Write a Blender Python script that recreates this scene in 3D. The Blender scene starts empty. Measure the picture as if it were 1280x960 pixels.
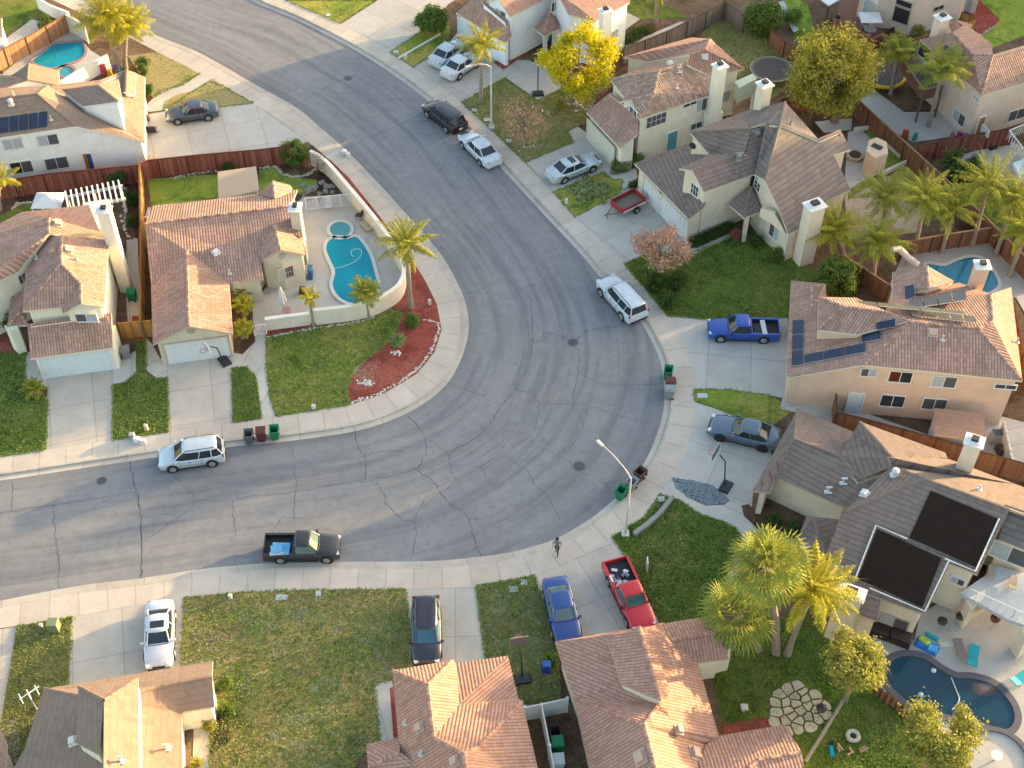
import bpy, bmesh, math, random
from mathutils import Vector, Matrix
from mathutils.bvhtree import BVHTree
from mathutils.geometry import tessellate_polygon
import numpy as np
random.seed(7)
SC = bpy.context.scene; COL = SC.collection
# ------------------------------------------------------------------ camera, sky, sun, exposure
CAMH, PITCH, FPX = 74.0, math.radians(48), 1700.0
SUN_AZ, SUN_EL = math.radians(27), math.radians(7.8)      # azimuth from +x towards +y
cd = bpy.data.cameras.new('camera'); cam = bpy.data.objects.new('camera', cd); COL.objects.link(cam)
cam.location = (0, 0, CAMH); cam.rotation_euler = (math.pi/2-PITCH, 0, 0)
cd.sensor_width = 36; cd.lens = 36*FPX/1280; cd.clip_end = 4000; cd.clip_start = .5
SC.camera = cam
w = bpy.data.worlds.new('World'); SC.world = w; w.use_nodes = True
bg = w.node_tree.nodes['Background']
sky = w.node_tree.nodes.new('ShaderNodeTexSky'); sky.sky_type = 'NISHITA'; sky.sun_disc = False
sky.sun_elevation = SUN_EL; sky.sun_rotation = math.pi/2-SUN_AZ; sky.dust_density = 2.5; sky.air_density = 1.0; sky.ozone_density = .6
w.node_tree.links.new(sky.outputs[0], bg.inputs[0]); bg.inputs[1].default_value = .15
sl = bpy.data.lights.new('sun', 'SUN'); so = bpy.data.objects.new('sun', sl); COL.objects.link(so)
sl.energy = 3.1; sl.angle = math.radians(.6); sl.color = (1, .70, .34)
sd = Vector((math.cos(SUN_AZ)*math.cos(SUN_EL), math.sin(SUN_AZ)*math.cos(SUN_EL), math.sin(SUN_EL)))
so.rotation_euler = sd.to_track_quat('Z', 'Y').to_euler(); so.location = (60, 60, 60)
SC.view_settings.view_transform = 'Standard'; SC.view_settings.look = 'None'
SC.view_settings.gamma = 1; SC.view_settings.use_curve_mapping = False
SC.view_settings.exposure = 2.42
# ------------------------------------------------------------------ photo pixel -> point at height z
CAM = Vector((0, 0, CAMH)); FW = Vector((0, math.cos(PITCH), -math.sin(PITCH))); UP = Vector((0, math.sin(PITCH), math.cos(PITCH)))
def ray(px, py): return FW + Vector((1, 0, 0))*((px-640)/FPX) + UP*((480-py)/FPX)
def P(px, py, z=0.0):
    r = ray(px, py); t = (z-CAMH)/r.z
    return CAM + r*t
LOT = .12
# ------------------------------------------------------------------ object helpers
def tagv(o, label=None, cat=None, group=None, kind=None):
    if label: o['label'] = label
    if cat: o['category'] = cat
    if group: o['group'] = group
    if kind: o['kind'] = kind
    return o
def thing(name, label, cat, loc=(0, 0, 0), rz=0, group=None):
    o = bpy.data.objects.new(name, None); COL.objects.link(o); o.empty_display_size = .3
    o.location = loc; o.rotation_euler = (0, 0, rz)
    return tagv(o, label, cat, group)
def mesh(name, verts, faces, mats, parent=None, uvs=None, mi=None, smooth=False, local=False):
    """verts in world metres (or local=True: already in the parent's frame)."""
    me = bpy.data.meshes.new(name)
    if parent is not None and not local:
        l = parent.location
        if parent.parent is not None: l = l + parent.parent.location
        verts = [(v[0]-l[0], v[1]-l[1], v[2]-l[2]) for v in verts]
    me.from_pydata([tuple(v) for v in verts], [], [tuple(f) for f in faces])
    if not isinstance(mats, (list, tuple)): mats = [mats]
    for m in mats: me.materials.append(m)
    if mi is not None: me.polygons.foreach_set('material_index', mi)
    if smooth: me.polygons.foreach_set('use_smooth', [True]*len(me.polygons))
    if uvs is not None:
        ul = me.uv_layers.new(name='UVMap')
        k = 0
        for p in me.polygons:
            for li in p.loop_indices: ul.data[li].uv = uvs[k]; k += 1
    me.update()
    o = bpy.data.objects.new(name, me); COL.objects.link(o)
    if parent is not None: o.parent = parent
    return o
class MB:
    def __init__(s): s.v = []; s.f = []; s.mi = []
    def add(s, vs, fs, mi=0):
        b = len(s.v); s.v += [tuple(v) for v in vs]; s.f += [tuple(b+i for i in f) for f in fs]; s.mi += [mi]*len(fs)
    def box(s, c, sz, mi=0, rz=0, M=None, taper=1.0):
        x, y, z = sz[0]/2, sz[1]/2, sz[2]/2
        vs = [Vector((sx*x*(taper if sz_ > 0 else 1), sy*y*(taper if sz_ > 0 else 1), sz_*z)) for sz_ in (-1, 1) for sy in (-1, 1) for sx in (-1, 1)]
        if M is not None: vs = [M @ v for v in vs]
        elif rz: R = Matrix.Rotation(rz, 3, 'Z'); vs = [R @ v for v in vs]
        vs = [v+Vector(c) for v in vs]
        s.add(vs, [(0, 2, 3, 1), (4, 5, 7, 6), (0, 1, 5, 4), (2, 6, 7, 3), (0, 4, 6, 2), (1, 3, 7, 5)], mi)
    def frame(s, o, t, u, n, w, h, d, mi=0):
        """box centred at o: extents w along t, h along u, from o outwards d along n"""
        o = Vector(o); vs = [o+t*(a*w/2)+u*(b*h/2)+n*(c*d) for c in (0, 1) for b in (-1, 1) for a in (-1, 1)]
        s.add(vs, [(0, 2, 3, 1), (4, 5, 7, 6), (0, 1, 5, 4), (2, 6, 7, 3), (0, 4, 6, 2), (1, 3, 7, 5)], mi)
    def tube(s, pts, r, n=8, mi=0, cap=True):
        pts = [Vector(p) for p in pts]; N = len(pts)
        if not isinstance(r, (list, tuple)): r = [r]*N
        base = len(s.v); prev = None
        for i, p in enumerate(pts):
            d = (pts[min(i+1, N-1)]-pts[max(i-1, 0)]).normalized()
            a = Vector((0, 0, 1)) if abs(d.z) < .9 else Vector((1, 0, 0))
            if prev is not None: a = prev
            x = d.cross(a).normalized(); y = x.cross(d).normalized(); prev = y
            for k in range(n):
                t = 2*math.pi*k/n; s.v.append(tuple(p+x*(math.cos(t)*r[i])+y*(math.sin(t)*r[i])))
        for i in range(N-1):
            for k in range(n):
                k2 = (k+1) % n
                s.f.append((base+i*n+k, base+i*n+k2, base+(i+1)*n+k2, base+(i+1)*n+k)); s.mi.append(mi)
        if cap:
            s.f.append(tuple(base+k for k in range(n))[::-1]); s.mi.append(mi)
            s.f.append(tuple(base+(N-1)*n+k for k in range(n))); s.mi.append(mi)
    def prism(s, poly, z0, z1, mi=0, mt=None):
        """vertical prism over xy polygon; z may be lists"""
        n = len(poly); b = len(s.v)
        for p in poly: s.v.append((p[0], p[1], z0))
        for p in poly: s.v.append((p[0], p[1], z1))
        for i in range(n):
            j = (i+1) % n; s.f.append((b+i, b+j, b+n+j, b+n+i)); s.mi.append(mi)
        tri = tessellate_polygon([[Vector((p[0], p[1], 0)) for p in poly]])
        for t in tri:
            s.f.append(tuple(b+n+i for i in t)); s.mi.append(mi if mt is None else mt)
    def build(s, name, mats, parent=None, smooth=False, local=False):
        o = mesh(name, s.v, s.f, mats, parent, mi=s.mi, smooth=smooth, local=local)
        bm = bmesh.new(); bm.from_mesh(o.data); bmesh.ops.recalc_face_normals(bm, faces=bm.faces); bm.to_mesh(o.data); bm.free()
        return o
def resample(pts, step=None, n=None, closed=False, sub=8):
    """Catmull-Rom through the points (2D/3D vectors)"""
    P_ = [Vector(p) for p in pts]; out = []; N = len(P_); rng = range(N if closed else N-1)
    g = (lambda i: P_[i % N]) if closed else (lambda i: P_[max(0, min(N-1, i))])
    for i in rng:
        a, b, c, d = g(i-1), g(i), g(i+1), g(i+2)
        for k in range(sub):
            t = k/sub
            out.append(.5*((2*b)+(c-a)*t+(2*a-5*b+4*c-d)*t*t+(3*b-a-3*c+d)*t**3))
    if not closed: out.append(P_[-1])
    return out
def arclen(pts):
    L = [0]
    for a, b in zip(pts[:-1], pts[1:]): L.append(L[-1]+(b-a).length)
    return L
def at_frac(pts, L, f):
    s = f*L[-1]
    for i in range(len(L)-1):
        if L[i+1] >= s or i == len(L)-2:
            t = (s-L[i])/max(1e-6, L[i+1]-L[i]); return pts[i].lerp(pts[i+1], min(1, max(0, t)))
def split_at(pts, q):
    i = min(range(len(pts)), key=lambda i: (pts[i]-q).length); return pts[:i+1], pts[i:]
def offset2(pts, d):
    out = []
    for i, p in enumerate(pts):
        t = (pts[min(i+1, len(pts)-1)]-pts[max(i-1, 0)]); t.z = 0; t.normalize()
        out.append(Vector((p.x-t.y*d, p.y+t.x*d, p.z)))
    return out
# ------------------------------------------------------------------ node helpers
class NT:
    def __init__(s, name):
        s.m = bpy.data.materials.new(name); s.m.use_nodes = True; s.t = s.m.node_tree; s.b = s.t.nodes['Principled BSDF']
    def n(s, typ, **kw):
        nd = s.t.nodes.new('ShaderNode'+typ)
        for k, v in kw.items(): setattr(nd, k, v)
        return nd
    def l(s, a, b): s.t.links.new(a, b)
    def setin(s, sock, v):
        if isinstance(v, bpy.types.NodeSocket): s.l(v, sock)
        else: sock.default_value = v
    def math(s, op, a, b=0.0, clamp=False):
        nd = s.n('Math', operation=op); nd.use_clamp = clamp; s.setin(nd.inputs[0], a); s.setin(nd.inputs[1], b); return nd.outputs[0]
    def vec(s, src='Object'):
        return s.n('TexCoord').outputs[src]
    def mapping(s, v, scale=(1, 1, 1), rot=(0, 0, 0)):
        nd = s.n('Mapping'); s.l(v, nd.inputs[0]); nd.inputs['Scale'].default_value = scale; nd.inputs['Rotation'].default_value = rot; return nd.outputs[0]
    def noise(s, v, scale, detail=4, rough=.55, dist=0):
        nd = s.n('TexNoise'); s.l(v, nd.inputs['Vector']); nd.inputs['Scale'].default_value = scale; nd.inputs['Detail'].default_value = detail
        nd.inputs['Roughness'].default_value = rough; nd.inputs['Distortion'].default_value = dist; return nd.outputs['Fac']
    def ramp(s, f, stops):
        nd = s.n('ValToRGB'); s.l(f, nd.inputs[0]); e = nd.color_ramp.elements
        while len(e) > 1: e.remove(e[-1])
        e[0].position = stops[0][0]; c = stops[0][1]; e[0].color = c if len(c) == 4 else (*c, 1)
        for p, c in stops[1:]:
            x = e.new(p); x.color = c if len(c) == 4 else (*c, 1)
        return nd.outputs[0]
    def step(s, f, a, b):
        nd = s.n('MapRange'); s.l(f, nd.inputs[0]); nd.inputs[1].default_value = a; nd.inputs[2].default_value = b; nd.clamp = True; return nd.outputs[0]
    def mix(s, f, a, b, mode='MIX'):
        nd = s.n('Mix'); nd.data_type = 'RGBA'; nd.blend_type = mode
        s.setin(nd.inputs[0], f)
        for sock, v in ((nd.inputs[6], a), (nd.inputs[7], b)):
            if isinstance(v, bpy.types.NodeSocket): s.l(v, sock)
            else: sock.default_value = v if len(v) == 4 else (*v, 1)
        return nd.outputs[2]
    def bump(s, h, strength=.5, dist=.05):
        nd = s.n('Bump'); s.l(h, nd.inputs['Height']); nd.inputs['Strength'].default_value = strength; nd.inputs['Distance'].default_value = dist
        s.l(nd.outputs[0], s.b.inputs['Normal'])
    def out(s, col, rough=.85, spec=.3, metal=0):
        s.setin(s.b.inputs['Base Color'], col if isinstance(col, bpy.types.NodeSocket) else (*col, 1))
        s.setin(s.b.inputs['Roughness'], rough); s.b.inputs['Specular IOR Level'].default_value = spec; s.b.inputs['Metallic'].default_value = metal
        return s.m
def c3(c, k=1.0): return tuple(min(1, x*k) for x in c)
MC = {}
def flat(name, col, rough=.7, spec=.35, metal=0, var=.12, scale=3.0, bump=0):
    if name in MC: return MC[name]
    N = NT(name); v = N.vec(); f = N.noise(v, scale, 6, .65)
    f2 = N.noise(v, scale*9, 3, .6)
    f = N.math('ADD', N.math('MULTIPLY', f, .65), N.math('MULTIPLY', f2, .35))
    c = N.ramp(f, [(.3, c3(col, 1-var)), (.7, c3(col, 1+var))])
    if bump: N.bump(f2, bump, .03)
    MC[name] = N.out(c, rough, spec, metal); return MC[name]
def paint(name, col, metal=.0, rough=.3):
    if name in MC: return MC[name]
    N = NT(name); v = N.vec(); f = N.noise(v, 2.2, 4, .6); g = N.noise(v, 60, 2, .5)
    c = N.ramp(f, [(.3, c3(col, .9)), (.7, c3(col, 1.06))])
    N.b.inputs['Coat Weight'].default_value = .6; N.b.inputs['Coat Roughness'].default_value = .08
    MC[name] = N.out(c, rough, .5, metal); return MC[name]
def tiles(name, cols, gap, barrel=True, stain=(.3, .25, .18), stain_amt=.35, pu=.21, pv=.34, stagger=False, gap_shade=.55, vs=0.5):
    """roof tiles: UV in metres, u along the eave, v up the slope"""
    N = NT(name); uv = N.vec('UV'); sep = N.n('SeparateXYZ'); N.l(uv, sep.inputs[0]); u, v = sep.outputs[0], sep.outputs[1]
    wob = N.math('MULTIPLY', N.math('SUBTRACT', N.noise(uv, 1.1, 2), .5), .07)
    v = N.math('ADD', v, wob)
    iv = N.math('FLOOR', N.math('DIVIDE', v, pv))
    if stagger: u = N.math('ADD', u, N.math('MULTIPLY', N.math('MODULO', iv, 2.0), pu/2))
    uu = N.math('DIVIDE', u, pu); iu = N.math('FLOOR', uu)
    cmb = N.n('CombineXYZ'); N.l(iu, cmb.inputs[0]); N.l(iv, cmb.inputs[1])
    wn = N.n('TexWhiteNoise'); wn.noise_dimensions = '2D'; N.l(cmb.outputs[0], wn.inputs['Vector'])
    pos = [.0, .35, .7, 1.0]
    wc = N.n('TexWhiteNoise'); wc.noise_dimensions = '1D'; N.l(iu, wc.inputs['W'])
    val = N.math('ADD', N.math('MULTIPLY', wn.outputs['Value'], .42), N.math('ADD', N.math('MULTIPLY', wc.outputs['Value'], .22), N.math('MULTIPLY', N.noise(uv, 5, 3), .36)))
    c = N.ramp(val, [(.22+.56*pos[i], cols[i]) for i in range(4)])
    ob = N.vec('Object')
    big = N.noise(N.mapping(uv, (1, .35, 1)), .55, 6, .62)
    c = N.mix(N.math('MULTIPLY', N.step(big, .47, .68), stain_amt), c, stain)
    fine = N.noise(ob, 22, 3, .6)
    c = N.mix(.35, c, N.ramp(fine, [(.25, (.35, .35, .35)), (.75, (1.5, 1.45, 1.4))]), 'MULTIPLY')
    fu = N.math('FRACT', uu); fv = N.math('FRACT', N.math('DIVIDE', v, pv))
    hb = N.math('SINE', N.math('MULTIPLY', fu, math.pi))
    if barrel:
        g1 = N.math('SUBTRACT', 1.0, N.step(hb, .15, .75))
        c = N.mix(N.math('MULTIPLY', g1, gap_shade), c, gap)  # tile gap colour, with shade painted into the valleys between barrels
    g2 = N.math('SUBTRACT', 1.0, N.step(fv, .02, .2))
    c = N.mix(N.math('MULTIPLY', g2, vs*(.6 if barrel else 1)), c, gap)  # shadow line at each tile course, painted in the gap colour
    h = N.math('ADD', N.math('MULTIPLY', hb, .6 if barrel else .08), N.math('MULTIPLY', N.math('SUBTRACT', 1.0, fv), .4))
    N.bump(h, .7, .07 if barrel else .05)
    return N.out(c, .85, .25)
def stucco(name, col):
    col = tuple(min(.82, x*1.3) for x in col)
    N = NT(name); v = N.vec(); f = N.noise(v, .8, 6, .65); g = N.noise(v, 14, 4, .7)
    c = N.ramp(f, [(.3, c3(col, .88)), (.7, c3(col, 1.06))])
    st = N.noise(N.mapping(v, (2.5, 2.5, .25)), 1.2, 5, .7)
    c = N.mix(N.math('MULTIPLY', N.step(st, .52, .75), .22), c, c3(col, .6))
    N.bump(g, .25, .02); return N.out(c, .92, .15)
def lawnmat(name, green, dark, dry, dryamt=.5, thr=.55, white=0, seedv=0.0):
    N = NT(name); v = N.vec(); vm = N.n('Mapping'); N.l(v, vm.inputs[0]); vm.inputs['Location'].default_value = (seedv, seedv*.7, 0); v = vm.outputs[0]
    f = N.noise(v, .48, 6, .66, .7); g = N.noise(v, 9, 5, .75); h = N.noise(v, .23, 4, .6); k = N.noise(v, 2.4, 5, .75)
    c = N.ramp(f, [(.40, dark), (.56, green)])
    c = N.mix(N.math('MULTIPLY', N.step(N.math('ADD', N.math('MULTIPLY', h, .6), N.math('MULTIPLY', k, .4)), thr-.07, thr+.06), min(1, dryamt*1.25)), c, dry)
    md = N.noise(v, 1.1, 3, .6, 1.2); c = N.mix(N.math('MULTIPLY', N.step(md, .55, .72), .35), c, c3(dark, .75))
    c = N.mix(.75, c, N.ramp(g, [(.28, (.35, .38, .3)), (.5, (.95, .95, .95)), (.74, (1.9, 1.75, 1.5))]), 'MULTIPLY')
    if white:
        wv = N.noise(v, 5.5, 3, .8); wm = N.math('MULTIPLY', N.step(wv, .58, .66), N.step(k, .5, .62))
        c = N.mix(N.math('MULTIPLY', wm, white), c, (.42, .42, .36))
    N.bump(g, .8, .12); return N.out(c, .95, .1)
def concrete(name, col, ju=0, jv=0, stain=.25, warm=(.5, .42, .34)):
    N = NT(name); v = N.vec(); f = N.noise(v, .7, 7, .7); g = N.noise(v, 16, 4, .7); s_ = N.noise(v, .25, 5, .65, .5)
    c = N.ramp(f, [(.3, c3(col, .86)), (.7, c3(col, 1.08))])
    c = N.mix(N.math('MULTIPLY', N.step(s_, .52, .7), stain), c, c3(warm, .75))
    c = N.mix(.3, c, N.ramp(g, [(.3, (.7, .7, .7)), (.7, (1.25, 1.25, 1.25))]), 'MULTIPLY')
    if ju or jv:
        uv = N.vec('UV'); sep = N.n('SeparateXYZ'); N.l(uv, sep.inputs[0])
        for o, j in ((sep.outputs[0], ju), (sep.outputs[1], jv)):
            if not j: continue
            x = N.math('DIVIDE', o, j); fr = N.math('FRACT', x)
            cell = N.n('TexWhiteNoise'); cell.noise_dimensions = '1D'; N.l(N.math('FLOOR', x), cell.inputs['W'])
            c = N.mix(.06, c, cell.outputs['Value'], 'OVERLAY')
            d = N.math('SUBTRACT', .5, N.math('ABSOLUTE', N.math('SUBTRACT', fr, .5)))
            ln = N.math('SUBTRACT', 1.0, N.step(d, .018/j, .06/j)); c = N.mix(N.math('MULTIPLY', ln, .4), c, c3(col, .42))
    N.bump(g, .2, .01); return N.out(c, .88, .25)
# ------------------------------------------------------------------ shared materials
PINK = tiles('terracotta_pink', [(.33, .195, .15), (.40, .24, .19), (.47, .30, .24), (.37, .22, .17)], (.12, .06, .045), stain=(.20, .15, .09), stain_amt=.55)
PEACH = tiles('terracotta_peach', [(.36, .195, .14), (.43, .245, .18), (.49, .29, .22), (.39, .22, .16)], (.17, .08, .055), stain=(.36, .22, .14), stain_amt=.3)
TAN = tiles('concrete_tile_tan', [(.225, .158, .12), (.25, .178, .137), (.27, .195, .15), (.235, .166, .127)], (.16, .11, .08), barrel=False, pu=.33, pv=.40, stain=(.30, .2, .14), stain_amt=.25)
MIXT = tiles('terracotta_mixed', [(.27, .165, .12), (.38, .25, .185), (.47, .34, .26), (.33, .20, .15)], (.10, .055, .04), stain=(.2, .13, .08), stain_amt=.45)
GREY = tiles('flat_tile_greybrown', [(.165, .125, .105), (.19, .145, .125), (.215, .165, .145), (.18, .14, .12)], (.06, .045, .04), barrel=False, pu=.33, pv=.36, stain=(.25, .19, .15), stain_amt=.35, vs=.8)
GREY2 = tiles('flat_tile_mauve', [(.16, .135, .12), (.185, .157, .14), (.22, .18, .158), (.172, .146, .13)], (.07, .05, .042), barrel=False, stagger=True, pu=.66, pv=.42, stain=(.15, .11, .10), stain_amt=.4, vs=.8)
W_WHITE = stucco('stucco_white', (.62, .61, .57)); W_CREAM = stucco('stucco_cream', (.60, .55, .44)); W_TAN = stucco('stucco_tan', (.50, .37, .265))
W_BEIGE = stucco('stucco_beige', (.52, .45, .35)); W_SAND = stucco('stucco_sand', (.42, .385, .30)); W_ROSE = stucco('stucco_rose', (.52, .42, .34)); W_BLUEW = stucco('stucco_cool_white', (.60, .62, .63))
TRIMW = flat('white_trim', (.68, .67, .64), .6, var=.06); TRIMT = flat('tan_trim', (.45, .36, .27), .7, var=.08); TRIMC = flat('cream_trim', (.6, .54, .42), .7, var=.06)
GLASS = flat('window_glass', (.03, .035, .04), .06, .6, var=.3); GLASSL = flat('window_blind', (.38, .41, .42), .35, .4, var=.12); SCREEN = flat('window_screen', (.085, .085, .088), .7, var=.2)
WOODR = None
def fence_mat(name, cols, pitch=.14):
    N = NT(name); uv = N.vec('UV'); sep = N.n('SeparateXYZ'); N.l(uv, sep.inputs[0]); u = N.math('DIVIDE', sep.outputs[0], pitch)
    wn = N.n('TexWhiteNoise'); wn.noise_dimensions = '1D'; N.l(N.math('FLOOR', u), wn.inputs['W'])
    c = N.ramp(wn.outputs['Value'], [(0, cols[0]), (.5, cols[1]), (1, cols[2])])
    gr = N.noise(N.mapping(uv, (9, .8, 1)), 2, 5, .7); c = N.mix(.6, c, N.ramp(gr, [(.3, (.5, .5, .5)), (.7, (1.35, 1.3, 1.25))]), 'MULTIPLY')
    fr = N.math('FRACT', u); d = N.math('SUBTRACT', .5, N.math('ABSOLUTE', N.math('SUBTRACT', fr, .5)))
    ln = N.math('SUBTRACT', 1.0, N.step(d, .03, .1)); c = N.mix(N.math('MULTIPLY', ln, .7), c, c3(cols[0], .3))
    return N.out(c, .85, .2)
F_RED = fence_mat('fence_redwood', [(.20, .065, .045), (.28, .10, .07), (.34, .14, .10)])
F_BROWN = fence_mat('fence_brown', [(.17, .085, .05), (.22, .11, .065), (.26, .14, .085)])
F_ORANGE = fence_mat('fence_cedar', [(.36, .17, .09), (.44, .22, .12), (.50, .28, .17)])
F_GREY = fence_mat('fence_weathered', [(.16, .13, .105), (.22, .18, .145), (.27, .22, .18)])
F_CEDAR = fence_mat('fence_golden', [(.40, .19, .05), (.50, .25, .07), (.55, .30, .10)], .2)
SIDEW = concrete('sidewalk_concrete', (.50, .43, .36), ju=1.8, stain=.3)
CURBM = concrete('curb_concrete', (.45, .40, .34), ju=3.0, stain=.45, warm=(.3, .28, .25))
DRIVE = concrete('driveway_concrete', (.47, .42, .36), ju=3.1, jv=3.4, stain=.3)
DRIVEB = concrete('driveway_concrete_cool', (.46, .43, .385), ju=3.2, jv=3.6, stain=.3)
DECK = concrete('deck_concrete', (.45, .42, .38), ju=0, stain=.5)
PATHM = concrete('path_concrete', (.47, .43, .38), ju=1.4, stain=.3)
DIRT = lawnmat('planting_dirt', (.15, .10, .065), (.085, .05, .035), (.21, .15, .10), .6)
BARK = lawnmat('mulch_brown', (.10, .05, .035), (.06, .032, .024), (.14, .08, .055), .5)
REDM = lawnmat('mulch_red', (.29, .07, .055), (.20, .05, .04), (.36, .14, .10), .5)
G_A = lawnmat('lawn_green', (0.202, 0.257, 0.040), (0.095, 0.142, 0.022), (0.500, 0.361, 0.110), .5, .52)
G_B = lawnmat('lawn_patchy', (0.238, 0.257, 0.050), (0.107, 0.142, 0.028), (0.523, 0.351, 0.134), .65, .49, white=.85, seedv=13)
G_C = lawnmat('lawn_dry', (.18, .23, .06), (.09, .125, .03), (.33, .27, .13), .75, .46, seedv=31)
G_D = lawnmat('lawn_dark', (0.119, 0.171, 0.028), (0.057, 0.091, 0.016), (0.285, 0.228, 0.071), .45, .55, seedv=47)  # darker, deeper green grass
G_E = lawnmat('lawn_bright', (0.238, 0.323, 0.048), (0.119, 0.190, 0.028), (0.452, 0.380, 0.094), .4, .58, seedv=77)
SAND = lawnmat('sandy_yard', (0.405, 0.312, 0.230), (0.230, 0.200, 0.101), (0.513, 0.400, 0.316), .6, .48, seedv=5)
GRASSM = G_A
# ------------------------------------------------------------------ polygons traced on the ground
SHN = [0]
def sheet(name, pts, mat, z=LOT+.004, kind='structure', smooth=False, label=None):
    SHN[0] += 1; z += .0012*(SHN[0] % 40)/4+(0 if name == 'driveway' else .004)
    w_ = [P(x, y, z) for x, y in pts]
    if smooth: w_ = resample(w_, closed=True, sub=5)
    e = (w_[1]-w_[0]).normalized(); f = Vector((-e.y, e.x, 0)); o0 = w_[0]
    tri = tessellate_polygon([[Vector((p.x, p.y, 0)) for p in w_]])
    faces = []; uvs = []
    for t in tri:
        a, b, c = [w_[i] for i in t]
        if (b-a).cross(c-a).z < 0: t = (t[0], t[2], t[1])
        faces.append(t); uvs += [((w_[i]-o0).dot(e), (w_[i]-o0).dot(f)) for i in t]
    o = mesh(name, w_, faces, mat, uvs=uvs)
    return tagv(o, kind=kind)
R = lambda s: [tuple(float(a) for a in p.split(',')) for p in s.split()]
# base ground
g = mesh('ground', [(-1500, -1500, -.03), (1500, -1500, -.03), (1500, 1500, -.03), (-1500, 1500, -.03)], [(0, 1, 2, 3)], DIRT); tagv(g, kind='structure')
IN_A = R('-120,614 0,600 100,585 195,571 280,559 320,554.5 370,549.5 445,538 495,522 532,502 560,477 577,445 584,420 585,400 580,375 570,352 555,325 537,302 500,260 470,227 430,186 400,160 370,135 320,107 250,67 190,42 110,0 30,-42 -60,-90')
IN_B = R('-120,588 0,570 57,562 141,550 211,540 292,528 345,520 395,513 437,506 480,491 520,467 542,440 551,412 545,380 530,350 508,315 485,285 455,247 435,222 412,200 385,177 317,129 250,92 197,65 130,30 60,-3 -30,-48')
OUT_A = R('-120,778 0,752 100,733 175,724 250,712.5 300,707.5 345,704.5 400,703.5 482,703 545,702 595,697.5 640,691 670,683 697,673.5 730,655 757,635 780,613 802,585 815,562 825,535 831,508 831,480 826,450 815,425 800,400 780,375 752,347 725,315 690,278 664,250 632,215 585,165 535,125 495,95 440,60 370,24 320,3 240,-37 160,-80')
OUT_B = R('-120,806 0,785 20,782.5 90,771 160,758 230,747.5 300,741 360,738 420,737 507,736.5 552,735.5 595,732 640,725 667,719 715,700 765,672 782,660 805,647 825,618 840,597 855,570 863,540 868,500 867,470 860,442 847,415 835,395 810,365 780,330 750,301 719,271 691,240 640,187 615,162 576,127 517,85 487,65 426,30 357,0 280,-38 200,-80')
ia = resample([P(x, y, 0) for x, y in IN_A]); oa = resample([P(x, y, 0) for x, y in OUT_A])
ib = resample([P(x, y, LOT) for x, y in IN_B]); ob_ = resample([P(x, y, LOT) for x, y in OUT_B])
def pair(A, B, knots, n):
    """n stations per segment between matching knot points of two curves"""
    res = []
    for (q0a, q0b), (q1a, q1b) in zip(knots[:-1], knots[1:]):
        i0 = min(range(len(A)), key=lambda i: (A[i].xy-P(*q0a).xy).length); i1 = min(range(len(A)), key=lambda i: (A[i].xy-P(*q1a).xy).length)
        j0 = min(range(len(B)), key=lambda i: (B[i].xy-P(*q0b).xy).length); j1 = min(range(len(B)), key=lambda i: (B[i].xy-P(*q1b).xy).length)
        sa, sb = A[i0:i1+1], B[j0:j1+1]; La, Lb = arclen(sa), arclen(sb)
        for k in range(n): res.append((at_frac(sa, La, k/n), at_frac(sb, Lb, k/n)))
    res.append((sa[-1], sb[-1])); return res
kn = [((-120, 614), (-120, 778)), ((280, 559), (300, 707.5)), ((445, 538), (545, 702)), ((532, 502), (730, 655)), ((577, 445), (815, 562)), ((584, 420), (831, 508)), ((580, 375), (815, 425)), ((537, 302), (725, 315)), ((470, 227), (632, 215)), ((400, 160), (535, 125)), ((250, 67), (370, 24)), ((-60, -90), (160, -80))]
st = pair(ia, oa, kn, 14)
CR = [  # cracks traced on the asphalt: (points, width m)
 ('163,576 166,600 172,622 176,650 176,684 177,724', .10), ('14,600 16,620 14,638', .05), ('0,642 20,638 66,631 105,626 165,615', .045), ('66,632 69,670 73,700 73,735', .05),
 ('172,647 205,642 220,643', .04), ('216,592 232,610 244,625 226,645 185,672', .045), ('245,626 290,624 320,620 366,615 420,606 463,600 500,592 520,585', .05),
 ('290,624 292,645 296,670', .04), ('366,560 369,600 367,650', .045), ('442,535 448,560 456,571 457,600', .07), ('456,571 475,564 505,565', .05), ('470,601 480,618 483,630 500,648 520,652', .06),
 ('483,630 460,644 430,665', .04), ('520,652 519,670 515,700', .06), ('520,650 526,632 536,620 552,614 575,600 600,583 625,568', .055), ('511,520 527,540 533,560 524,582 520,586 540,600 550,615 565,632 585,645 590,665 601,697', .07),
 ('587,649 610,647 625,640 640,630', .04), ('533,560 545,557 560,566 563,585 572,601', .05), ('560,478 590,490 612,500 625,505', .05), ('561,566 590,550 612,530 625,508 640,492 655,470 663,445 666,420 664,400 663,375 655,366 650,364', .06),
 ('640,575 660,590 668,605 685,622 700,650', .05), ('640,558 655,550 668,535 674,510 672,500 660,490 645,487', .05), ('674,505 715,505 730,505 760,515 810,530', .05),
 ('715,505 722,470 724,445 716,428', .06), ('716,428 700,419 680,416 680,426 664,427', .06), ('716,428 730,416 742,412 770,407 800,398', .06), ('735,508 728,535 712,562', .04), ('652,550 680,560 700,570 716,580', .04),
 ('728,590 750,602 775,620', .035), ('700,575 672,596 664,602', .04), ('725,468 760,481 831,480', .04), ('640,366 655,360 690,347 725,333', .04), ('690,347 700,360', .035), ('367,135 385,122 420,103 460,92', .05), ('432,186 470,168 497,157 530,140', .05),
 ('497,157 520,153 540,150', .045), ('511,143 520,153', .04), ('537,280 560,268 570,262 600,238', .04), ('575,366 590,366 605,360 625,352', .045), ('600,583 612,600 620,610', .04), ('330,690 350,650 360,648 392,646', .03),
]
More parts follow.
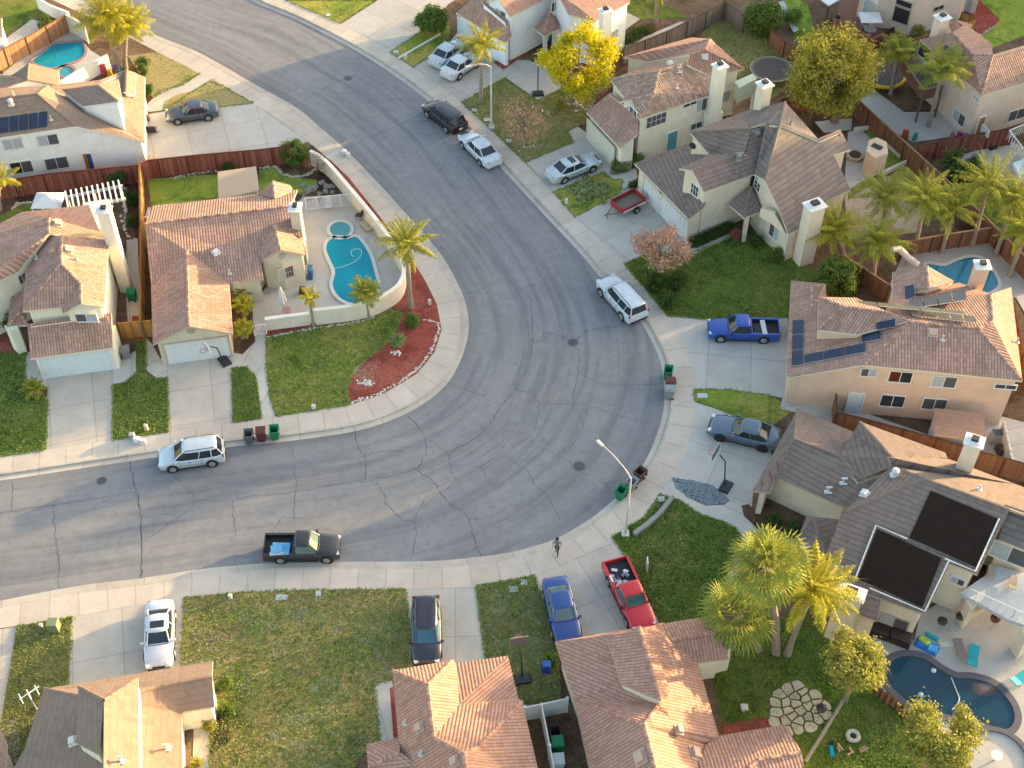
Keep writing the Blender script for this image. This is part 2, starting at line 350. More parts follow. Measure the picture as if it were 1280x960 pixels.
def build_road():
    """one strip mesh: asphalt, with the crack lines as very thin strips of their own material"""
    v, f, uv, mi = [], [], [], []
    M = 10; s = 0; prevc = None
    for i, (a, b) in enumerate(st):
        c = (a+b)/2
        if prevc is not None: s += (c-prevc).length
        prevc = c; wdt = (b-a).length
        for k in range(M+1):
            p = a.lerp(b, k/M); v.append((p.x, p.y, .004)); uv.append((s, wdt*k/M))
    faces, uvs = [], []
    for i in range(len(st)-1):
        for k in range(M):
            q = (i*(M+1)+k, i*(M+1)+k+1, (i+1)*(M+1)+k+1, (i+1)*(M+1)+k)
            if (Vector(v[q[1]])-Vector(v[q[0]])).cross(Vector(v[q[3]])-Vector(v[q[0]])).z < 0: q = q[::-1]
            faces.append(q); uvs += [uv[j] for j in q]; mi.append(0)
    rnd = random.Random(3)
    for txt, wd in CR:
        pts = resample([P(x, y, .008) for x, y in R(txt)], sub=7)
        L = []
        for i, p in enumerate(pts):
            t = (pts[min(i+1, len(pts)-1)]-pts[max(i-1, 0)]).normalized(); n_ = Vector((-t.y, t.x, 0))
            q = p+n_*rnd.uniform(-.09, .09); ww = wd*.40*rnd.uniform(.35, 1.3); L.append((q+n_*ww, q-n_*ww))
        b0 = len(v)
        for a, b in L: v += [tuple(a), tuple(b)]
        for i in range(len(L)-1):
            q = (b0+2*i, b0+2*i+1, b0+2*i+3, b0+2*i+2)
            if (Vector(v[q[1]])-Vector(v[q[0]])).cross(Vector(v[q[3]])-Vector(v[q[0]])).z < 0: q = q[::-1]
            faces.append(q); uvs += [(0, 0)]*4; mi.append(1)
    N = NT('asphalt'); ob = N.vec(); u = N.vec('UV')
    big = N.noise(ob, .16, 6, .6, .6); mid = N.noise(ob, 1.3, 6, .7); fine = N.noise(ob, 26, 3, .7)
    strk = N.noise(N.mapping(u, (.055, .95, 1)), 1.0, 6, .62, .35); strk2 = N.noise(N.mapping(u, (.12, 2.6, 1)), 1.0, 4, .6, .2)
    c = N.ramp(big, [(.3, (.195, .193, .196)), (.7, (.230, .226, .226))])
    c = N.mix(N.math('MULTIPLY', N.step(strk, .46, .63), .62), c, (.125, .124, .133))
    c = N.mix(N.math('MULTIPLY', N.step(strk2, .52, .7), .15), c, (.26, .255, .255))
    c = N.mix(.55, c, N.ramp(mid, [(.3, (.78, .78, .78)), (.7, (1.2, 1.2, 1.2))]), 'MULTIPLY')
    c = N.mix(.5, c, N.ramp(fine, [(.3, (.7, .7, .7)), (.7, (1.3, 1.3, 1.3))]), 'MULTIPLY')
    sp = N.noise(ob, 1.9, 2, .5); sp2 = N.noise(ob, 7, 3, .7); c = N.mix(N.math('MULTIPLY', N.math('MULTIPLY', N.step(sp, .62, .70), N.step(sp2, .45, .6)), .55), c, (.09, .088, .09))
    gt = N.n('SeparateXYZ'); N.l(u, gt.inputs[0]); c = N.mix(N.math('MULTIPLY', N.math('SUBTRACT', 1.0, N.step(gt.outputs[1], .1, 1.1)), .35), c, (.13, .12, .115))
    N.bump(fine, .25, .01); am = N.out(c, .9, .25)
    o = mesh('road', v, faces, [am, flat('crack_sealant', (.075, .073, .078), .8)], uvs=uvs, mi=mi); tagv(o, kind='structure')
build_road()
def strip(name, A, B, z, mat, zb=None, lip=False, kind='structure'):
    """band between two curves, as wide quads; UV along the length. zb: also vertical faces down to zb on both sides"""
    LA = arclen(A); n = int(LA[-1]/.7); v, f, uv = [], [], []
    LB = arclen(B); s = 0; pc = None
    # nearest-point matching keeps joints square to the kerb
    rows = []
    for i in range(n+1):
        a = at_frac(A, LA, i/n); rows.append(a)
    j = 0; vs = []
    for a in rows:
        best = None
        for jj in range(max(0, j-3), min(len(B)-1, j+40)):
            p, q = B[jj].xy, B[jj+1].xy; d = q-p; t = max(0, min(1, (a.xy-p).dot(d)/max(1e-9, d.dot(d)))); r = p+d*t
            dd = (r-a.xy).length
            if best is None or dd < best[0]-1e-6: best = (dd, jj, r)
        j = best[1]; vs.append((a, Vector((best[2].x, best[2].y, z))))
    for a, b in vs:
        c = (a+b)/2
        if pc is not None: s += (a-pc).length
        pc = a.copy(); v += [(a.x, a.y, z), (b.x, b.y, z)]; uv += [(s, 0), (s, (b-a).length)]
        if zb is not None: v += [(a.x, a.y, zb), (b.x, b.y, zb)]; uv += [(s, -.1), (s, 9)]
    k = 4 if zb is not None else 2; uvs = []
    for i in range(len(vs)-1):
        q = (i*k, i*k+1, (i+1)*k+1, (i+1)*k)
        if (Vector(v[q[1]])-Vector(v[q[0]])).cross(Vector(v[q[3]])-Vector(v[q[0]])).z < 0: q = q[::-1]
        f.append(q); uvs += [uv[x] for x in q]
        if zb is not None:
            for a_, b_ in ((0, 2), (1, 3)):
                q = (i*k+a_, (i+1)*k+a_, (i+1)*k+b_, i*k+b_); f.append(q); uvs += [uv[x] for x in q]
    return tagv(mesh(name, v, f, mat, uvs=uvs), kind=kind)
big_n = 400
def uni(A, n=700):
    L = arclen(A); return [at_frac(A, L, i/n) for i in range(n+1)]
ia_, oa_, ib_, obb = uni(ia), uni(oa), uni(ib), uni(ob_)
# gutter (flush concrete band), kerb and walk
def toward(A, B):
    i = 350; d = lambda q: min((q.xy-b.xy).length for b in B)
    return 1 if d(offset2(A, 1)[i]) < d(offset2(A, -1)[i]) else -1
def slab(name, curve, extra, mat):
    pts = [(p.x, p.y) for p in curve]+extra
    m = MB(); m.prism(pts, -.02, LOT); return tagv(m.build(name, mat), kind='structure')
sg_in, sg_out = toward(ia_, ib_), toward(oa_, obb)
for A, B, sgn in ((ia_, ib_, sg_in), (oa_, obb, sg_out)):
    g1 = offset2(A, sgn*.42); g2 = offset2(A, sgn*.58)
    strip('gutter', offset2(A, sgn*-.06), g1, .008, CURBM)
    strip('kerb', g1, g2, LOT+.012, CURBM, zb=-.02)
    strip('sidewalk', g2, offset2(B, sgn*.02), LOT+.006, SIDEW)
slab('terrain', offset2(ib_, -sg_in*.9), [(-400, 400), (-400, -100)], DIRT)
slab('terrain', offset2(obb, -sg_out*.9), [(-200, 500), (600, 500), (600, -60), (-200, -60)], DIRT)
# --- driveways, paths, lawns, beds
for s_, m in (
 ('426,30 471,1 500,-30 590,-30 575,-4 560,5 545,27 527,39 487,65', DRIVEB), ('516,84 562,53 572,40 600,48 640,75 668,75 629,98 577,128', DRIVE), ('657,203 717,177 709,165 722,158 738,170 766,197 765,215 754,215 727,226 692,240', DRIVEB),
 ('719,271 765,246 790,232 802,236 862,286 858,312 845,318 815,315 780,330', DRIVEB), ('835,395 887,400 985,397 990,500 962,494 910,487 868,486 867,470 860,442 847,415', DRIVEB),
 ('868,502 890,509 962,537 965,575 942,612 938,650 925,640 912,625 890,606 839,597 855,570 863,540', DRIVEB), ('668,719 715,700 765,672 785,700 805,740 840,800 694,820', DRIVE), ('507,736.5 552,735.5 595,732 610,835 518,850 516,830', DRIVEB),
 ('90,771 160,758 230,747.5 226,860 83,885', DRIVE), ('-60,796 21,783 2,898 -60,905', DRIVE), ('60,470 141,455 141,550 57,562', DRIVE), ('208,448 287,436 291,450 292,528 211,540', DRIVE),
 ('183,143 212,138 250,135 317,129 385,177 372,182 345,188 183,202', DRIVEB)):
    sheet('driveway', R(s_), m)
for s_, m in (
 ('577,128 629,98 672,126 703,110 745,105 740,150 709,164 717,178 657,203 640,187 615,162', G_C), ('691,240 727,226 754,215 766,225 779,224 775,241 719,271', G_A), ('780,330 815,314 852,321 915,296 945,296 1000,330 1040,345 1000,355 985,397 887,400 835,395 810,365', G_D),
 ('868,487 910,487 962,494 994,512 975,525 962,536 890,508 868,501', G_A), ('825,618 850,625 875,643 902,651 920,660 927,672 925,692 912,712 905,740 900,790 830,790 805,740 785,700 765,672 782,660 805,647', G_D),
 ('595,732 640,725 668,719 697,812 700,890 640,890 607,825', G_B), ('230,747.5 300,741 360,738 507,736.5 517,840 490,850 468,856 475,925 450,945 430,985 262,985 262,880 226,850', G_B), ('21,783 90,771 83,880 50,890 28,985 -30,985 2,898', G_C),
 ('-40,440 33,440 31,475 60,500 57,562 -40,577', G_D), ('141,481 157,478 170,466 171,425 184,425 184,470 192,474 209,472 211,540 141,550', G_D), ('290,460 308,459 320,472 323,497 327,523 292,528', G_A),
 ('333,421 400,408 465,398 488,386 504,391 498,410 480,433 460,448 440,468 434,488 437,506 395,513 345,520 337,495 333,460', G_A), ('196,65 250,92 228,107 205,112 192,122 185,118 176,96 160,70', G_C), ('265,100 317,129 270,134 204,138 205,127 222,118 240,114 252,107', G_C),
 ('340,-14 357,0 426,29 471,0 485,-14', G_A), ('487,65 527,39 545,28 562,32 562,53 517,84', G_A), ('184,224 272,218 276,246 190,260', G_E), ('324,213 345,209 354,219 372,222 396,225 396,238 380,243 324,242', G_E),
 ('-30,286 5,268 20,256 70,245 70,262 0,290', G_D), ('890,27 960,22 985,70 985,110 955,130 935,105 905,80 875,45', G_C), ('1075,172 1088,159 1131,202 1130,212 1100,216 1092,198 1080,190', G_E), ('1070,115 1092,108 1155,168 1133,178', G_D),
 ('1205,-20 1300,-20 1300,38 1240,60 1225,45 1245,25 1215,10', G_E), ('890,840 915,800 1000,760 1100,860 1140,900 1160,985 1010,985 990,910 960,900 905,912', G_D), ('980,-10 1010,5 1020,48 1000,56 985,30', G_E), ('740,-10 770,-10 840,8 860,22 800,24 760,2', G_D), ('-30,20 15,-10 45,-10 60,16 30,30 -20,60', G_D),
 ('1055,240 1110,220 1140,205 1165,240 1150,290 1060,300', SAND), ('1110,220 1140,203 1190,262 1160,272', G_A), ('1060,205 1100,225 1060,250', G_A), ('1195,258 1245,230 1290,250 1290,300 1245,288', G_A)):
    sheet('lawn', R(s_), m, z=LOT+.008)
for s_, m in (
 ('632,97 665,75 690,70 702,111 672.5,125', DECK), ('754,213 770,206 795,208 797,222 786,232 775,241 779,224 765,224', PATHM), ('845,310 905,288 917,286 918,295 860,321 850,320', PATHM),
 ('825,617 839,597 860,622 882,632 905,631 912,626 930,637 946,660 980,672 1000,682 990,700 950,690 935,705 914,730 906,745 906,730 912,712 925,692 927,672 920,660 902,651 875,643 850,625', PATHM),
 ('640,819 660,815 672,880 650,886 643,860', PATHM), ('668,812 680,810 697,872 680,880', PATHM), ('467,856 490,850 500,925 475,930', PATHM), ('243,880 262,884 262,985 240,985', PATHM), ('-30,903 25,897 26,985 -30,985', PATHM),
 ('33,440 42,440 62,475 60,484 30,477', PATHM), ('140,480 156,478 170,466 170,438 150,450 140,458', PATHM), ('181,420 190,430 200,448 209,450 209,472 195,472 182,462', PATHM),
 ('287,440 303,443 319,427 318,403 330,400 333,424 332,440 334,470 336,495 345,520 327,524 323,498 320,476 311,462 304,460 291,462', PATHM),
 ('158,300 172,298 176,405 160,405 157,362', PATHM), ('250,92 265,100 252,107 240,114 222,118 205,127 203,138 185,140 184,130 192,122 205,112 228,107', PATHM), ('985,470 1000,500 1050,505 1165,545 1180,520 1250,520 1290,530 1290,600 1180,560 1045,530 975,510', PATHM),
 ('780,57 850,27 870,28 856,34 786,64', PATHM), ('1060,165 1075,160 1100,185 1105,215 1075,228 1055,240', DECK), ('1018,152 1065,148 1064,162 1030,166', DECK), ('1140,178 1195,170 1200,160 1185,140 1130,140 1050,80 1040,100 1110,160', DECK), ('1195,196 1262,175 1290,190 1290,225 1250,235 1215,215', DECK), ('5,50 40,24 55,28 45,48 20,62', PATHM),
 ('690,-10 740,-10 760,2 800,24 778,40 745,8', DECK)):
    sheet('path', R(s_), m, z=LOT+.012)
for s_, m in (
 ('407,196 413,200 436,222 456,247 486,285 509,315 531,350 546,380 552,412 543,440 521,467 481,491 437,506 434,488 440,468 460,448 480,433 498,410 504,391 490,385 500,378 507,360 508,343 500,320 482,290 438,233', REDM),
 ('330,414 395,405 462,396 468,399 333,422', REDM), ('616,77 663,64 670,58 660,66 629,87', REDM), ('-30,430 5,420 34,430 34,441 -30,442', REDM), ('1215,-10 1250,25 1240,35 1225,45 1180,-10', REDM), ('165,395 183,395 182,425 165,425', REDM), ('900,905 945,898 985,895 985,908 905,918', REDM), ('487,860 495,858 500,925 492,925', REDM)):
    sheet('mulch_bed', R(s_), m, z=LOT+.016)
for s_, m in (('745,125 775,100 790,140 745,150 735,140', BARK), ('905,290 960,285 1000,325 1035,348 1000,350 950,305', G_D), ('640,60 650,50 790,60 790,75 745,110 700,70', BARK), ('927,632 935,630 962,650 985,665 980,675 950,664 930,645', BARK), ('15,236 80,230 160,215 172,225 172,300 150,250 70,246 20,258', BARK), ('0,84 85,36 92,50 30,75 5,95', G_D), ('262,880 285,905 288,925 262,945', BARK), ('1015,185 1060,165 1015,130', BARK), ('155,84 180,80 185,120 196,122 184,138 180,140', BARK), ('300,441 303,415 318,408 317,428 306,442', BARK), ('372,183 392,182 405,200 420,218 438,236 400,240 375,225', BARK)):
    sheet('planting_bed', R(s_), m, z=LOT+.014)
PRINTZ = False
# ------------------------------------------------------------------ houses
HB = []      # hit list for placing windows and vents: (verts, tris, parent thing, kind)
class House:
    def __init__(s, label, wallm, roofm, trimm, at, cat='house', name='house', group=None, over=.35):
        c = P(*at, LOT); s.t = thing(name, label, cat, (c.x, c.y, LOT), group=group)
        s.wm, s.rm, s.tm, s.over = wallm, roofm, trimm, over; s.hv, s.hf = [], []; s.tree = None
    def mass(s, V, F, base=LOT-.05, over=None, thick=.16, rm=None, wm=None, ridge=True, walls=True, ridgem=None, planar=()):
        """V: name->(px,py,z) or Vector; F: strings/lists of names. Builds roof slab (+ridge caps) and the walls below its outline."""
        over = s.over if over is None else over
        rm = rm or s.rm; wm = wm or s.wm
        names = list(V); idx = {k: i for i, k in enumerate(names)}
        pts = [V[k] if isinstance(V[k], Vector) else P(*V[k]) for k in names]
        for pl in planar:        # first three names fix the plane, the others slide along their sight line onto it
            ks = pl.split(); a, b, c = [pts[idx[k]] for k in ks[:3]]; nn = (b-a).cross(c-a).normalized()
            for k in ks[3:]:
                q = s.plane_pt(V[k][0], V[k][1], a, nn)
                if PRINTZ: print('Z', s.t['label'][:18], k, V[k][2], '->', round(q.z, 2))
                pts[idx[k]] = q
        faces = []
        for f in F:
            ks = f.split() if isinstance(f, str) else f
            q = [idx[k] for k in ks]
            n = Vector((0, 0, 0))
            for i in range(len(q)):
                a, b = pts[q[i]], pts[q[(i+1) % len(q)]]
                n += Vector(((a.y-b.y)*(a.z+b.z), (a.z-b.z)*(a.x+b.x), (a.x-b.x)*(a.y+b.y)))
            if n.z < 0: q = q[::-1]; n = -n
            faces.append((q, n.normalized()))
        v, fc, uv, mi = [], [], [], []
        for q, n in faces:       # top faces, tiles laid along the eave
            h = Vector((n.y, -n.x, 0))
            if h.length < .02: h = Vector((1, 0, 0))
            h.normalize(); u = n.cross(h); u = u if u.z >= 0 else -u
            o_ = pts[q[0]]
            fl = [pts[i] for i in q]
            tri = tessellate_polygon([[Vector((p.x, p.y, 0)) for p in fl]])
            for t in tri:
                a, b, c = [fl[i] for i in t]
                if (b-a).cross(c-a).z < 0: t = (t[0], t[2], t[1])
                k = len(v); v += [fl[i] for i in t]; fc.append((k, k+1, k+2)); mi.append(0)
                for i in t: uv.append(((fl[i]-o_).dot(h), (fl[i]-o_).dot(u)))
                s.hv += [fl[i] for i in t]; s.hf.append((len(s.hv)-3, len(s.hv)-2, len(s.hv)-1))
        ecount = {}
        for fi, (q, n) in enumerate(faces):
            for i in range(len(q)):
                a, b = q[i], q[(i+1) % len(q)]; ecount.setdefault((min(a, b), max(a, b)), []).append((fi, a, b))
        dn = Vector((0, 0, -thick)); nxt = {}
        for (a, b), L in ecount.items():
            if len(L) == 1:
                _, a, b = L[0]; nxt[a] = b
                k = len(v); v += [pts[a], pts[b], pts[b]+dn, pts[a]+dn]; fc.append((k, k+3, k+2, k+1)); mi.append(1); uv += [(0, 0), (0, .1), (1, .1), (1, 0)]
        for q, n in faces:       # underside
            tri = tessellate_polygon([[Vector((pts[i].x, pts[i].y, 0)) for i in q]])
            for t in tri:
                k = len(v); v += [pts[q[i]]+dn for i in t]; fc.append((k, k+1, k+2)); mi.append(1); uv += [(0, 0)]*3
        if ridge:
            for (a, b), L in ecount.items():
                if len(L) == 2 and (pts[a]-pts[b]).length > .6:
                    n0, n1 = faces[L[0][0]][1], faces[L[1][0]][1]
                    if n0.dot(n1) > .985: continue
                    c0 = sum((pts[i] for i in faces[L[0][0]][0]), Vector())/len(faces[L[0][0]][0])
                    if (c0-pts[a]).dot(n1) > -.02: continue      # valley
                    d = (pts[b]-pts[a]); ln = d.length; d.normalize(); sd_ = d.cross(Vector((0, 0, 1)))
                    if sd_.length < .1: continue
                    sd_.normalize(); upv = sd_.cross(d); upv = upv if upv.z > 0 else -upv
                    k = len(v); seg = max(2, int(ln/.45)); rnd = random.Random(a*31+b)
                    for i in range(seg):
                        p0 = pts[a]+d*(ln*i/seg); p1 = pts[a]+d*(ln*(i+.96)/seg); jit = rnd.uniform(-.015, .015)
                        for p, r_ in ((p0, .13), (p1, .11)):
                            for ang in (0, 60, 120, 180):
                                t_ = math.radians(ang); v.append(p+sd_*(math.cos(t_)*r_)+upv*(math.sin(t_)*r_*.75-.02+jit))
                        k0 = len(v)-8
                        for j in range(3):
                            fc.append((k0+j, k0+j+1, k0+5+j, k0+4+j)); mi.append(2); uv += [(i*.31, .1), (i*.31, .3), (i*.31+.2, .3), (i*.31+.2, .1)]
        # walls
        wv, wf = [], []
        if walls:
            loops = []; left = dict(nxt)
            while left:
                a0 = next(iter(left)); lp = [a0]; a = left.pop(a0)
                while a != a0 and a in left: lp.append(a); a = left.pop(a)
                loops.append(lp)
            for lp in loops:
                L = [pts[i] for i in lp]; n = len(L)
                area = sum(L[i].x*L[(i+1) % n].y-L[(i+1) % n].x*L[i].y for i in range(n))
                ins = []
                for i in range(n):
                    p, q, r_ = L[i-1], L[i], L[(i+1) % n]
                    e0 = (q-p).xy.normalized(); e1 = (r_-q).xy.normalized()
                    s_ = 1 if area > 0 else -1
                    n0 = Vector((-e0.y, e0.x))*s_; n1 = Vector((-e1.y, e1.x))*s_
                    bis = n0+n1
                    if bis.length < .2: bis = n0.copy(); k_ = 1
                    else: bis.normalize(); k_ = 1/max(.5, bis.dot(n0))
                    ins.append(Vector((q.x+bis.x*over*k_, q.y+bis.y*over*k_, q.z-.06)))
                for i in range(n):
                    a, b = ins[i], ins[(i+1) % n]
                    if (a-b).xy.length < .02: continue
                    k = len(wv); za = base if not isinstance(base, dict) else base
                    wv += [a, b, Vector((b.x, b.y, base)), Vector((a.x, a.y, base))]; wf.append((k, k+3, k+2, k+1))
                    j = len(s.hv); s.hv += [a, b, wv[k+2], wv[k+3]]; s.hf += [(j, j+1, j+2), (j, j+2, j+3)]
            if wv:
                o = mesh('wall', wv, wf, wm, s.t)
                bm = bmesh.new(); bm.from_mesh(o.data); bmesh.ops.remove_doubles(bm, verts=bm.verts, dist=.001); bmesh.ops.recalc_face_normals(bm, faces=bm.faces); bm.to_mesh(o.data); bm.free()
        o = mesh('roof', v, fc, [rm, s.tm, ridgem or rm], s.t, uvs=uv, mi=mi)
        s.tree = None
        return {k: pts[idx[k]] for k in names}
    def block(s, foot, z1, z0=LOT-.05, name='wall', mat=None, zpix=LOT):
        m = MB(); pl = [P(x, y, zpix) for x, y in foot]; m.prism([(p.x, p.y) for p in pl], z0, z1)
        o = m.build(name, mat or s.wm, s.t)
        j = len(s.hv); s.hv += [Vector(q) for q in m.v]
        for f in m.f:
            for i in range(1, len(f)-1): s.hf.append((j+f[0], j+f[i], j+f[i+1]))
        s.tree = None; return o
    def hit(s, px, py):
        if s.tree is None: s.tree = BVHTree.FromPolygons(s.hv, s.hf)
        d = ray(px, py).normalized(); h = s.tree.ray_cast(CAM, d)
        if h[0] is None: print('MISS', s.t['label'][:30], px, py); return None
        n = h[1];  n = -n if n.dot(d) > 0 else n
        return h[0], n
    def plane_pt(s, px, py, p0, n):
        d = ray(px, py); t = (p0-CAM).dot(n)/d.dot(n); return CAM+d*t
    def window(s, px, py, w_, h_, mat=None, frame=TRIMW, split=True, left=None, right=None, name='window', label=None, bars=0, z=None):
        r = s.hit(px, py)
        if r is None: return
        p, n = r
        if abs(n.z) > .5: print('ROOFHIT', s.t['label'][:30], px, py); return
        n = Vector((n.x, n.y, 0)).normalized(); u = Vector((0, 0, 1)); t = u.cross(n).normalized()   # t points right seen from outside
        m = MB(); fw = .07
        for a, b, ww, hh in ((0, h_/2+fw/2, w_+2*fw, fw), (0, -h_/2-fw/2, w_+2*fw+.06, fw*1.3), (-w_/2-fw/2, 0, fw, h_), (w_/2+fw/2, 0, fw, h_)):
            m.frame(p+t*a+u*b, t, u, n, ww, hh, .07)
        if split: m.frame(p, t, u, n, .05, h_, .055)
        for i in range(bars):
            m.frame(p+t*(w_*((i+1)/(bars+1)-.5)), t, u, n, .03, h_, .05)
        if bars: m.frame(p, t, u, n, w_, .03, .05)
        o = m.build(name, frame, s.t)
        if label: o['label'] = label
        g_ = MB()
        lm, rm_ = left or mat or GLASS, right or mat or SCREEN
        g_.frame(p-t*(w_/4), t, u, n, w_/2, h_, .03, 0); g_.frame(p+t*(w_/4), t, u, n, w_/2, h_, .024, 1)
        g_.build('pane', [lm, rm_], o)
    def door(s, px, py, w_, h_, mat, name='door', panels=0, frame=TRIMW, handle=True, z0=LOT):
        r = s.hit(px, py)
        if r is None: return
        p, n = r
        n = Vector((n.x, n.y, 0)).normalized(); u = Vector((0, 0, 1)); t = u.cross(n).normalized()
        p = Vector((p.x, p.y, z0+h_/2)); m = MB(); m.frame(p, t, u, n, w_, h_, .05)
        if panels:
            rows, cols = panels
            for i in range(rows):
                for j in range(cols):
                    m.frame(p+t*(w_*((j+.5)/cols-.5))+u*(h_*((i+.5)/rows-.5)), t, u, n, w_/cols*.84, h_/rows*.78, .075)
        o = m.build(name, mat, s.t)
        f = MB()
        for a, b, ww, hh in ((0, h_/2+.05, w_+.24, .1), (-w_/2-.06, 0, .1, h_), (w_/2+.06, 0, .1, h_)): f.frame(p+t*a+u*b, t, u, n, ww, hh, .1)
        f.build('door_frame', frame, o)
        if handle:
            f = MB(); f.frame(p+t*(w_*.38)-u*.1, t, u, n, .06, .12, .12); f.build('handle', METAL, o)
        return p, n, t
    def panels(s, quad, nu, nv, mat=None, gap=.09, lift=.11, label=None):
        """array of solar panels filling a pixel quad (a,b,c,d clockwise) on the roof plane under its middle"""
        cx = sum(q[0] for q in quad)/4; cy = sum(q[1] for q in quad)/4; r = s.hit(cx, cy)
        if r is None: return
        p, n = r; p = p+n*lift; A, B, C, D = [s.plane_pt(x, y, p, n) for x, y in quad]
        for i in range(nu):
            for j in range(nv):
                def q(u_, v_): return (A.lerp(B, u_)).lerp(D.lerp(C, u_), v_)
                g0 = gap/max(.5, (B-A).length); g1 = gap/max(.5, (D-A).length)
                cs = [q(i/nu+g0/2, j/nv+g1/2), q((i+1)/nu-g0/2, j/nv+g1/2), q((i+1)/nu-g0/2, (j+1)/nv-g1/2), q(i/nu+g0/2, (j+1)/nv-g1/2)]
                v = cs+[c-n*.05 for c in cs]; W_, H_ = (cs[1]-cs[0]).length, (cs[3]-cs[0]).length
                uv = [(0, 0), (W_, 0), (W_, H_), (0, H_)]+[(0, 0)]*16
                o = mesh('solar_panel', v, [(0, 1, 2, 3), (0, 4, 5, 1), (1, 5, 6, 2), (2, 6, 7, 3), (3, 7, 4, 0)], [mat or SOLAR, ALU], s.t, uvs=uv, mi=[0, 1, 1, 1, 1])
    def vent(s, px, py, kind='pipe', mat=None, sz=1.0):
        r = s.hit(px, py)
        if r is None: return
        p, n = r; m = MB(); mat = mat or flat('vent_metal', (.5, .47, .44), .5)
        if kind == 'pipe': m.tube([p, p+Vector((0, 0, .45*sz))], .06*sz, 8); m.tube([p+Vector((0, 0, .01)), p+Vector((0, 0, .06))], [.2*sz, .12*sz], 8); nm = 'vent_pipe'
        elif kind == 'tee': m.tube([p, p+Vector((0, 0, .5*sz))], .06*sz, 8); m.frame(p, Vector((1, 0, 0)), Vector((0, 1, 0)), n, .5*sz, .3*sz, .05); m.tube([p+Vector((-.2*sz, 0, .5*sz)), p+Vector((.2*sz, 0, .5*sz))], .07*sz, 8); nm = 'vent_pipe'
        elif kind == 'hood':
            t = Vector((n.y, -n.x, 0)).normalized(); u = n.cross(t)
            m.frame(p, t, u, n, .6*sz, .55*sz, .06); m.frame(p+n*.06, t, u, n, .42*sz, .36*sz, .22); nm = 'roof_vent'
        elif kind == 'turbine': m.tube([p, p+Vector((0, 0, .25*sz))], [.32*sz, .16*sz], 10); m.tube([p+Vector((0, 0, .25*sz)), p+Vector((0, 0, .5*sz)), p+Vector((0, 0, .6*sz))], [.22*sz, .24*sz, .05], 12); nm = 'roof_vent'
        m.build(nm, mat, s.t)
    def chimney(s, px, py, ztop, w_, d_, rz=0, mat=None, z0=LOT, cap=TRIMW, shoulder=0):
        """(px,py): middle of the top; stack stands vertically under it"""
        p = P(px, py, ztop); m = MB()
        m.box((p.x, p.y, (z0+ztop)/2), (w_, d_, ztop-z0), rz=rz)
        if shoulder: m.box((p.x, p.y, z0+shoulder/2), (w_*1.5, d_*1.05, shoulder), rz=rz)
        o = m.build('chimney', mat or s.wm, s.t)
        c = MB(); c.box((p.x, p.y, ztop+.06), (w_+.25, d_+.25, .12), rz=rz); c.box((p.x, p.y, ztop+.16), (w_*.75, d_*.75, .1), rz=rz); c.build('chimney_cap', cap, o)
        k = MB(); k.box((p.x, p.y, ztop+.3), (w_*.45, d_*.5, .2), rz=rz); k.build('flue', flat('flue_dark', (.03, .03, .03), .6), o)
        j = len(s.hv)
METAL = flat('brushed_metal', (.42, .42, .43), .35, metal=.8); ALU = flat('aluminium', (.62, .63, .65), .35, metal=.3, var=.05)
def solar(name, cell, line, p=.16):
    N = NT(name); uv = N.vec('UV'); sep = N.n('SeparateXYZ'); N.l(uv, sep.inputs[0]); m_ = None
    for o in (0, 1):
        fr = N.math('FRACT', N.math('DIVIDE', sep.outputs[o], p)); d = N.math('SUBTRACT', .5, N.math('ABSOLUTE', N.math('SUBTRACT', fr, .5)))
        ln = N.math('SUBTRACT', 1.0, N.step(d, .03, .12)); m_ = ln if m_ is None else N.math('MAXIMUM', m_, ln)
    wn = N.n('TexNoise'); N.l(N.vec('Object'), wn.inputs['Vector']); wn.inputs['Scale'].default_value = .9
    c = N.mix(N.math('MULTIPLY', m_, .75), N.ramp(wn.outputs['Fac'], [(.3, c3(cell, .75)), (.7, c3(cell, 1.3))]), line)
    return N.out(c, .4, .35)
SOLAR = solar('solar_cells_blue', (.010, .016, .042), (.07, .09, .15)); SOLARD = solar('solar_cells_dark', (.02, .018, .022), (.07, .065, .06)); SOLARG = solar('solar_cells_bronze', (.055, .05, .035), (.22, .2, .14))
GDOOR = flat('garage_door_white', (.60, .61, .61), .5, var=.05); GDOORB = flat('garage_door_pale', (.56, .62, .64), .5, var=.05); GDOORC = flat('garage_door_cream', (.58, .55, .46), .5, var=.05)
BLK = flat('black_plastic', (.02, .02, .022), .5)

# ---- white two-storey house, solar panels, top left
H1 = House('long white two-storey house with tan roof, blue solar panels and red fence below its wall', W_WHITE, TAN, TRIMW, (80, 210))
H1.mass(dict(a=(-60, 129, 7.0), b=(47, 117, 7.0), c=(95, 158, 5.0), d=(-60, 181, 5.0), n1=(-60, 113, 5.6), n2=(60, 107, 5.8), e=(125, 100, 4.9), g=(158, 87, 4.0), h=(181, 96, 3.1), i=(181, 178, 2.9)),
        ['a b c d', 'b n2 e g h i c', 'a n1 n2 b'])
H1.mass(dict(r1=(36, 79, 5.6), r2=(34, 99, 5.6), e1=(73, 88, 4.4), e2=(75, 107, 4.4), w1=(15, 94, 4.6), k=(-40, 88, 5.2), k2=(-40, 124, 4.6)), ['r1 e1 e2 r2', 'r1 r2 w1', 'k w1 r2 e2 k2'])
H1.mass(dict(r1=(122, 106, 6.6), r2=(148, 127, 6.6), a1=(77, 112, 5.9), a2=(104, 133, 5.6), b1=(148, 99, 5.6), b2=(152, 121, 5.4)), ['r1 r2 a2 a1', 'r1 b1 b2 r2'], base=3.2, over=.12)
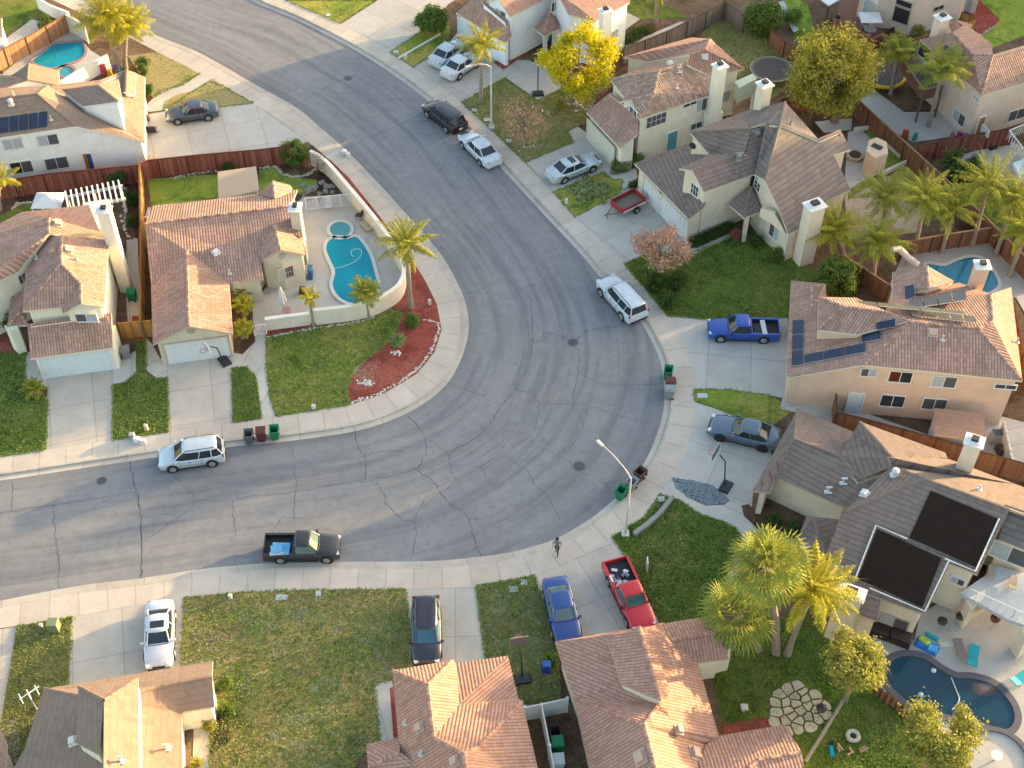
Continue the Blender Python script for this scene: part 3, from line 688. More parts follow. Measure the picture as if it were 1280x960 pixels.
H1.mass(dict(r1=(158, 87, 4.4), r2=(157, 115, 4.4), a1=(147, 92, 3.7), a2=(150, 116, 3.7), b1=(170, 91, 3.75), b2=(168, 120, 3.75)), ['r1 r2 a2 a1', 'r1 b1 b2 r2'], base=2.8, over=.1)
H1.panels([(-25, 150), (60, 138), (60, 159), (-25, 171)], 7, 1)
for x, y, w_, h_, l, r_ in ((16, 180, 1.5, 1.0, GLASSL, GLASSL), (60, 175, 1.6, 1.0, GLASSL, SCREEN), (27, 209, 1.7, 1.15, GLASS, SCREEN), (71, 204, 1.8, 1.15, SCREEN, SCREEN)): H1.window(x, y, w_, h_, left=l, right=r_)
H1.window(110, 202, .8, 1.7, left=flat('amber_poster', (.35, .14, .02), .4), right=flat('amber_poster2', (.03, .08, .2), .4), split=False)
H1.vent(14, 131, 'turbine'); H1.vent(17, 120, 'pipe'); H1.vent(64, 150, 'pipe')
# ---- white house with golden roof, left
H2 = House('cream two-storey house with red tile roof and white balcony chimney beside white pergola', W_CREAM, PINK, TRIMC, (85, 470))
H2.mass(dict(n1=(27, 265, 5.2), n2=(111, 256, 5.2), n3=(125, 290, 5.2), t1=(60.5, 272, 6.7), t2=(60.5, 292, 6.7), w1=(22, 340, 5.2), w2=(-45, 372, 5.2), w3=(-60, 310, 5.2)), ['t1 n1 n2 n3 t2', 'n1 t1 t2 w1 w2 w3'])
H2.mass(dict(r1=(77, 295, 6.8), r2=(76, 328.5, 6.8), k=(100.5, 354, 5.9), p=(101, 379.5, 5.9), e1=(136, 298, 5.0), e2=(130.5, 384.5, 5.0), e3=(31.6, 341, 5.0), e4=(28, 389, 5.0), e5=(76, 384, 5.0), g1=(79, 392, 4.9), n=(60, 294, 6.0)),
        ['r1 e1 e2 p k r2', 'r2 k g1 e5 e4', 'k p g1', 'r1 r2 e4 e3 n'])
H2.mass(dict(a=(34, 405, 3.9), b=(139, 391, 3.9), c=(141, 434.5, 2.6), d=(38, 448, 2.6)), ['a b c d'], over=.25)
H2.mass(dict(a=(13.5, 372, 3.0), b=(30, 362, 3.6), c=(34, 406, 2.6), d=(9, 408, 2.6), p=(25, 390, 3.3)), ['a b p', 'b c p', 'c d p', 'd a p'], over=.6, walls=False)
H2.chimney(130, 263, 8.2, .9, .7, rz=0); 
H2.block([(140, 435), (153, 434), (150, 461), (139, 461)], 2.5); H2.block([(17, 436), (33, 433), (34, 440), (24, 443)], 2.6)
H2.block([(121, 312), (153, 307), (156, 342), (126, 346)], 5.0, name='balcony_wall')
H2.door(96, 455, 4.9, 2.15, GDOORB, name='garage_door', panels=(4, 8), handle=False)
H2.window(108, 397, 1.5, .75, left=SCREEN, right=GLASSL); H2.window(28, 348, .6, .8, left=SCREEN)
for x, y in ((72, 280), (85, 313)): H2.vent(x, y, 'hood', flat('vent_tan', (.5, .38, .26), .7), 1.3)
H2.vent(67, 316, 'hood', flat('vent_pink', (.4, .25, .2), .7)); H2.vent(46, 323, 'pipe'); H2.vent(96, 325, 'pipe')
# ---- single-storey pool house
H3 = House('one-storey sage walled house with pink tile roof between the cedar fence and the pool deck', W_SAND, PINK, TRIMT, (290, 430))
H3.mass(dict(a=(181, 280, 4.7), b=(363, 257.5, 4.7), c=(372, 237, 2.8), d=(191.5, 257, 2.8), y1=(378, 296, 3.5), y2=(344, 284, 4.1), y3=(325, 324, 3.3), x3=(330, 349, 2.7), x4=(288, 353, 2.7), v=(233, 313, 4.0), s1=(189, 360, 2.7)),
        ['a b c d', 'a b y1 y2 y3 x3 x4 v s1'], over=.3)
H3.mass(dict(v=(233, 313, 4.0), p=(235.6, 408, 4.0), e1=(286, 347, 2.7), e2=(291, 417, 2.7), f1=(188.5, 352, 2.7), f2=(191, 430.5, 2.7)), ['v p e2 e1', 'v f1 f2 p'], over=.3)
H3.mass(dict(v=(343, 280, 4.5), p=(350, 312, 4.5), e1=(379, 295, 3.2), e2=(380.5, 318, 3.2), f1=(321, 317, 3.3), f2=(326.5, 326, 3.2)), ['v p e2 e1', 'v f1 f2 p'], over=.2)
H3.mass(dict(v=(341, 226, 3.7), w=(343, 246, 3.9), a=(323, 241, 3.0), b=(364, 240, 3.0), c=(365, 234, 2.8), d=(362, 231, 2.8)), ['v w a', 'v d c b w'], over=.25)
H3.chimney(369, 260, 5.6, .75, .9, z0=LOT)
H3.door(247, 437, 4.6, 2.1, GDOOR, name='garage_door', panels=(4, 8), frame=TRIMT, handle=False)
H3.window(357, 341, 1.2, 1.05, left=GLASSL, right=SCREEN, frame=TRIMT, bars=5)
H3.vent(270, 316, 'hood', flat('vent_white', (.6, .58, .55), .7)); H3.vent(287, 342, 'pipe')
def round_vent(h, px, py, r, mat):
    q = h.hit(px, py)
    if q is None: return
    p, n = q; n = Vector((n.x, n.y, 0)).normalized(); m = MB(); m.tube([p, p+n*.05], r, 20); m.build('round_vent', mat, h.t)
round_vent(H3, 239, 413, .33, flat('vent_sand', (.33, .3, .23), .8)); round_vent(H3, 352.5, 320, .28, flat('vent_sand', (.33, .3, .23), .8))
# ---- tan roof house bottom left
H4 = House('house with tan tile roof and bright white ridge wall behind the white sedan driveway', W_CREAM, TAN, TRIMT, (140, 940))
H4.mass(dict(A=(55, 861, 2.8), B=(266, 826, 2.8), C=(268, 883, 2.8), D=(227, 890, 2.8), E=(229, 1010, 2.8), G=(-5, 1000, 2.8), W1=(194, 859, 3.9), W2=(265, 845, 3.9), K1=(130, 876, 4.7), K2=(130, 1010, 4.7), H=(30.5, 936, 2.8)),
        ['A B W2 W1 K1', 'W1 W2 C D', 'K1 W1 D E K2', 'A K1 K2 G H'], over=.3)
H4.mass(dict(r1=(130, 875, 6.5), r2=(129, 1010, 6.5), a=(98, 858.5, 5.3), b=(172.5, 848, 5.3), c=(174, 1010, 5.3), d=(95, 928, 5.3), e=(123, 943, 6.2), f=(110, 985, 5.2)), ['a b r1', 'r1 b c r2', 'a r1 e d'], base=2.9, over=.12, wm=W_CREAM)
for x, y, k in ((92, 927, 'hood'), (151, 952, 'tee'), (209, 936, 'tee')): H4.vent(x, y, k, flat('vent_pale', (.66, .6, .53), .6))
# ---- terracotta roof bottom centre
H5 = House('peach terracotta hip roof house behind the driveway with the black wagon', W_CREAM, PEACH, TRIMT, (560, 940))
H5.mass(dict(a=(490.5, 838, 3.0), b=(566, 825, 3.0), c=(534.5, 856, 4.4), d=(542, 922, 4.7), e=(574.5, 880, 3.5), x=(570, 829, 3.0), f=(635, 819.5, 3.0), h=(648, 873, 3.0), j=(652.6, 876, 3.3), k=(598, 934, 4.9), l=(684, 1010, 3.3), m=(579, 942, 5.6), m2=(592, 1010, 5.6), n=(499, 937, 3.0), o=(516, 1010, 3.0)),
        ['a b c', 'a c d m m2 o n', 'c b x e d', 'x f e', 'e f h j', 'd e j k m', 'k j l m2 m'], over=.3, planar=['a n d c m m2'])
H5.mass(dict(a=(458, 930, 2.8), b=(499, 921.5, 2.8), c=(500, 940, 3.5), d=(530, 962, 3.6), e=(540, 1000, 3.6), f=(420, 985, 2.7), g=(460, 960, 2.7), r=(500, 942, 3.6)), ['a b c g', 'g c d e f'], over=.25)
for x, y in ((525, 910), (569, 952)): H5.vent(x, y, 'hood', flat('vent_pinkish', (.5, .34, .27), .7), 1.1)
for x, y in ((507, 904), (527, 943)): H5.vent(x, y, 'pipe')
# ---- terracotta roof bottom right of centre
H6 = House('large terracotta roofed house in front of the red pickup and blue sedan', W_CREAM, PEACH, TRIMT, (790, 940))
H6.mass(dict(a=(694, 802, 2.9), a2=(760, 790.5, 2.9), b=(829, 779.5, 2.9), q=(760, 801, 3.3), U1=(800, 789, 3.7), U2=(825.6, 877, 5.6), U3=(805, 906.7, 6.0), U4=(832, 1010, 6.0), W1=(838.5, 800, 3.7), R2=(872, 828, 2.9), R3=(899, 921, 2.9), R4=(880, 930, 3.0), R5=(900, 1010, 3.0), L1=(717, 872, 2.9), L2=(748, 1010, 2.9),
        wf=(885, 770, 2.9), wr=(896, 789.5, 3.7), ws=(911, 823, 2.9)),
        ['a a2 b U1 U2 U3 L1', 'L1 U3 U4 L2', 'U1 b W1 R2 R3 R4 R5 U4 U3 U2', 'b wf wr W1', 'W1 wr ws R2'], over=.35, planar=['R2 R3 U3 U4 U2 U1'])
H6.mass(dict(a=(759, 800, 4.3), b=(798.6, 783, 5.2), c=(825.8, 876, 5.9), d=(777, 855, 4.9), e=(815, 792, 4.7), f=(838, 868, 5.2)), ['a b c d', 'b e f c'], base=3.0, over=.15)
H6.mass(dict(a=(872, 950, 3.6), b=(890, 921, 2.9), c=(981.5, 905.5, 2.8), d=(1002, 940, 3.6), e=(948, 950, 3.7), f=(885, 1000, 3.8), g=(1010, 1000, 2.8), h=(950, 1010, 2.8)), ['b c d e f a', 'd g h e', 'e h f'], over=.3)
for x, y, k, s_ in ((801, 947, 'hood', 1.5), (868, 942, 'hood', 1.4), (848, 913, 'hood', 1.0)): H6.vent(x, y, k, flat('vent_pinkish', (.5, .34, .27), .7), s_)
H6.block([(889, 823), (908, 820), (909, 838), (894, 842)], 2.7, name='porch_column')
# ---- greybrown house right
H7 = House('large grey-brown tile house with black pool heating mats and rear balcony', W_BEIGE, GREY, TRIMT, (1060, 700))
H7.mass(dict(a=(997, 511, 3.0), b=(941, 613.5, 3.0), c=(963, 616, 3.0), d=(985, 559.5, 4.0), e=(993, 548, 4.4), K1=(1050, 570, 4.3), K2=(1075, 597, 4.3), g=(1070, 541, 3.3), s1=(970, 597, 3.0), s2=(1056, 634, 3.2), r=(1115, 582, 5.5), s3=(1149, 597, 5.0)),
        ['a e d s1 c b', 'a K1 e', 'a g K1', 'e K1 K2 d', 'd K2 r s3 s2 s1'], planar=['d s1 s2 K2 r s3'])
H7.mass(dict(g0=(1075, 527, 4.9), g1=(1066, 542, 4.2), g2=(1050, 570, 4.35), g3=(1075, 597, 4.25), r=(1115, 582, 5.35), l=(1116, 572, 5.6), m=(1184, 572.5, 4.6), n=(1182, 566, 4.5)), ['g0 g1 g2 g3 r l', 'g0 l m n', 'l r m'], base=2.8, over=.15)
H7.mass(dict(R1=(1114.6, 582, 5.3), R2=(1155, 598, 6.5), R3=(1262, 637, 6.5), E1=(1222, 718, 4.9), E2=(1187, 704, 4.9), E3=(1157, 768, 4.0), E4=(1072, 738, 4.0), E5=(1033, 691, 4.2), E6=(1055, 640, 4.9), N0=(1110, 571, 6.5), N1=(1184, 573, 5.0), N2=(1272, 606, 4.7), N3=(1300, 618, 5.0), N4=(1300, 650, 6.5)),
        ['R2 R3 E1 E2 E3 E4 E5 E6', 'R1 R2 E6', 'N0 N1 N2 N3 N4 R3 R2 R1'], base=LOT, planar=['R2 R3 E5 E1 E2 E3 E4 E6', 'R2 R3 N2 N0 N1 N3'])
H7.mass(dict(a=(1262, 630, 6.2), b=(1300, 645, 6.2), c=(1300, 694, 5.0), d=(1248.5, 674, 5.0)), ['a b c d'], rm=GREY2, over=.25)
H7.mass(dict(p=(1016, 646, 3.4), a=(1049, 649, 3.2), b=(1034, 694, 2.6), c=(998, 672, 2.6), d=(1008, 645, 2.9)), ['p a b', 'p b c', 'p c d'], over=.3, walls=False)
H7.block([(1001, 693), (1009, 692), (1010, 700), (1002, 701)], 2.5, name='porch_column')
H7.chimney(1064, 741, 5.0, 1.5, .8, rz=math.radians(-24), z0=LOT); H7.chimney(1218, 552, 7.6, 1.0, .8, rz=math.radians(-24), z0=2.0)
H7.mass(dict(a=(1076, 726, 4.0), b=(1103, 737, 3.9), c=(1096, 776, 3.0), d=(1068, 766, 3.0)), ['a b c d'], over=.12, ridge=False)
H7.panels([(1163, 612), (1249, 648), (1221, 711), (1135, 673)], 1, 1, flat('pool_mat_black', (.022, .014, .010), .75, .1, var=.3), lift=.1)
H7.panels([(1096, 660), (1178, 697), (1153, 761), (1071, 724)], 1, 1, flat('pool_mat_black', (.022, .014, .010), .75, .1), lift=.1)
def roofline(h, pts, r=.05, mat=None, name='pipe', lift=.12):
    q = h.hit(sum(p[0] for p in pts)/len(pts), sum(p[1] for p in pts)/len(pts))
    if q is None: return
    p0, n = q; p0 = p0+n*lift; w_ = [h.plane_pt(x, y, p0, n) for x, y in pts]; m = MB(); m.tube(w_, r, 6); m.build(name, mat or TRIMW, h.t)
roofline(H7, [(1069, 723), (1095, 656.5), (1134, 673.5)]); roofline(H7, [(1181, 698), (1219, 714), (1249, 648)]); roofline(H7, [(1087, 735), (1156, 764), (1186, 701)])
for x, y, k in ((1118, 594, 'turbine'), (1054, 604, 'tee'), (1035, 615, 'tee'), (1081, 618, 'hood'), (1224, 612, 'pipe')): H7.vent(x, y, k, flat('vent_galv', (.55, .57, .6), .4))
H7.window(1117, 778, 1.7, 1.2, left=GLASSL, right=SCREEN, frame=TRIMT); H7.window(1197, 726, .8, .6, left=GLASSL, right=SCREEN, frame=TRIMW)
H7.window(1262, 692, 2.2, 1.5, left=GLASSL, right=SCREEN, frame=TRIMW)
H7.block([(1200, 741), (1248, 708), (1310, 724), (1310, 790), (1262, 775)], 2.75, z0=2.45, name='balcony', mat=flat('balcony_floor', (.42, .44, .45), .7), zpix=2.75)
m_ = MB()
for a, b in (((1213, 736), (1270, 762)), ((1270, 762), (1310, 778))):
    A, B = P(*a, 3.6), P(*b, 3.6); m_.tube([A, B], .04, 6)
    for i in range(7): q = A.lerp(B, i/6); m_.tube([q, q-Vector((0, 0, .85))], .025, 6)
m_.build('railing', TRIMW, H7.t)
H7.block([(1262, 810), (1272, 805), (1280, 818), (1270, 824)], 2.5, name='balcony_post'); H7.block([(1196, 776), (1204, 773), (1209, 782), (1201, 786)], 2.5, name='balcony_post')
# ---- salmon house with solar panels, right
H8 = House('salmon stucco two-storey house with solar panel rows next to the blue pickup driveway', stucco('stucco_salmon', (.50, .36, .265)), PINK, TRIMC, (1120, 505))
H8.mass(dict(a=(989, 350.5, 3.0), b=(983, 472.5, 3.0), u=(1024, 373, 4.7), a2=(1032, 354.5, 3.6), c=(1080, 456, 5.4), K1=(1137, 402, 6.9), K2=(1224, 410.6, 6.9), d=(1278, 476, 5.2), e=(1264, 359, 5.0), f=(1238.5, 367.5, 6.4), g=(1241, 402, 6.9), h3=(1199, 353, 4.9), h4=(1158, 362, 4.9), h5=(1116, 371, 5.4), v=(1113, 391, 6.7)),
        ['a b c K1 v u a2', 'c K1 K2 d', 'K2 d e f g', 'K1 K2 g f h3 h4 h5 v'], over=.3, planar=['a b K1 c v u a2', 'K1 K2 h5 h3 h4'])
H8.mass(dict(u1=(1024, 371, 5.3), u2=(1022, 412, 5.0), u5=(1054, 383, 6.4), u3=(1072, 418, 5.7), K=(1136, 401, 7.0), v=(1113, 391, 6.9), n=(1070, 372, 5.4)), ['u1 u2 u5', 'u5 u2 u3 K v', 'u1 u5 v n'], base=3.0, over=.12)
H8.mass(dict(a=(1115.7, 340, 5.0), p=(1158.6, 332, 6.2), q=(1161, 362, 6.2), b=(1116, 372, 5.0), r=(1192, 351, 5.2), s=(1186, 357, 5.2)), ['a p q b', 'p r s q'], over=.25)
H8.mass(dict(a=(1032, 354.5, 3.6), b=(1033, 372, 3.6), c=(1015, 357, 3.8), d=(1015, 384, 3.8), e=(1004, 353, 3.2), f=(1003, 380, 3.2)), ['c d b a', 'c e f d'], base=2.9, over=.05)
H8.chimney(1228, 332, 7.0, .9, .8, z0=LOT)
for q_, n_ in (([(990, 400), (1005, 399), (1004, 456), (989, 458)], (1, 3)), ([(1005, 443), (1082, 428), (1082.5, 440), (1005, 455)], (3, 1)), ([(1076, 417), (1101, 412), (1102, 424), (1077, 428.5)], (1, 1)), ([(1094, 403), (1119, 397.5), (1120, 409), (1095, 413)], (1, 1))): H8.panels(q_, *n_)
H8.panels([(1135, 375), (1207, 360), (1209, 375), (1137, 386)], 4, 1, lift=.3); H8.panels([(1130, 358), (1143, 355), (1145, 371), (1131, 375)], 1, 1, lift=.25)
H8.panels([(1070, 375), (1203, 388), (1206, 393), (1072, 380)], 5, 1, SOLARG, lift=.35); H8.panels([(1137, 385), (1219, 395), (1222, 404), (1140, 394)], 5, 1, SOLARG, lift=.3)
for x, y, w_, h_, l, r_ in ((1086, 465.5, 1.0, .75, SCREEN, GLASSL), (1125.5, 471, 1.5, 1.05, flat('warm_glass', (.12, .03, .012), .2), GLASS), (1180, 477, 1.6, 1.05, GLASSL, SCREEN), (1257, 483, 1.4, .4, GLASS, GLASS), (1115.5, 501, 1.6, 1.15, GLASS, GLASS), (1168, 505, 1.6, 1.1, SCREEN, SCREEN)): H8.window(x, y, w_, h_, left=l, right=r_)
H8.door(1070, 498, .95, 2.05, GDOORB); H8.vent(1166, 416, 'hood', flat('vent_pinkish', (.5, .34, .27), .7), 1.2); H8.vent(1178, 425, 'pipe'); H8.vent(1271, 428, 'pipe')
# ---- grey roof house, centre right
H9 = House('beige two-storey house with steep grey tile roof and twin garage doors behind the red trailer', W_BEIGE, GREY2, TRIMC, (930, 290))
H9.mass(dict(a=(793, 204, 2.9), b=(861, 274, 2.9), c=(880, 260, 3.4), d=(896, 214, 5.0), e=(887, 193, 5.0), f=(858, 180, 3.6)), ['a b c d e f'], rm=GREY, over=.3)
H9.mass(dict(r1=(862, 164.5, 6.6), r2=(937, 160, 7.2), g=(930, 190, 6.4), b=(887, 193.5, 5.2), n=(930, 139.5, 5.6), n0=(866, 163, 5.2)), ['r1 r2 g b', 'r1 n r2'], rm=GREY, over=.2)
H9.mass(dict(r1=(849, 210.6, 5.8), r2=(887, 193, 6.0), q=(865.5, 213, 6.1), b=(880, 240.5, 5.0), c=(943, 217.5, 5.0), g=(930, 190, 6.6), h=(958, 152.7, 7.5), k=(937, 161, 7.2)), ['r1 q g r2', 'q b c h k g'], rm=GREY, over=.25, planar=['q b c h k g'])
H9.mass(dict(T=(975, 154, 7.6), S=(956, 225, 7.3), h=(958, 152.7, 7.7), c=(943, 218, 5.25), w1=(974, 262, 5.2), w3=(1004, 285, 3.8), w2=(985, 292, 3.5), m=(1063.5, 237, 3.5), m1=(1033, 251, 5.0), n=(1041.6, 193, 5.6), o=(1063.5, 187, 5.0), q=(1050, 161.4, 6.0), t=(1022, 173.4, 6.6)),
        ['h T S c', 'T S w1 w2 w3 m1 m n o q t'], over=.3, planar=['T m w2 S w1 w3 m1 n o q t'])
H9.mass(dict(G=(981.4, 127, 7.55), T=(975, 154, 7.65), t=(1023, 174, 6.0), a=(930, 139.5, 5.6), h=(958, 152.7, 7.5), k=(937, 160, 7.0)), ['G T t', 'G a k h T'], rm=GREY2, over=.2)
H9.mass(dict(p=(939, 233.6, 4.0), a=(911, 255.5, 2.9), b=(930, 272, 2.9), c=(952, 264, 2.9), d=(953, 245, 2.9)), ['p a b', 'p b c d'], rm=GREY, over=.3, walls=False)
H9.mass(dict(a=(952, 259, 3.9), b=(969, 264, 4.3), c=(984, 290, 3.3), d=(982, 292, 3.2), e=(967, 267, 3.9)), ['a b c d e'], rm=GREY, over=.1, base=3)
H9.mass(dict(a=(1031, 255, 3.6), b=(1041, 268, 2.9), c=(1028, 274, 2.9), d=(1015, 262, 3.6)), ['a b c d'], rm=GREY, over=.1)
H9.block([(926, 298), (931, 297), (932, 302), (927, 303)], 2.8, name='porch_column'); H9.chimney(1018.5, 257, 5.9, 1.3, 1.0, rz=math.radians(25), z0=LOT, mat=W_BEIGE); H9.chimney(956, 106, 8.6, .9, .9, rz=.5, z0=3, mat=W_BEIGE)
H9.door(815, 248, 2.5, 2.1, GDOOR, name='garage_door', panels=(4, 4), handle=False, frame=TRIMC); H9.door(841, 275, 4.2, 2.1, GDOOR, name='garage_door', panels=(4, 8), handle=False, frame=TRIMC)
H9.window(867, 236, 1.2, 1.0, left=GLASS, right=GLASS, bars=3); H9.window(947, 232, .9, .8, left=GLASS, right=GLASS, bars=1); H9.window(968, 289, 1.1, 1.4, left=SCREEN, right=GLASSL, label=None)
round_vent(H9, 866, 182, .3, GLASS)
for x, y, k in ((958, 147, 'pipe'), (946, 167, 'hood'), (923, 200, 'turbine'), (921, 215, 'pipe'), (988, 155, 'pipe')): H9.vent(x, y, k, flat('vent_grey', (.2, .19, .18), .6))
# ---- cream house with clay roof, upper centre right
H10 = House('cream two-storey house with mixed clay tile roof and teal side door', W_CREAM, MIXT, TRIMC, (830, 190))
H10.mass(dict(a=(733, 140, 2.8), b=(775, 185, 2.8), c=(797, 168, 4.0), d=(797, 140, 5.0), e=(763, 115, 4.2)), ['a b c d e'], rm=PINK, over=.25)
H10.mass(dict(p=(762.5, 99, 5.0), r1=(823.4, 89.5, 6.6), q=(817, 117, 6.2), u=(789.7, 125, 5.7), x=(775.6, 127, 5.2), y=(781, 122, 5.0), t=(799, 149, 5.0), s=(892, 117, 5.0), z=(893, 93, 5.6), r2=(860, 78, 6.7), n=(815, 80, 5.0)),
         ['p r1 q u x y', 'r1 r2 z s t u q', 'p n r2 r1'], over=.25)
H10.mass(dict(a=(779, 71, 5.0), b=(811, 76.8, 4.8), c=(863, 68, 6.5), d=(881.6, 61.6, 6.8), e=(888, 48.4, 6.8), f=(864, 46.6, 5.6), g=(930, 86, 5.0), h=(892, 95, 5.0), k=(860, 78.4, 6.0)), ['a b c d e f', 'd g h k c', 'e g d'], over=.25, rm=PEACH)
H10.chimney(900, 83, 7.9, .9, .8, rz=.5, z0=LOT, shoulder=3.2)
H10.window(820, 150, 1.9, 1.1, left=SCREEN, right=SCREEN, bars=3, split=False); H10.window(862.5, 129, 1.3, .45, left=GLASS, right=GLASS); H10.window(877, 131, 1.0, 1.2, left=GLASSL, right=SCREEN); H10.window(905, 121, 1.1, 1.1, left=SCREEN, right=GLASSL); H10.window(870, 157, 1.1, .6, left=SCREEN, right=GLASS); H10.window(792, 141, 1.1, .8, left=SCREEN, right=SCREEN)
H10.door(839.5, 175, .95, 2.05, flat('teal_door', (.10, .30, .34), .5)); H10.door(752, 160, 4.4, 2.1, GDOORC, name='garage_door', panels=(4, 8), handle=False, frame=TRIMC)
for x, y, k in ((838, 80, 'hood'), (849, 90, 'tee'), (846, 110, 'pipe'), (881, 71, 'hood')): H10.vent(x, y, k, flat('vent_light', (.6, .57, .55), .6))
H10.block([(911, 150), (933, 140), (939, 146), (917, 158)], 4.2, z0=2.6, name='balcony', mat=flat('balcony_green', (.50, .55, .42), .8)); H10.block([(936, 143), (939, 142), (940, 145), (937, 146)], 2.6, name='balcony_post')
# ---- white house top centre
H11 = House('white two-storey house with orange tile roof behind the yellow tree', W_BLUEW, PEACH, TRIMC, (680, 60))
H11.mass(dict(a=(570, 16, 2.8), b=(631, 54, 2.8), c=(640, 44, 3.4), d=(634, 26, 4.4), e=(608, 4, 4.9), f=(604, -14, 4.9)), ['a b c d e f'], rm=PINK, over=.25)
H11.mass(dict(p=(622, -4, 6.3), r=(637.5, 21, 5.0), l=(608, 2, 5.2), q=(650, -45, 6.3), r2=(690, -6, 5.0), r3=(710, -45, 5.0), l2=(615, -45, 5.0)), ['p r r2 r3 q', 'p l l2 q'], over=.2)
H11.mass(dict(p=(694, -12, 6.3), r=(711, 18, 5.2), r4=(745, 26, 5.0), r2=(787, 3, 5.0), r3=(790, -45, 5.4), q=(740, -45, 6.6), l=(688, 3, 5.2), l2=(700, -45, 5.2)), ['p r r4 r2 r3 q', 'p l l2 q'], over=.2)
H11.mass(dict(p=(687, 13, 4.1), a=(667, 35, 3.0), b=(680, 45, 3.0), c=(699, 36, 3.0), d=(698, 20, 3.0)), ['p a b', 'p b c d'], rm=PINK, over=.25, walls=False)
H11.mass(dict(a=(765, 17, 3.6), b=(774, 30, 3.0), c=(766, 33, 3.0), d=(758, 30, 3.0)), ['a b c d'], rm=PINK, over=.1)
H11.chimney(757, 14, 6.4, .9, .8, rz=.5); H11.window(626, 18, 1.3, .9, left=GLASSL, right=SCREEN, bars=1); H11.window(693, 8, .7, .9, left=SCREEN, right=SCREEN); H11.window(768, 46, .8, 1.4, left=GLASSL, right=GLASSL)
H11.door(591, 38, 4.0, 2.1, GDOORB, name='garage_door', panels=(4, 8), handle=False)
H11.block([(678, 62), (682, 60), (684, 64), (680, 66)], 2.8, name='porch_column')
# ---- tan house beyond, top right
H12 = House('rose tan stucco house at the top edge with dark framed windows and red deck', W_ROSE, GREY, TRIMT, (1140, 45))
H12.block([(1070, 20), (1090, 34), (1113, 36), (1137, 45), (1175, 33), (1196, 27), (1205, 14), (1218, 18), (1222, -20), (1090, -25)], 5.3)
H12.mass(dict(a=(1060, -40, 5.4), b=(1110, -22, 5.4), c=(1140, -12, 5.4), d=(1215, -38, 5.4), e=(1140, -60, 7)), ['a b e', 'b c e', 'c d e'], over=.3, walls=False)
H12.window(1126, 18, 1.7, 1.7, left=GLASS, right=GLASS, frame=TRIMT, split=False); H12.window(1129, 5, 1.7, .7, left=GLASS, right=GLASS, frame=TRIMT, split=False); H12.window(1087, 12, 1.6, 2.0, left=GLASSL, right=GLASSL); H12.window(1173, 10, 1.1, .4, left=GLASS, right=GLASS, frame=TRIMT); H12.window(1208, 8, 1.0, 1.6, left=GLASSL, right=GLASSL)
# ---- house right top with palms
H13 = House('rose stucco house with brown tile roof and two solar panels beyond the deck', W_ROSE, PINK, TRIMC, (1240, 160))
H13.mass(dict(a=(1150, 49, 5.0), b=(1227, 119, 5.0), c=(1320, 92, 5.0), d=(1191, 40, 6.8), e=(1216, 68, 6.8), f=(1241, 68, 6.8), g=(1320, 45, 6.8), h=(1240, 55, 6.0), k=(1207, 30, 5.2), l=(1189, 27, 5.2)),
         ['a b f e d', 'b c g f', 'd e h k', 'e f h'], over=.25)
H13.mass(dict(a=(1184, 28, 5.2), b=(1190, 41, 5.2), c=(1208, 38, 4.6), d=(1215, 30, 4.4), r=(1196, 25, 5.8)), ['a b c r', 'r c d'], over=.1)
H13.chimney(1178, 22, 6.6, 1.0, .9, rz=.5, z0=LOT)
H13.panels([(1172, 60), (1183, 55.5), (1196, 66), (1186, 72)], 1, 1, SOLARD); H13.panels([(1187, 73), (1196, 66), (1206, 75), (1200, 80)], 1, 1, SOLARD)
H13.window(1156, 65, 1.6, 1.3, left=GLASS, right=GLASS, split=False); H13.window(1199, 147, 1.5, 1.1, left=GLASSL, right=SCREEN); H13.window(1271, 143, 1.8, 1.1, left=SCREEN, right=SCREEN); H13.window(1220, 123, .8, .4, left=GLASSL, right=GLASSL)
H13.door(1225, 157, .6, 2.1, flat('wood_panel', (.32, .18, .08), .6))
# ---- neighbours only partly in frame
H14 = House('corner of a pale house with a white railed balcony', W_CREAM, PINK, TRIMW, (1285, 200))
H14.block([(1266, 205), (1300, 190), (1320, 230), (1285, 245)], 3.0, z0=2.7, name='balcony', mat=TRIMW, zpix=2.9); H14.block([(1276, 200), (1320, 175), (1330, 230), (1290, 240)], 5.2)
m_ = MB()
A, B, C = P(1262, 163, 3.9), P(1283, 154, 3.9), P(1283, 190, 3.9)
for a, b in ((A, B), (A, C)):
    m_.tube([a, b], .05, 6)
    for i in range(9): q = a.lerp(b, i/8); m_.tube([q, q-Vector((0, 0, .95))], .03, 6)
m_.build('railing', TRIMW, H14.t)
H15 = House('sliver of a cream walled house at the lower left edge', W_BEIGE, TAN, TRIMT, (-20, 960))
H15.mass(dict(a=(-90, 880, 2.8), b=(-8, 893, 2.8), c=(9, 930, 2.8), d=(4, 1010, 2.8), e=(-90, 1010, 4.5)), ['a b c d e'], over=.3)
H16 = House('pale shed roof corner at the far upper left edge', W_BLUEW, TAN, TRIMW, (0, 40), cat='shed', name='shed')
H16.mass(dict(a=(-40, 10, 3.0), b=(2, 22, 3.0), c=(3, 46, 2.6), d=(-40, 60, 2.6)), ['a b c d'], over=.15)
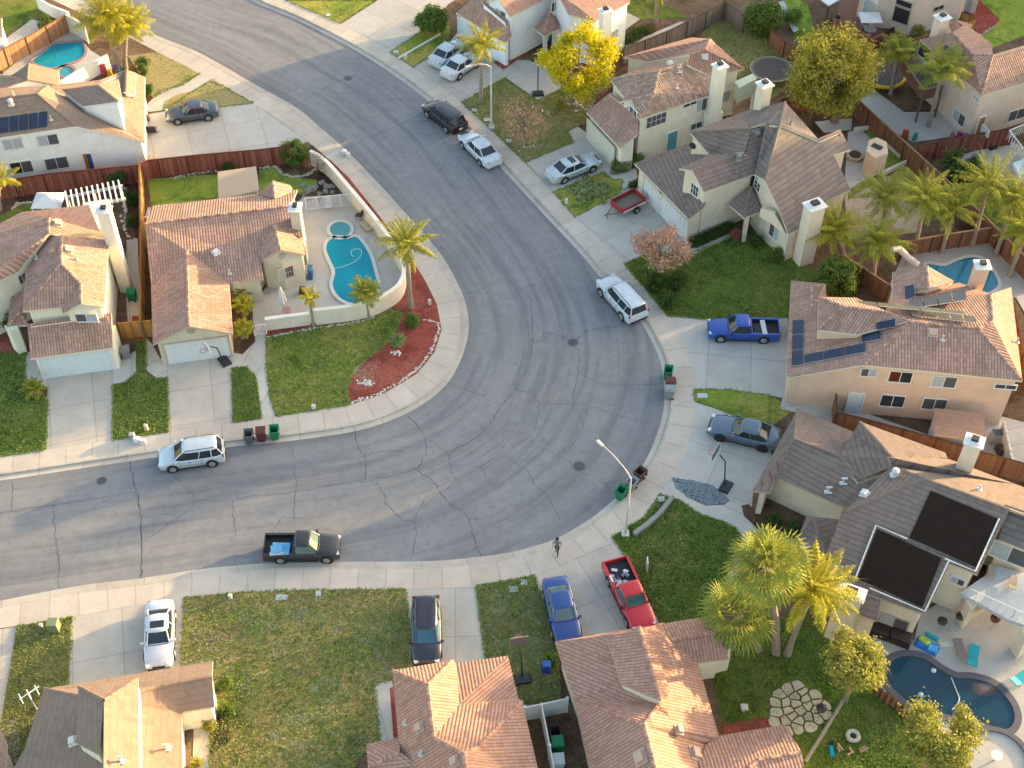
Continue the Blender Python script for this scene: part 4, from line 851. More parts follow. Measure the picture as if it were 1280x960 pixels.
# ---- sheds
S1 = House('small salmon shingle roofed garden shed beside the salmon house wall', W_ROSE, tiles('shingle_salmon', [(.34, .19, .13), (.38, .215, .15), (.42, .24, .17), (.36, .2, .14)], (.2, .11, .08), barrel=False, pu=.3, pv=.2, stagger=True, vs=.5), TRIMT, (1200, 545), cat='shed', name='shed')
S1.mass(dict(a=(1168, 510, 2.6), b=(1230, 517, 2.6), c=(1232, 551, 2.2), d=(1168, 543, 2.2), e=(1166, 513, 2.3)), ['a b c d'], over=.12)
S2 = House('tan flat roofed patio cover behind the pink tiled one-storey house', W_SAND, flat('rolled_roofing_tan', (.40, .30, .22), .9, var=.1), TRIMW, (300, 245), cat='shed', name='patio_cover')
S2.mass(dict(a=(272, 214.5, 2.5), b=(320, 208, 2.5), c=(324, 237, 2.4), d=(273, 248, 2.4)), ['a b c d'], over=.2, thick=.12)
# ------------------------------------------------------------------ fences, walls, pools
def fence(top, h, mat, label, name='fence', cat='fence', group=None, thick=.06, post=None, cap=.0, step_=2.4, capm=None, posts=True, smooth=False):
    """top: pixel line of its upper edge; stands on the lot ground"""
    T = [P(x, y, LOT+h) for x, y in top]
    if smooth: T = resample(T, sub=6)
    t = thing(name, label, cat, (T[0].x, T[0].y, LOT), group=group)
    L = arclen(T); uv = []; v = []; f = []
    def quad(a, b, c, d, ua, ub, z0, z1):
        k = len(v); v.extend([a, b, c, d]); f.append((k, k+1, k+2, k+3)); uv.extend([(ua, z0), (ub, z0), (ub, z1), (ua, z1)])
    O = offset2(T, thick/2); I = offset2(T, -thick/2); G = Vector((0, 0, -h))
    for i in range(len(T)-1):
        quad(O[i]+G, O[i+1]+G, O[i+1], O[i], L[i], L[i+1], 0, h); quad(I[i+1]+G, I[i]+G, I[i], I[i+1], L[i+1], L[i], 0, h); quad(O[i], O[i+1], I[i+1], I[i], L[i], L[i+1], h, h+.02)
    quad(O[0]+G, O[0], I[0], I[0]+G, 0, .05, 0, h); quad(O[-1]+G, I[-1]+G, I[-1], O[-1], 0, .05, 0, h)
    mesh('board_panel' if cat == 'fence' else 'wall_panel', v, f, mat, t, uvs=uv)
    pm = post or mat
    if posts:
        n = max(1, round(L[-1]/step_))
        for i in range(n+1):
            p = at_frac(T, L, i/n); m = MB(); m.box((p.x, p.y, LOT+(h+.08)/2), (.12+thick*.6, .12+thick*.6, h+.08)); o = m.build('post', pm, t)
    if cap:
        v, f = [], []; O = offset2(T, cap/2); I = offset2(T, -cap/2); c = Vector((0, 0, .09)); z_ = Vector((0, 0, .003))
        for i in range(len(T)-1):
            k = len(v); v += [O[i]+z_, O[i+1]+z_, O[i+1]+c, O[i]+c, I[i]+z_, I[i+1]+z_, I[i+1]+c, I[i]+c]
            f += [(k, k+1, k+2, k+3), (k+5, k+4, k+7, k+6), (k+3, k+2, k+6, k+7)]
        f += [(0, 3, 7, 4), (k+1, k+5, k+6, k+2)]
        mesh('coping' if cat == 'wall' else 'top_rail', v, f, capm or mat, t)
    return t
WHITEW = stucco('wall_white', (.62, .60, .55)); CREAMW = stucco('wall_cream', (.52, .46, .37)); GREYW = stucco('wall_grey', (.20, .20, .19)); VINYL = flat('vinyl_white', (.62, .62, .62), .5, var=.06)
POSTW = flat('post_wood', (.25, .15, .09), .85)
fence(R('-20,229 15,225 60,218 120,212 172,207 185,201 250,194 320,188 347,185 374,181'), 1.8, F_RED, 'long redwood board fence running between the top left white house and the yards below it', cap=.1)
fence(R('174,205 176,280 175.5,340 175,402'), 1.8, F_CEDAR, 'golden cedar fence standing edge on between the golden roofed house and the one-storey house', cap=.14, post=POSTW)
fence(R('147,404 165,402 190,400'), 1.7, F_CEDAR, 'short golden cedar gate fence by the grey bin at the side of the cream house')
fence(R('-22,76 0,64 40,43 82,19'), 1.8, F_ORANGE, 'orange cedar fence behind the top left swimming pool', cap=.1)
fence(R('82,19 93,24 106,34'), 1.8, CREAMW, 'short tan wall at the end of the orange fence by the top left palms', 'garden_wall', 'wall', thick=.15, posts=False, cap=.2)
fence(R('76,101 109,81 134,68'), 1.5, WHITEW, 'plain white wall between the top left pool and the potted toys', 'garden_wall', 'wall', thick=.2, posts=False)
fence(R('45,-4 62,6 85,15'), 1.3, WHITEW, 'low white wall at the very top left beside the walk', 'garden_wall', 'wall', thick=.2, posts=False)
fence(R('388,189 408,202 438,236 460,262 482,290 497,314 505,336 499,355 482,368 462,377 436,383 392,388'), 1.5, CREAMW, 'curved cream wall around the turquoise pool deck on the street corner', 'garden_wall', 'wall', thick=.22, posts=False, cap=.3, smooth=True, capm=stucco('coping_pale', (.6, .56, .48)))
fence(R('331,399 386,392'), 1.15, CREAMW, 'lower cream wall in front of the patio with the closed umbrella', 'garden_wall', 'wall', thick=.22, posts=False, cap=.3, capm=stucco('coping_pale2', (.6, .56, .48)))
fence(R('779,62 840,37 907,3'), 1.7, F_GREY, 'weathered grey board fence behind the cream clay tile house', cap=.08)
fence(R('905,1 931,21'), 1.7, F_GREY, 'short weathered fence return near the dark tree at the top', cap=.08)
fence(R('978,124 1016,119'), 1.7, F_RED, 'red board fence piece at the foot of the big round tree', cap=.08)
fence(R('1066,119 1100,150 1140,186 1180,222 1230,270 1262,302 1300,340'), 1.8, F_BROWN, 'long brown diagonal fence below the tall palms at the right', cap=.12, capm=POSTW)
fence(R('1140,185 1200,172 1268,160'), 1.8, F_RED, 'red-brown fence below the rose house wall with the small basketball hoop', cap=.08)
fence(R('1040,22 1060,34 1077,41 1089,50 1102,44 1115,49 1126,44 1141,50 1162,44'), 1.4, F_RED, 'zigzag redwood fence around the red deck at the top right', cap=.12, capm=F_ORANGE)
fence(R('963,38 978,50 1003,66'), 1.6, F_BROWN, 'brown fence left of the big round tree by the green slide', cap=.1)
fence(R('1130,303 1180,294 1240,285'), 1.6, F_BROWN, 'brown fence behind the pool with the white slide', cap=.12, capm=POSTW)
fence(R('1052,318 1080,336 1112,357'), 1.6, F_BROWN, 'brown fence in the shade of the palms beside the solar roof', cap=.12, capm=POSTW)
fence(R('1268,380 1280,440 1290,475'), 1.7, F_BROWN, 'light brown side fence at the right edge beside the solar roof house', cap=.12)
fence(R('1046,516 1072,522 1125,536 1180,551 1225,565 1300,585'), 1.8, F_BROWN, 'rust brown fence between the salmon house and the grey-brown roof', cap=.08)
fence(R('1045,489 1046,514'), 1.7, F_BROWN, 'short brown side gate at the white door of the salmon house', cap=.08)
fence(R('1256,529 1266,574'), 1.5, CREAMW, 'cream block wall with small posts beside the salmon shed', 'garden_wall', 'wall', thick=.15, step_=.9)
fence(R('656,884 677,880 709,873'), 1.6, VINYL, 'white vinyl fence across the gap between the two terracotta roofs', post=VINYL, thick=.08)
fence(R('677,881 684,915 697,985'), 1.6, VINYL, 'white vinyl fence running down the side yard with the bins', post=VINYL, thick=.08)
fence(R('1096,858 1118,874 1141,893'), .9, F_BROWN, 'low dark slatted picket fence between the dark pool and the lower yard', step_=.35)
fence(R('793,666 808,655 825,640 840,621'), .35, GREYW, 'low dark grey curb wall on the lawn beside the street lamp', 'garden_wall', 'wall', thick=.3, posts=False)
fence(R('498,72 524,57 550,42'), .15, WHITEW, 'thin white edging between two lawns near the top', 'edging', 'edging', thick=.12, posts=False)
fence(R('1203,16 1220,24 1204,31'), 1.3, F_CEDAR, 'little golden fence corner by the rose tan house', cap=.08)
fence(R('1068,160 1088,157 1110,178 1134,200 1103,215'), .4, CREAMW, 'low cream stone border around the bright green backyard lawn', 'garden_wall', 'wall', thick=.25, posts=False)
def railing(pts, z, h, label, n=14):
    t = None; A, B = [P(x, y, z) for x, y in pts]; t = thing('metal_railing', label, 'railing', (A.x, A.y, LOT)); m = MB()
    for zz in (0, -h+.12): m.tube([A+Vector((0, 0, zz)), B+Vector((0, 0, zz))], .03, 6)
    m.build('rail', TRIMW, t); m = MB()
    for i in range(n+1): q = A.lerp(B, i/n); m.tube([q, q-Vector((0, 0, h))], .015 if i % 7 else .05, 6)
    m.build('balusters', TRIMW, t)
railing([(381, 248), (439, 242)], LOT+1.3, 1.3, 'white metal railing across the upper end of the turquoise pool deck', 28)
railing([(316, 407), (331, 405)], LOT+1.1, 1.1, 'small white gate railing beside the patio wall', 7)
for s_, m in (('362,262 379,246 440,243 462,265 482,291 499,318 506,345 498,368 480,386 462,394 331,411 316,404 316,380 340,350', DECK), ('1112,356 1130,316 1238,300 1300,352 1310,440 1270,372 1160,376 1120,372', DECK),
             ('1085,800 1100,785 1143,800 1150,768 1200,738 1320,738 1320,985 1235,985 1222,940 1150,902 1098,866', DECK), ('5,90 30,70 60,50 82,38 100,45 112,62 134,76 100,100 76,112 -10,118', DECK), ('1080,-10 1078,20 1112,44 1160,48 1140,60 1085,55 1045,35 1050,-10', flat('deck_redwood', (.22, .10, .07), .8))):
    sheet('pool_deck', R(s_), m, z=LOT+.02)
def water(name, cols, rough=.04):
    N = NT(name); v = N.vec(); f = N.noise(v, .35, 3, .5); g = N.noise(v, 3.2, 4, .6, .6)
    c = N.ramp(f, [(.35, cols[0]), (.65, cols[1])]); N.bump(g, .12, .05); m = N.out(c, rough, .3); return m
W_TURQ = water('water_turquoise', [(.0, .21, .30), (.002, .27, .34)]); W_SPA = water('water_spa', [(.035, .22, .26), (.09, .33, .36)]); W_DARK = water('water_dark', [(.018, .038, .055), (.01, .05, .085)], .03)
def pool(label, outline, wm, copm, copw=.28, step_=None, z=LOT+.02, spa=None, group=None):
    w_ = resample([P(x, y, z) for x, y in outline], closed=True, sub=6)
    c = sum(w_, Vector())/len(w_); t = thing('swimming_pool', label, 'pool', (c.x, c.y, LOT))
    def ringmesh(w_, name_w, wmat, parent):
        n = len(w_); ar = sum(w_[i].x*w_[(i+1) % n].y-w_[(i+1) % n].x*w_[i].y for i in range(n)); sg = -1 if ar > 0 else 1
        out = []
        for i, p in enumerate(w_):
            d = (w_[(i+1) % n]-w_[i-1]).normalized(); out.append(Vector((p.x-d.y*copw*sg, p.y+d.x*copw*sg, 0)))
        v, f = [], []
        for i in range(n):
            a, b = w_[i], out[i]; v += [(a.x, a.y, z+.01), (a.x, a.y, z+.09), (b.x, b.y, z+.09), (b.x, b.y, z)]
        for i in range(n):
            j = (i+1) % n
            for k in range(3): f.append((i*4+k, j*4+k, j*4+k+1, i*4+k+1))
        o = mesh('coping', v, f, copm, parent); bm = bmesh.new(); bm.from_mesh(o.data); bmesh.ops.recalc_face_normals(bm, faces=bm.faces); bm.to_mesh(o.data); bm.free()
        m = MB(); m.prism([(p.x, p.y) for p in w_], z-.02, z+.03); m.build(name_w, wmat, parent)
    ringmesh(w_, 'water', wm, t)
    if spa:
        ringmesh(resample([P(x, y, z) for x, y in spa], closed=True, sub=6), 'spa_water', W_SPA, t)
    return t
def circ(cx, cy, rx, ry, n=10): return [(cx+rx*math.cos(2*math.pi*i/n), cy+ry*math.sin(2*math.pi*i/n)) for i in range(n)]
COPW = flat('coping_white', (.55, .53, .49), .8); COPP = flat('coping_brick', (.30, .20, .17), .85); COPG = flat('coping_slate', (.10, .095, .11), .8)
p1 = pool('bright turquoise kidney pool with a round spa inside the curved cream wall', R('408,312 411,302 420,298 434,299 445,297 455,307 463,322 468,340 472,356 469,370 458,377 444,380 430,376 420,367 416,355 419,340 413,326'), W_TURQ, COPW, spa=circ(425.5, 287.5, 13, 9.5))
m_ = MB(); m_.tube(resample([P(x, y, LOT+.07) for x, y in R('418,336 430,333 442,328 450,321 452,314 447,311 440,313 439,318 443,321')]), .035, 6); o_ = m_.build('cleaner_hose', flat('hose_pale', (.3, .6, .62), .5)); tagv(o_, 'pale looping cleaner hose floating on the turquoise corner pool', 'hose')
pool('turquoise pool with brick edge behind the top left white house', R('41,76 50,70 60,62 68,56 85,54 102,54 106,66 100,74 84,80 67,85 52,83'), W_TURQ, COPP, spa=circ(83, 90, 9, 6.5))
pool('blue pool half hidden behind the solar panel roof', R('1158,331 1180,333 1198,326 1214,322 1228,325 1239,337 1247,357 1228,368 1195,366 1168,350'), water('water_blue', [(.02, .16, .25), (.02, .21, .30)]), COPW)
pd = pool('dark bottomed kidney pool with slate edge at the lower right', R('1107,836 1113,828 1125,822 1141,821 1158,826 1175,838 1195,848 1215,849 1237,855 1252,866 1264,882 1268,898 1262,910 1248,912 1228,904 1205,900 1180,893 1150,886 1125,870 1110,852'), W_DARK, COPG, copw=.42)
for k, (r_, c_) in enumerate(((17, (.055, .045, .05)), (12.5, (.08, .062, .062)), (8, (.12, .095, .09)))):
    q = [P(1232+r_*math.cos(a), 857+(3-k)*.0+r_*.8*math.sin(a), LOT+.055+.006*k) for a in [math.radians(d) for d in range(-10, 201, 14)]]
    m_ = MB(); m_.prism([(p.x, p.y) for p in q], LOT+.05, LOT+.055+.006*k); m_.build('pool_step', flat('step_%d' % k, c_, .3, var=.1), pd)
m_ = MB(); m_.tube(resample([P(x, y, LOT+.08) for x, y in R('1189,847 1195,862 1199,873 1196,881 1190,887')]), .04, 6); tagv(m_.build('cleaner_hose', flat('hose_white', (.5, .55, .55), .5)), 'white curved cleaner hose lying in the dark kidney pool', 'hose')
for x, y, l in ((1167, 838, 'small white float near the upper edge of the dark pool'), (1151, 868, 'pale blue float bobbing in the middle of the dark pool')):
    p = P(x, y, LOT+.1); m_ = MB(); m_.tube([p-Vector((0, 0, .05)), p+Vector((0, 0, .03)), p+Vector((0, 0, .09))], [.16, .15, .05], 12); tagv(m_.build('pool_float', flat('float_%d' % x, (.35, .6, .65), .4)), l, 'pool float')
# raised round spa terrace at the lower right corner
c = P(1245, 950, LOT); t = thing('spa_terrace', 'round raised concrete terrace with slate rim in the lower right corner', 'terrace', (c.x, c.y, LOT))
for nm, r0, r1, z1, mt in (('terrace_floor', 0, 1.75, .12, DECK), ('slate_rim', 1.75, 2.05, .26, COPG)):
    v, f = [], []; n = 40
    for i in range(n):
        a = 2*math.pi*i/n
        for r_, z_ in ((max(r0, .01), LOT), (max(r0, .01), LOT+z1), (r1, LOT+z1), (r1, LOT)): v.append((c.x+r_*math.cos(a), c.y+r_*math.sin(a), z_))
    for i in range(n):
        j = (i+1) % n
        for k in range(4): f.append((i*4+k, j*4+k, j*4+(k+1) % 4, i*4+(k+1) % 4))
    o_ = mesh(nm, v, f, mt, t); bm = bmesh.new(); bm.from_mesh(o_.data); bmesh.ops.recalc_face_normals(bm, faces=bm.faces); bm.to_mesh(o_.data); bm.free()
# ------------------------------------------------------------------ vehicles
TYRE = flat('tyre_rubber', (.018, .018, .018), .85); RIM = flat('alloy_rim', (.33, .34, .35), .35, metal=.5); CARGL = flat('car_glass', (.018, .026, .03), .05, .6, var=.2); CARGLB = flat('car_glass_sky', (.03, .10, .15), .06, .6, var=.3)
RED_L = flat('tail_lamp_red', (.42, .02, .015), .25); WHT_L = flat('head_lamp_clear', (.6, .6, .57), .15); TRIMB = flat('trim_black', (.02, .02, .021), .6); CHROME = flat('chrome', (.6, .6, .6), .15, metal=.9); PLATE = flat('plate_white', (.6, .6, .6), .5)
def loft(secs, closed_ends=True):
    v, f = [], []; n = len(secs[0])
    for s in secs: v += s
    for i in range(len(secs)-1):
        for k in range(n):
            j = (k+1) % n; f.append((i*n+k, i*n+j, (i+1)*n+j, (i+1)*n+k))
    if closed_ends: f.append(tuple(range(n))[::-1]); f.append(tuple((len(secs)-1)*n+k for k in range(n)))
    return v, f
def fixn(o):
    bm = bmesh.new(); bm.from_mesh(o.data); bmesh.ops.recalc_face_normals(bm, faces=bm.faces); bm.to_mesh(o.data); bm.free(); return o
def sm(o, ang=38):
    me = o.data; me.polygons.foreach_set('use_smooth', [True]*len(me.polygons))
    bm = bmesh.new(); bm.from_mesh(me)
    for e in bm.edges:
        e.smooth = not (len(e.link_faces) == 2 and e.calc_face_angle(0) > math.radians(ang))
    bm.to_mesh(me); bm.free(); return o
SPEC = { # L, W, H, wheelbase, belt z, hood z(front,back), deck z, greenhouse base x0..x1 (from rear, fraction), roof x0..x1, tyre r
 'sedan': dict(L=4.75, W=1.82, H=1.45, wb=2.75, belt=.93, hood=(.72, .96), deck=1.02, gb=(.13, .70), rf=(.30, .56), r=.33),
 'coupe4': dict(L=5.0, W=1.88, H=1.45, wb=3.0, belt=.97, hood=(.80, 1.0), deck=1.05, gb=(.10, .66), rf=(.29, .54), r=.35),
 'crossover': dict(L=4.55, W=1.83, H=1.66, wb=2.68, belt=1.02, hood=(.82, 1.08), deck=1.05, gb=(.02, .76), rf=(.10, .60), r=.35),
 'suv': dict(L=4.95, W=1.93, H=1.80, wb=2.95, belt=1.10, hood=(.96, 1.13), deck=1.12, gb=(.015, .71), rf=(.05, .60), r=.38),
 'pickup': dict(L=5.0, W=1.80, H=1.65, wb=3.0, belt=1.02, hood=(.88, 1.05), deck=1.0, gb=(.405, .72), rf=(.435, .62), r=.36),
}
def vehicle(kind, label, cat, pcol, at, head, scale=1.0, name=None, glass=None, rack=False, sunroof=False, crewx=0, rimm=None, tail='v', metal=.0, group=None, stripe=None, hoodm=None, length=None, roofm=None):
    """at: pixel of the visible middle; head: (px,py) a pixel the nose points to"""
    S = dict(SPEC[kind]); L, W, H, wb, r = S['L'], S['W'], S['H'], S['wb'], S['r']
    if length: k_ = length/L; L = length; wb *= k_
    c = P(at[0], at[1], .7); hd = P(head[0], head[1], .7); rz = math.atan2(hd.y-c.y, hd.x-c.x)
    on_lot = S.get('lot', False)
    z0 = .0
    t = thing(name or {'suv': 'parked_suv', 'pickup': 'pickup_truck', 'crossover': 'parked_suv'}.get(kind, 'parked_car'), label, cat, (c.x, c.y, z0), rz, group)
    pm = paint('paint_'+label[:14].replace(' ', '_'), pcol, metal)
    glass = glass or CARGL; X = lambda f: (f-.5)*L
    zb = .22
    def sec(x, w_, zs, zt, zb_=None):
        zb_ = zb_ or zb; h = [(0, zb_), (w_*.86, zb_), (w_*.97, zb_+.10), (w_, zb_+.22), (w_, (zb_+zs)*.5+.08), (w_*.975, zs-.06), (w_*.90, zs), (w_*.6, zt), (0, zt+.012)]
        h = [(y, z) for y, z in h]; full = h+[(-y, z) for y, z in h[-2:0:-1]]
        return [(x, y, z) for y, z in full]
    hw = W/2; hf, hb = S['hood']; bl = S['belt']; dk = S['deck']; g0, g1 = S['gb']; secs = []
    prof = []
    if kind == 'pickup': prof = [(g0-.012, 1, bl), (g0+.02, 1, bl), (.5, 1, bl), (g1-.04, 1, bl+.01), (g1+.02, .995, hb), (.86, .985, (hf+hb)/2+.02), (.955, .96, hf+.03), (.99, .90, hf-.06), (1.0, .82, hf-.22)]
    elif kind in ('suv', 'crossover'): prof = [(0, .84, dk-.25), (.01, .93, dk-.05), (.035, .975, dk), (.12, 1, bl+.02), (.4, 1, bl), (g1-.05, 1, bl+.01), (g1+.02, .99, hb), (.87, .975, (hf+hb)/2+.03), (.955, .93, hf+.02), (.99, .84, hf-.10), (1.0, .74, hf-.25)]
    else: prof = [(0, .74, dk-.30), (.012, .86, dk-.10), (.04, .93, dk-.01), (.13, .985, dk), (.24, 1, bl+.03), (.45, 1, bl), (g1-.05, 1, bl+.01), (g1+.02, .99, hb-.01), (.85, .97, (hf+hb)/2+.02), (.945, .91, hf), (.985, .80, hf-.12), (1.0, .66, hf-.24)]
    for f_, wf, z in prof: secs.append(sec(X(f_), hw*wf, z-.05, z, zb+(.06 if f_ < .02 or f_ > .98 else 0)))
    v, f = loft(secs); body = sm(fixn(mesh('body', v, f, pm, t, local=True)))
    # greenhouse: glass frustum under a painted roof and pillars
    zr = H-.05; r0, r1 = S['rf']; bw, rw = hw*.90, hw*.70
    def ring(x0, x1, w0, z, crown=0, inset=0):
        xm = (x0+x1)/2
        return [(x0, w0*.86, z), (x0+(x1-x0)*.12, w0, z), (xm, w0*1.01, z), (x0+(x1-x0)*.85, w0*.98, z), (x1, w0*.84, z), (x1+.05, 0, z), (x1, -w0*.84, z), (x0+(x1-x0)*.85, -w0*.98, z), (xm, -w0*1.01, z), (x0+(x1-x0)*.12, -w0, z), (x0, -w0*.86, z), (x0-.04, 0, z)]
    zbase = bl-.04
    A = ring(X(g0)+.03, X(g1)-.02, bw-.015, zbase); B = ring(X(r0), X(r1), rw+.03, zr-.02)
    v, f = loft([A, B]); fixn(mesh('windows', v, f, glass, t, local=True))
    C1 = ring(X(r0)-.03, X(r1)+.02, rw+.055, zr-.03); C2 = ring(X(r0), X(r1)-.02, rw, zr+.035); C3 = ring(X(r0)+.12, X(r1)-.16, rw*.75, zr+.065)
    v, f = loft([C1, C2, C3]); sm(fixn(mesh('roof_panel', v, f, roofm or pm, t, local=True)), 60)
    A2 = ring(X(g0)+.01, X(g1), bw, zbase); B2 = ring(X(r0)-.02, X(r1)+.01, rw+.045, zr-.01)
    def pil(i, w_): m = MB(); m.tube([Vector(A2[i]), Vector(B2[i])], w_, 5); m.build('pillar', pm, t, local=True)
    for i in (0, 4, 6, 10): pil(i, .045)
    if kind != 'pickup': pil(2, .035); pil(8, .035)
    if kind in ('suv', 'crossover'):
        for s_ in (1, -1):
            a, b = Vector(A2[1 if s_ > 0 else 9]), Vector(B2[1 if s_ > 0 else 9]); m = MB(); m.tube([a+Vector((L*.08, 0, 0)), b+Vector((L*.03, 0, 0))], .04, 5); m.build('pillar', pm, t, local=True)
    if sunroof:
        m = MB(); m.box((X((r0+r1)/2+.03), 0, zr+.066), (.5, .85, .02)); m.build('sunroof', glass, t, local=True)
    if rack:
        for s_ in (1, -1):
            m = MB(); m.tube([(X(r0)+.1, s_*(rw-.04), zr+.04), (X(r0)+.2, s_*(rw-.04), zr+.12), (X(r1)-.3, s_*(rw-.04), zr+.12), (X(r1)-.15, s_*(rw-.04), zr+.05)], .025, 5); m.build('roof_rail', TRIMB, t, local=True)
    if kind == 'pickup':
        x0, x1 = X(.0), X(g0-.01); zf, zt = .68, 1.0
        m = MB(); th = .07
        for s_ in (1, -1):
            m.box(((x0+x1)/2, s_*(hw-th/2), (zb+.1+zt)/2), (x1-x0, th, zt-zb-.1)); m.box(((x0+x1)/2, s_*(hw-th-.05), zt-.02), (x1-x0, .1, .05))
        m.box((x1-th/2, 0, (zf+zt)/2), (th, W-2*th, zt-zf)); m.box(((x0+x1)/2, 0, zf-.15), (x1-x0-.02, W-2*th-.01, .3))
        m.build('bed', pm, t, local=True)
        m = MB(); m.box((x0-.0+th/2+.001, 0, (zf-.2+zt)/2), (th, W-.08, zt-zf+.2)); m.build('tailgate', pm, t, local=True)
        m = MB(); m.box(((x0+x1)/2, 0, zf+.012), (x1-x0-2*th-.02, W-2*th-.03, .02)); m.build('bed_liner', TRIMB, t, local=True)
    # wheels
    for sx in (1, -1):
        for s_ in (1, -1):
            x = sx*wb/2-(.0 if kind != 'pickup' else -.12); 
            m = MB(); m.tube([(x, s_*(hw-.10), r+.03), (x, s_*(hw+.012), r+.03)], r+.075, 20); m.build('wheel_arch', TRIMB, t, local=True)
            m = MB(); m.tube([(x, s_*(hw-.2), r), (x, s_*(hw-.0), r), (x, s_*(hw+.03), r)], [r, r, r*.93], 20); wh = m.build('wheel', TYRE, t, local=True)
            m = MB(); m.tube([(x, s_*(hw+.02), r), (x, s_*(hw+.045), r)], [r*.68, r*.6], 14)
            for k in range(5):
                a = 2*math.pi*k/5; m.box((x+math.cos(a)*r*.33, s_*(hw+.05), r+math.sin(a)*r*.33), (.05, .015, r*.55), M=Matrix.Rotation(-a+math.pi/2, 3, 'Y'))
            m.build('rim', rimm or RIM, wh, local=True)
    # lamps, grille, bumpers, mirrors, plate
    for s_ in (1, -1):
        m = MB(); m.box((X(.966), s_*hw*.70, hf-.075), (.22, hw*.30, .11), rz=-s_*.42); m.build('headlight', WHT_L, t, local=True)
        m = MB()
        if kind in ('suv', 'crossover'): m.box((X(.020), s_*hw*.86, dk-.16), (.12, .13, .30))
        elif kind == 'pickup': m.box((X(.004), s_*(hw-.05), .82), (.06, .12, .30))
        else: m.box((X(.024), s_*hw*.62, dk-.17), (.12, hw*.34, .12), rz=s_*.22)
        m.build('tail_light', RED_L, t, local=True)
        m = MB(); m.box((X(g1)-.18, s_*(hw+.06), bl+.03), (.12, .2, .15)); m.build('side_mirror', pm if kind != 'pickup' else TRIMB, t, local=True)
        if kind not in ('pickup',):
            m = MB(); [m.box((X(fx), s_*(hw*1.0), bl-.14), (.16, .03, .035)) for fx in (.33, .53)]; m.build('door_handle', CHROME if metal else pm, t, local=True)
        m = MB(); m.box((X(.5), s_*(hw-.0), zb+.09), (wb-2*r-.25, .03, .10)); m.build('side_sill', TRIMB, t, local=True)
    for s_ in (1, -1):
        m = MB()
        for fx in ((.36, .52, .67) if kind != 'pickup' else (g0+.01, .64)): m.box((X(fx), s_*(hw-.004), (zb+bl)/2+.06), (.014, .03, bl-zb-.28))
        m.box((X(.52), s_*(hw+.004), zb+.34), (L*.5, .02, .025)); m.build('door_seam', TRIMB, t, local=True)
    m = MB(); m.box((X(.994), 0, hf-.16), (.05, hw*.85, .14)); m.build('grille', TRIMB, t, local=True)
    m = MB(); m.box((X(.990), 0, zb+.16), (.12, hw*1.5, .14)); m.build('front_bumper', TRIMB if kind != 'pickup' else CHROME, t, local=True)
    m = MB(); m.box((X(.006), 0, zb+.18), (.12, hw*1.62, .16)); m.build('rear_bumper', TRIMB if kind in ('suv', 'crossover') else (CHROME if kind == 'pickup' else pm), t, local=True)
    m = MB(); m.box((X(-.002), 0, zb+.42), (.03, .36, .16)); m.build('plate', PLATE, t, local=True)
    # wipers, cowl line, hood shut lines
    m = MB()
    for s_ in (1, -1):
        a, b = Vector(A2[4 if s_ > 0 else 6]), Vector((X(g1)+.03, 0, zbase+.03)); m.tube([(a.x, a.y*.9, bl+.035), (X(g1)+.06, 0, bl+.045)], .02, 4)
    m.build('cowl', TRIMB, t, local=True)
    m = MB()
    for s_ in (1, -1): m.tube([(X(g1)+.02, s_*hw*.80, (hb-.018)), (X(.93), s_*hw*.72, hf+.0)], .008, 4)
    m.build('hood_seam', TRIMB, t, local=True)
    if scale != 1: t.scale = (scale,)*3
    return t
def lift(t, z=LOT+.01): t.location.z = z; return t
V = vehicle
V('crossover', 'silver crossover parked at the kerb beside the grey, maroon and green bins', 'suv', (.50, .55, .60), (239, 567), (150, 580), rack=True, metal=.25)
V('pickup', 'black pickup truck with a blue mattress in its bed', 'pickup', (.018, .018, .021), (378, 683), (480, 682), glass=flat('car_glass_pale', (.10, .15, .13), .1, .6, var=.3))
V('suv', 'white SUV with dark rear glass parked at the right kerb', 'suv', (.50, .54, .58), (777, 372), (722, 310), rack=True)
V('crossover', 'black SUV parked at the upper right kerb in front of the white sedan', 'suv', (.014, .014, .016), (555.5, 144), (505, 104), length=4.75)
V('sedan', 'white sedan parked at the upper right kerb behind the black SUV', 'car', (.50, .54, .58), (599.5, 184), (553, 138), length=4.95)
lift(V('sedan', 'pale silver-blue sedan with a sunroof on the driveway of the cream clay tile house', 'car', (.46, .52, .56), (716.5, 209), (790, 180), sunroof=True, metal=.3, length=4.9))
lift(V('sedan', 'dark grey sedan alone on the wide top left driveway', 'car', (.085, .095, .12), (240, 140), (140, 153), metal=.3, length=4.6))
lift(V('pickup', 'bright blue pickup with dark bed boxes on the right driveway', 'pickup', (.010, .055, .30), (929, 412), (850, 410), length=5.35))
lift(V('coupe4', 'slate grey sedan with black wheels on the driveway below the salmon house', 'car', (.10, .135, .175), (930, 540), (845, 519), rimm=TYRE, metal=.3))
lift(V('sedan', 'white sedan with sunroof nosing toward the tan roof at bottom left', 'car', (.50, .53, .60), (199.5, 793), (197, 880), sunroof=True))
lift(V('crossover', 'black wagon with a blue reflecting windscreen on the bottom centre driveway', 'suv', (.022, .020, .034), (533, 789), (534, 880), glass=CARGLB, rack=True, length=4.75))
lift(V('sedan', 'navy blue sedan with a pale rear window beside the red pickup', 'car', (.022, .055, .22), (702.5, 764), (723, 850), glass=flat('car_glass_green', (.10, .16, .15), .1, .6, var=.3), length=4.9))
rp = lift(V('pickup', 'red pickup truck with cluttered bed on the bottom centre driveway', 'pickup', (.50, .012, .018), (787, 744), (822, 820), glass=flat('car_glass_teal', (.04, .12, .12), .08, .6, var=.3), length=5.3))
lift(V('sedan', 'silver sedan partly under the palm on the upper driveway', 'car', (.42, .46, .50), (561, 66), (600, 37), length=4.4))
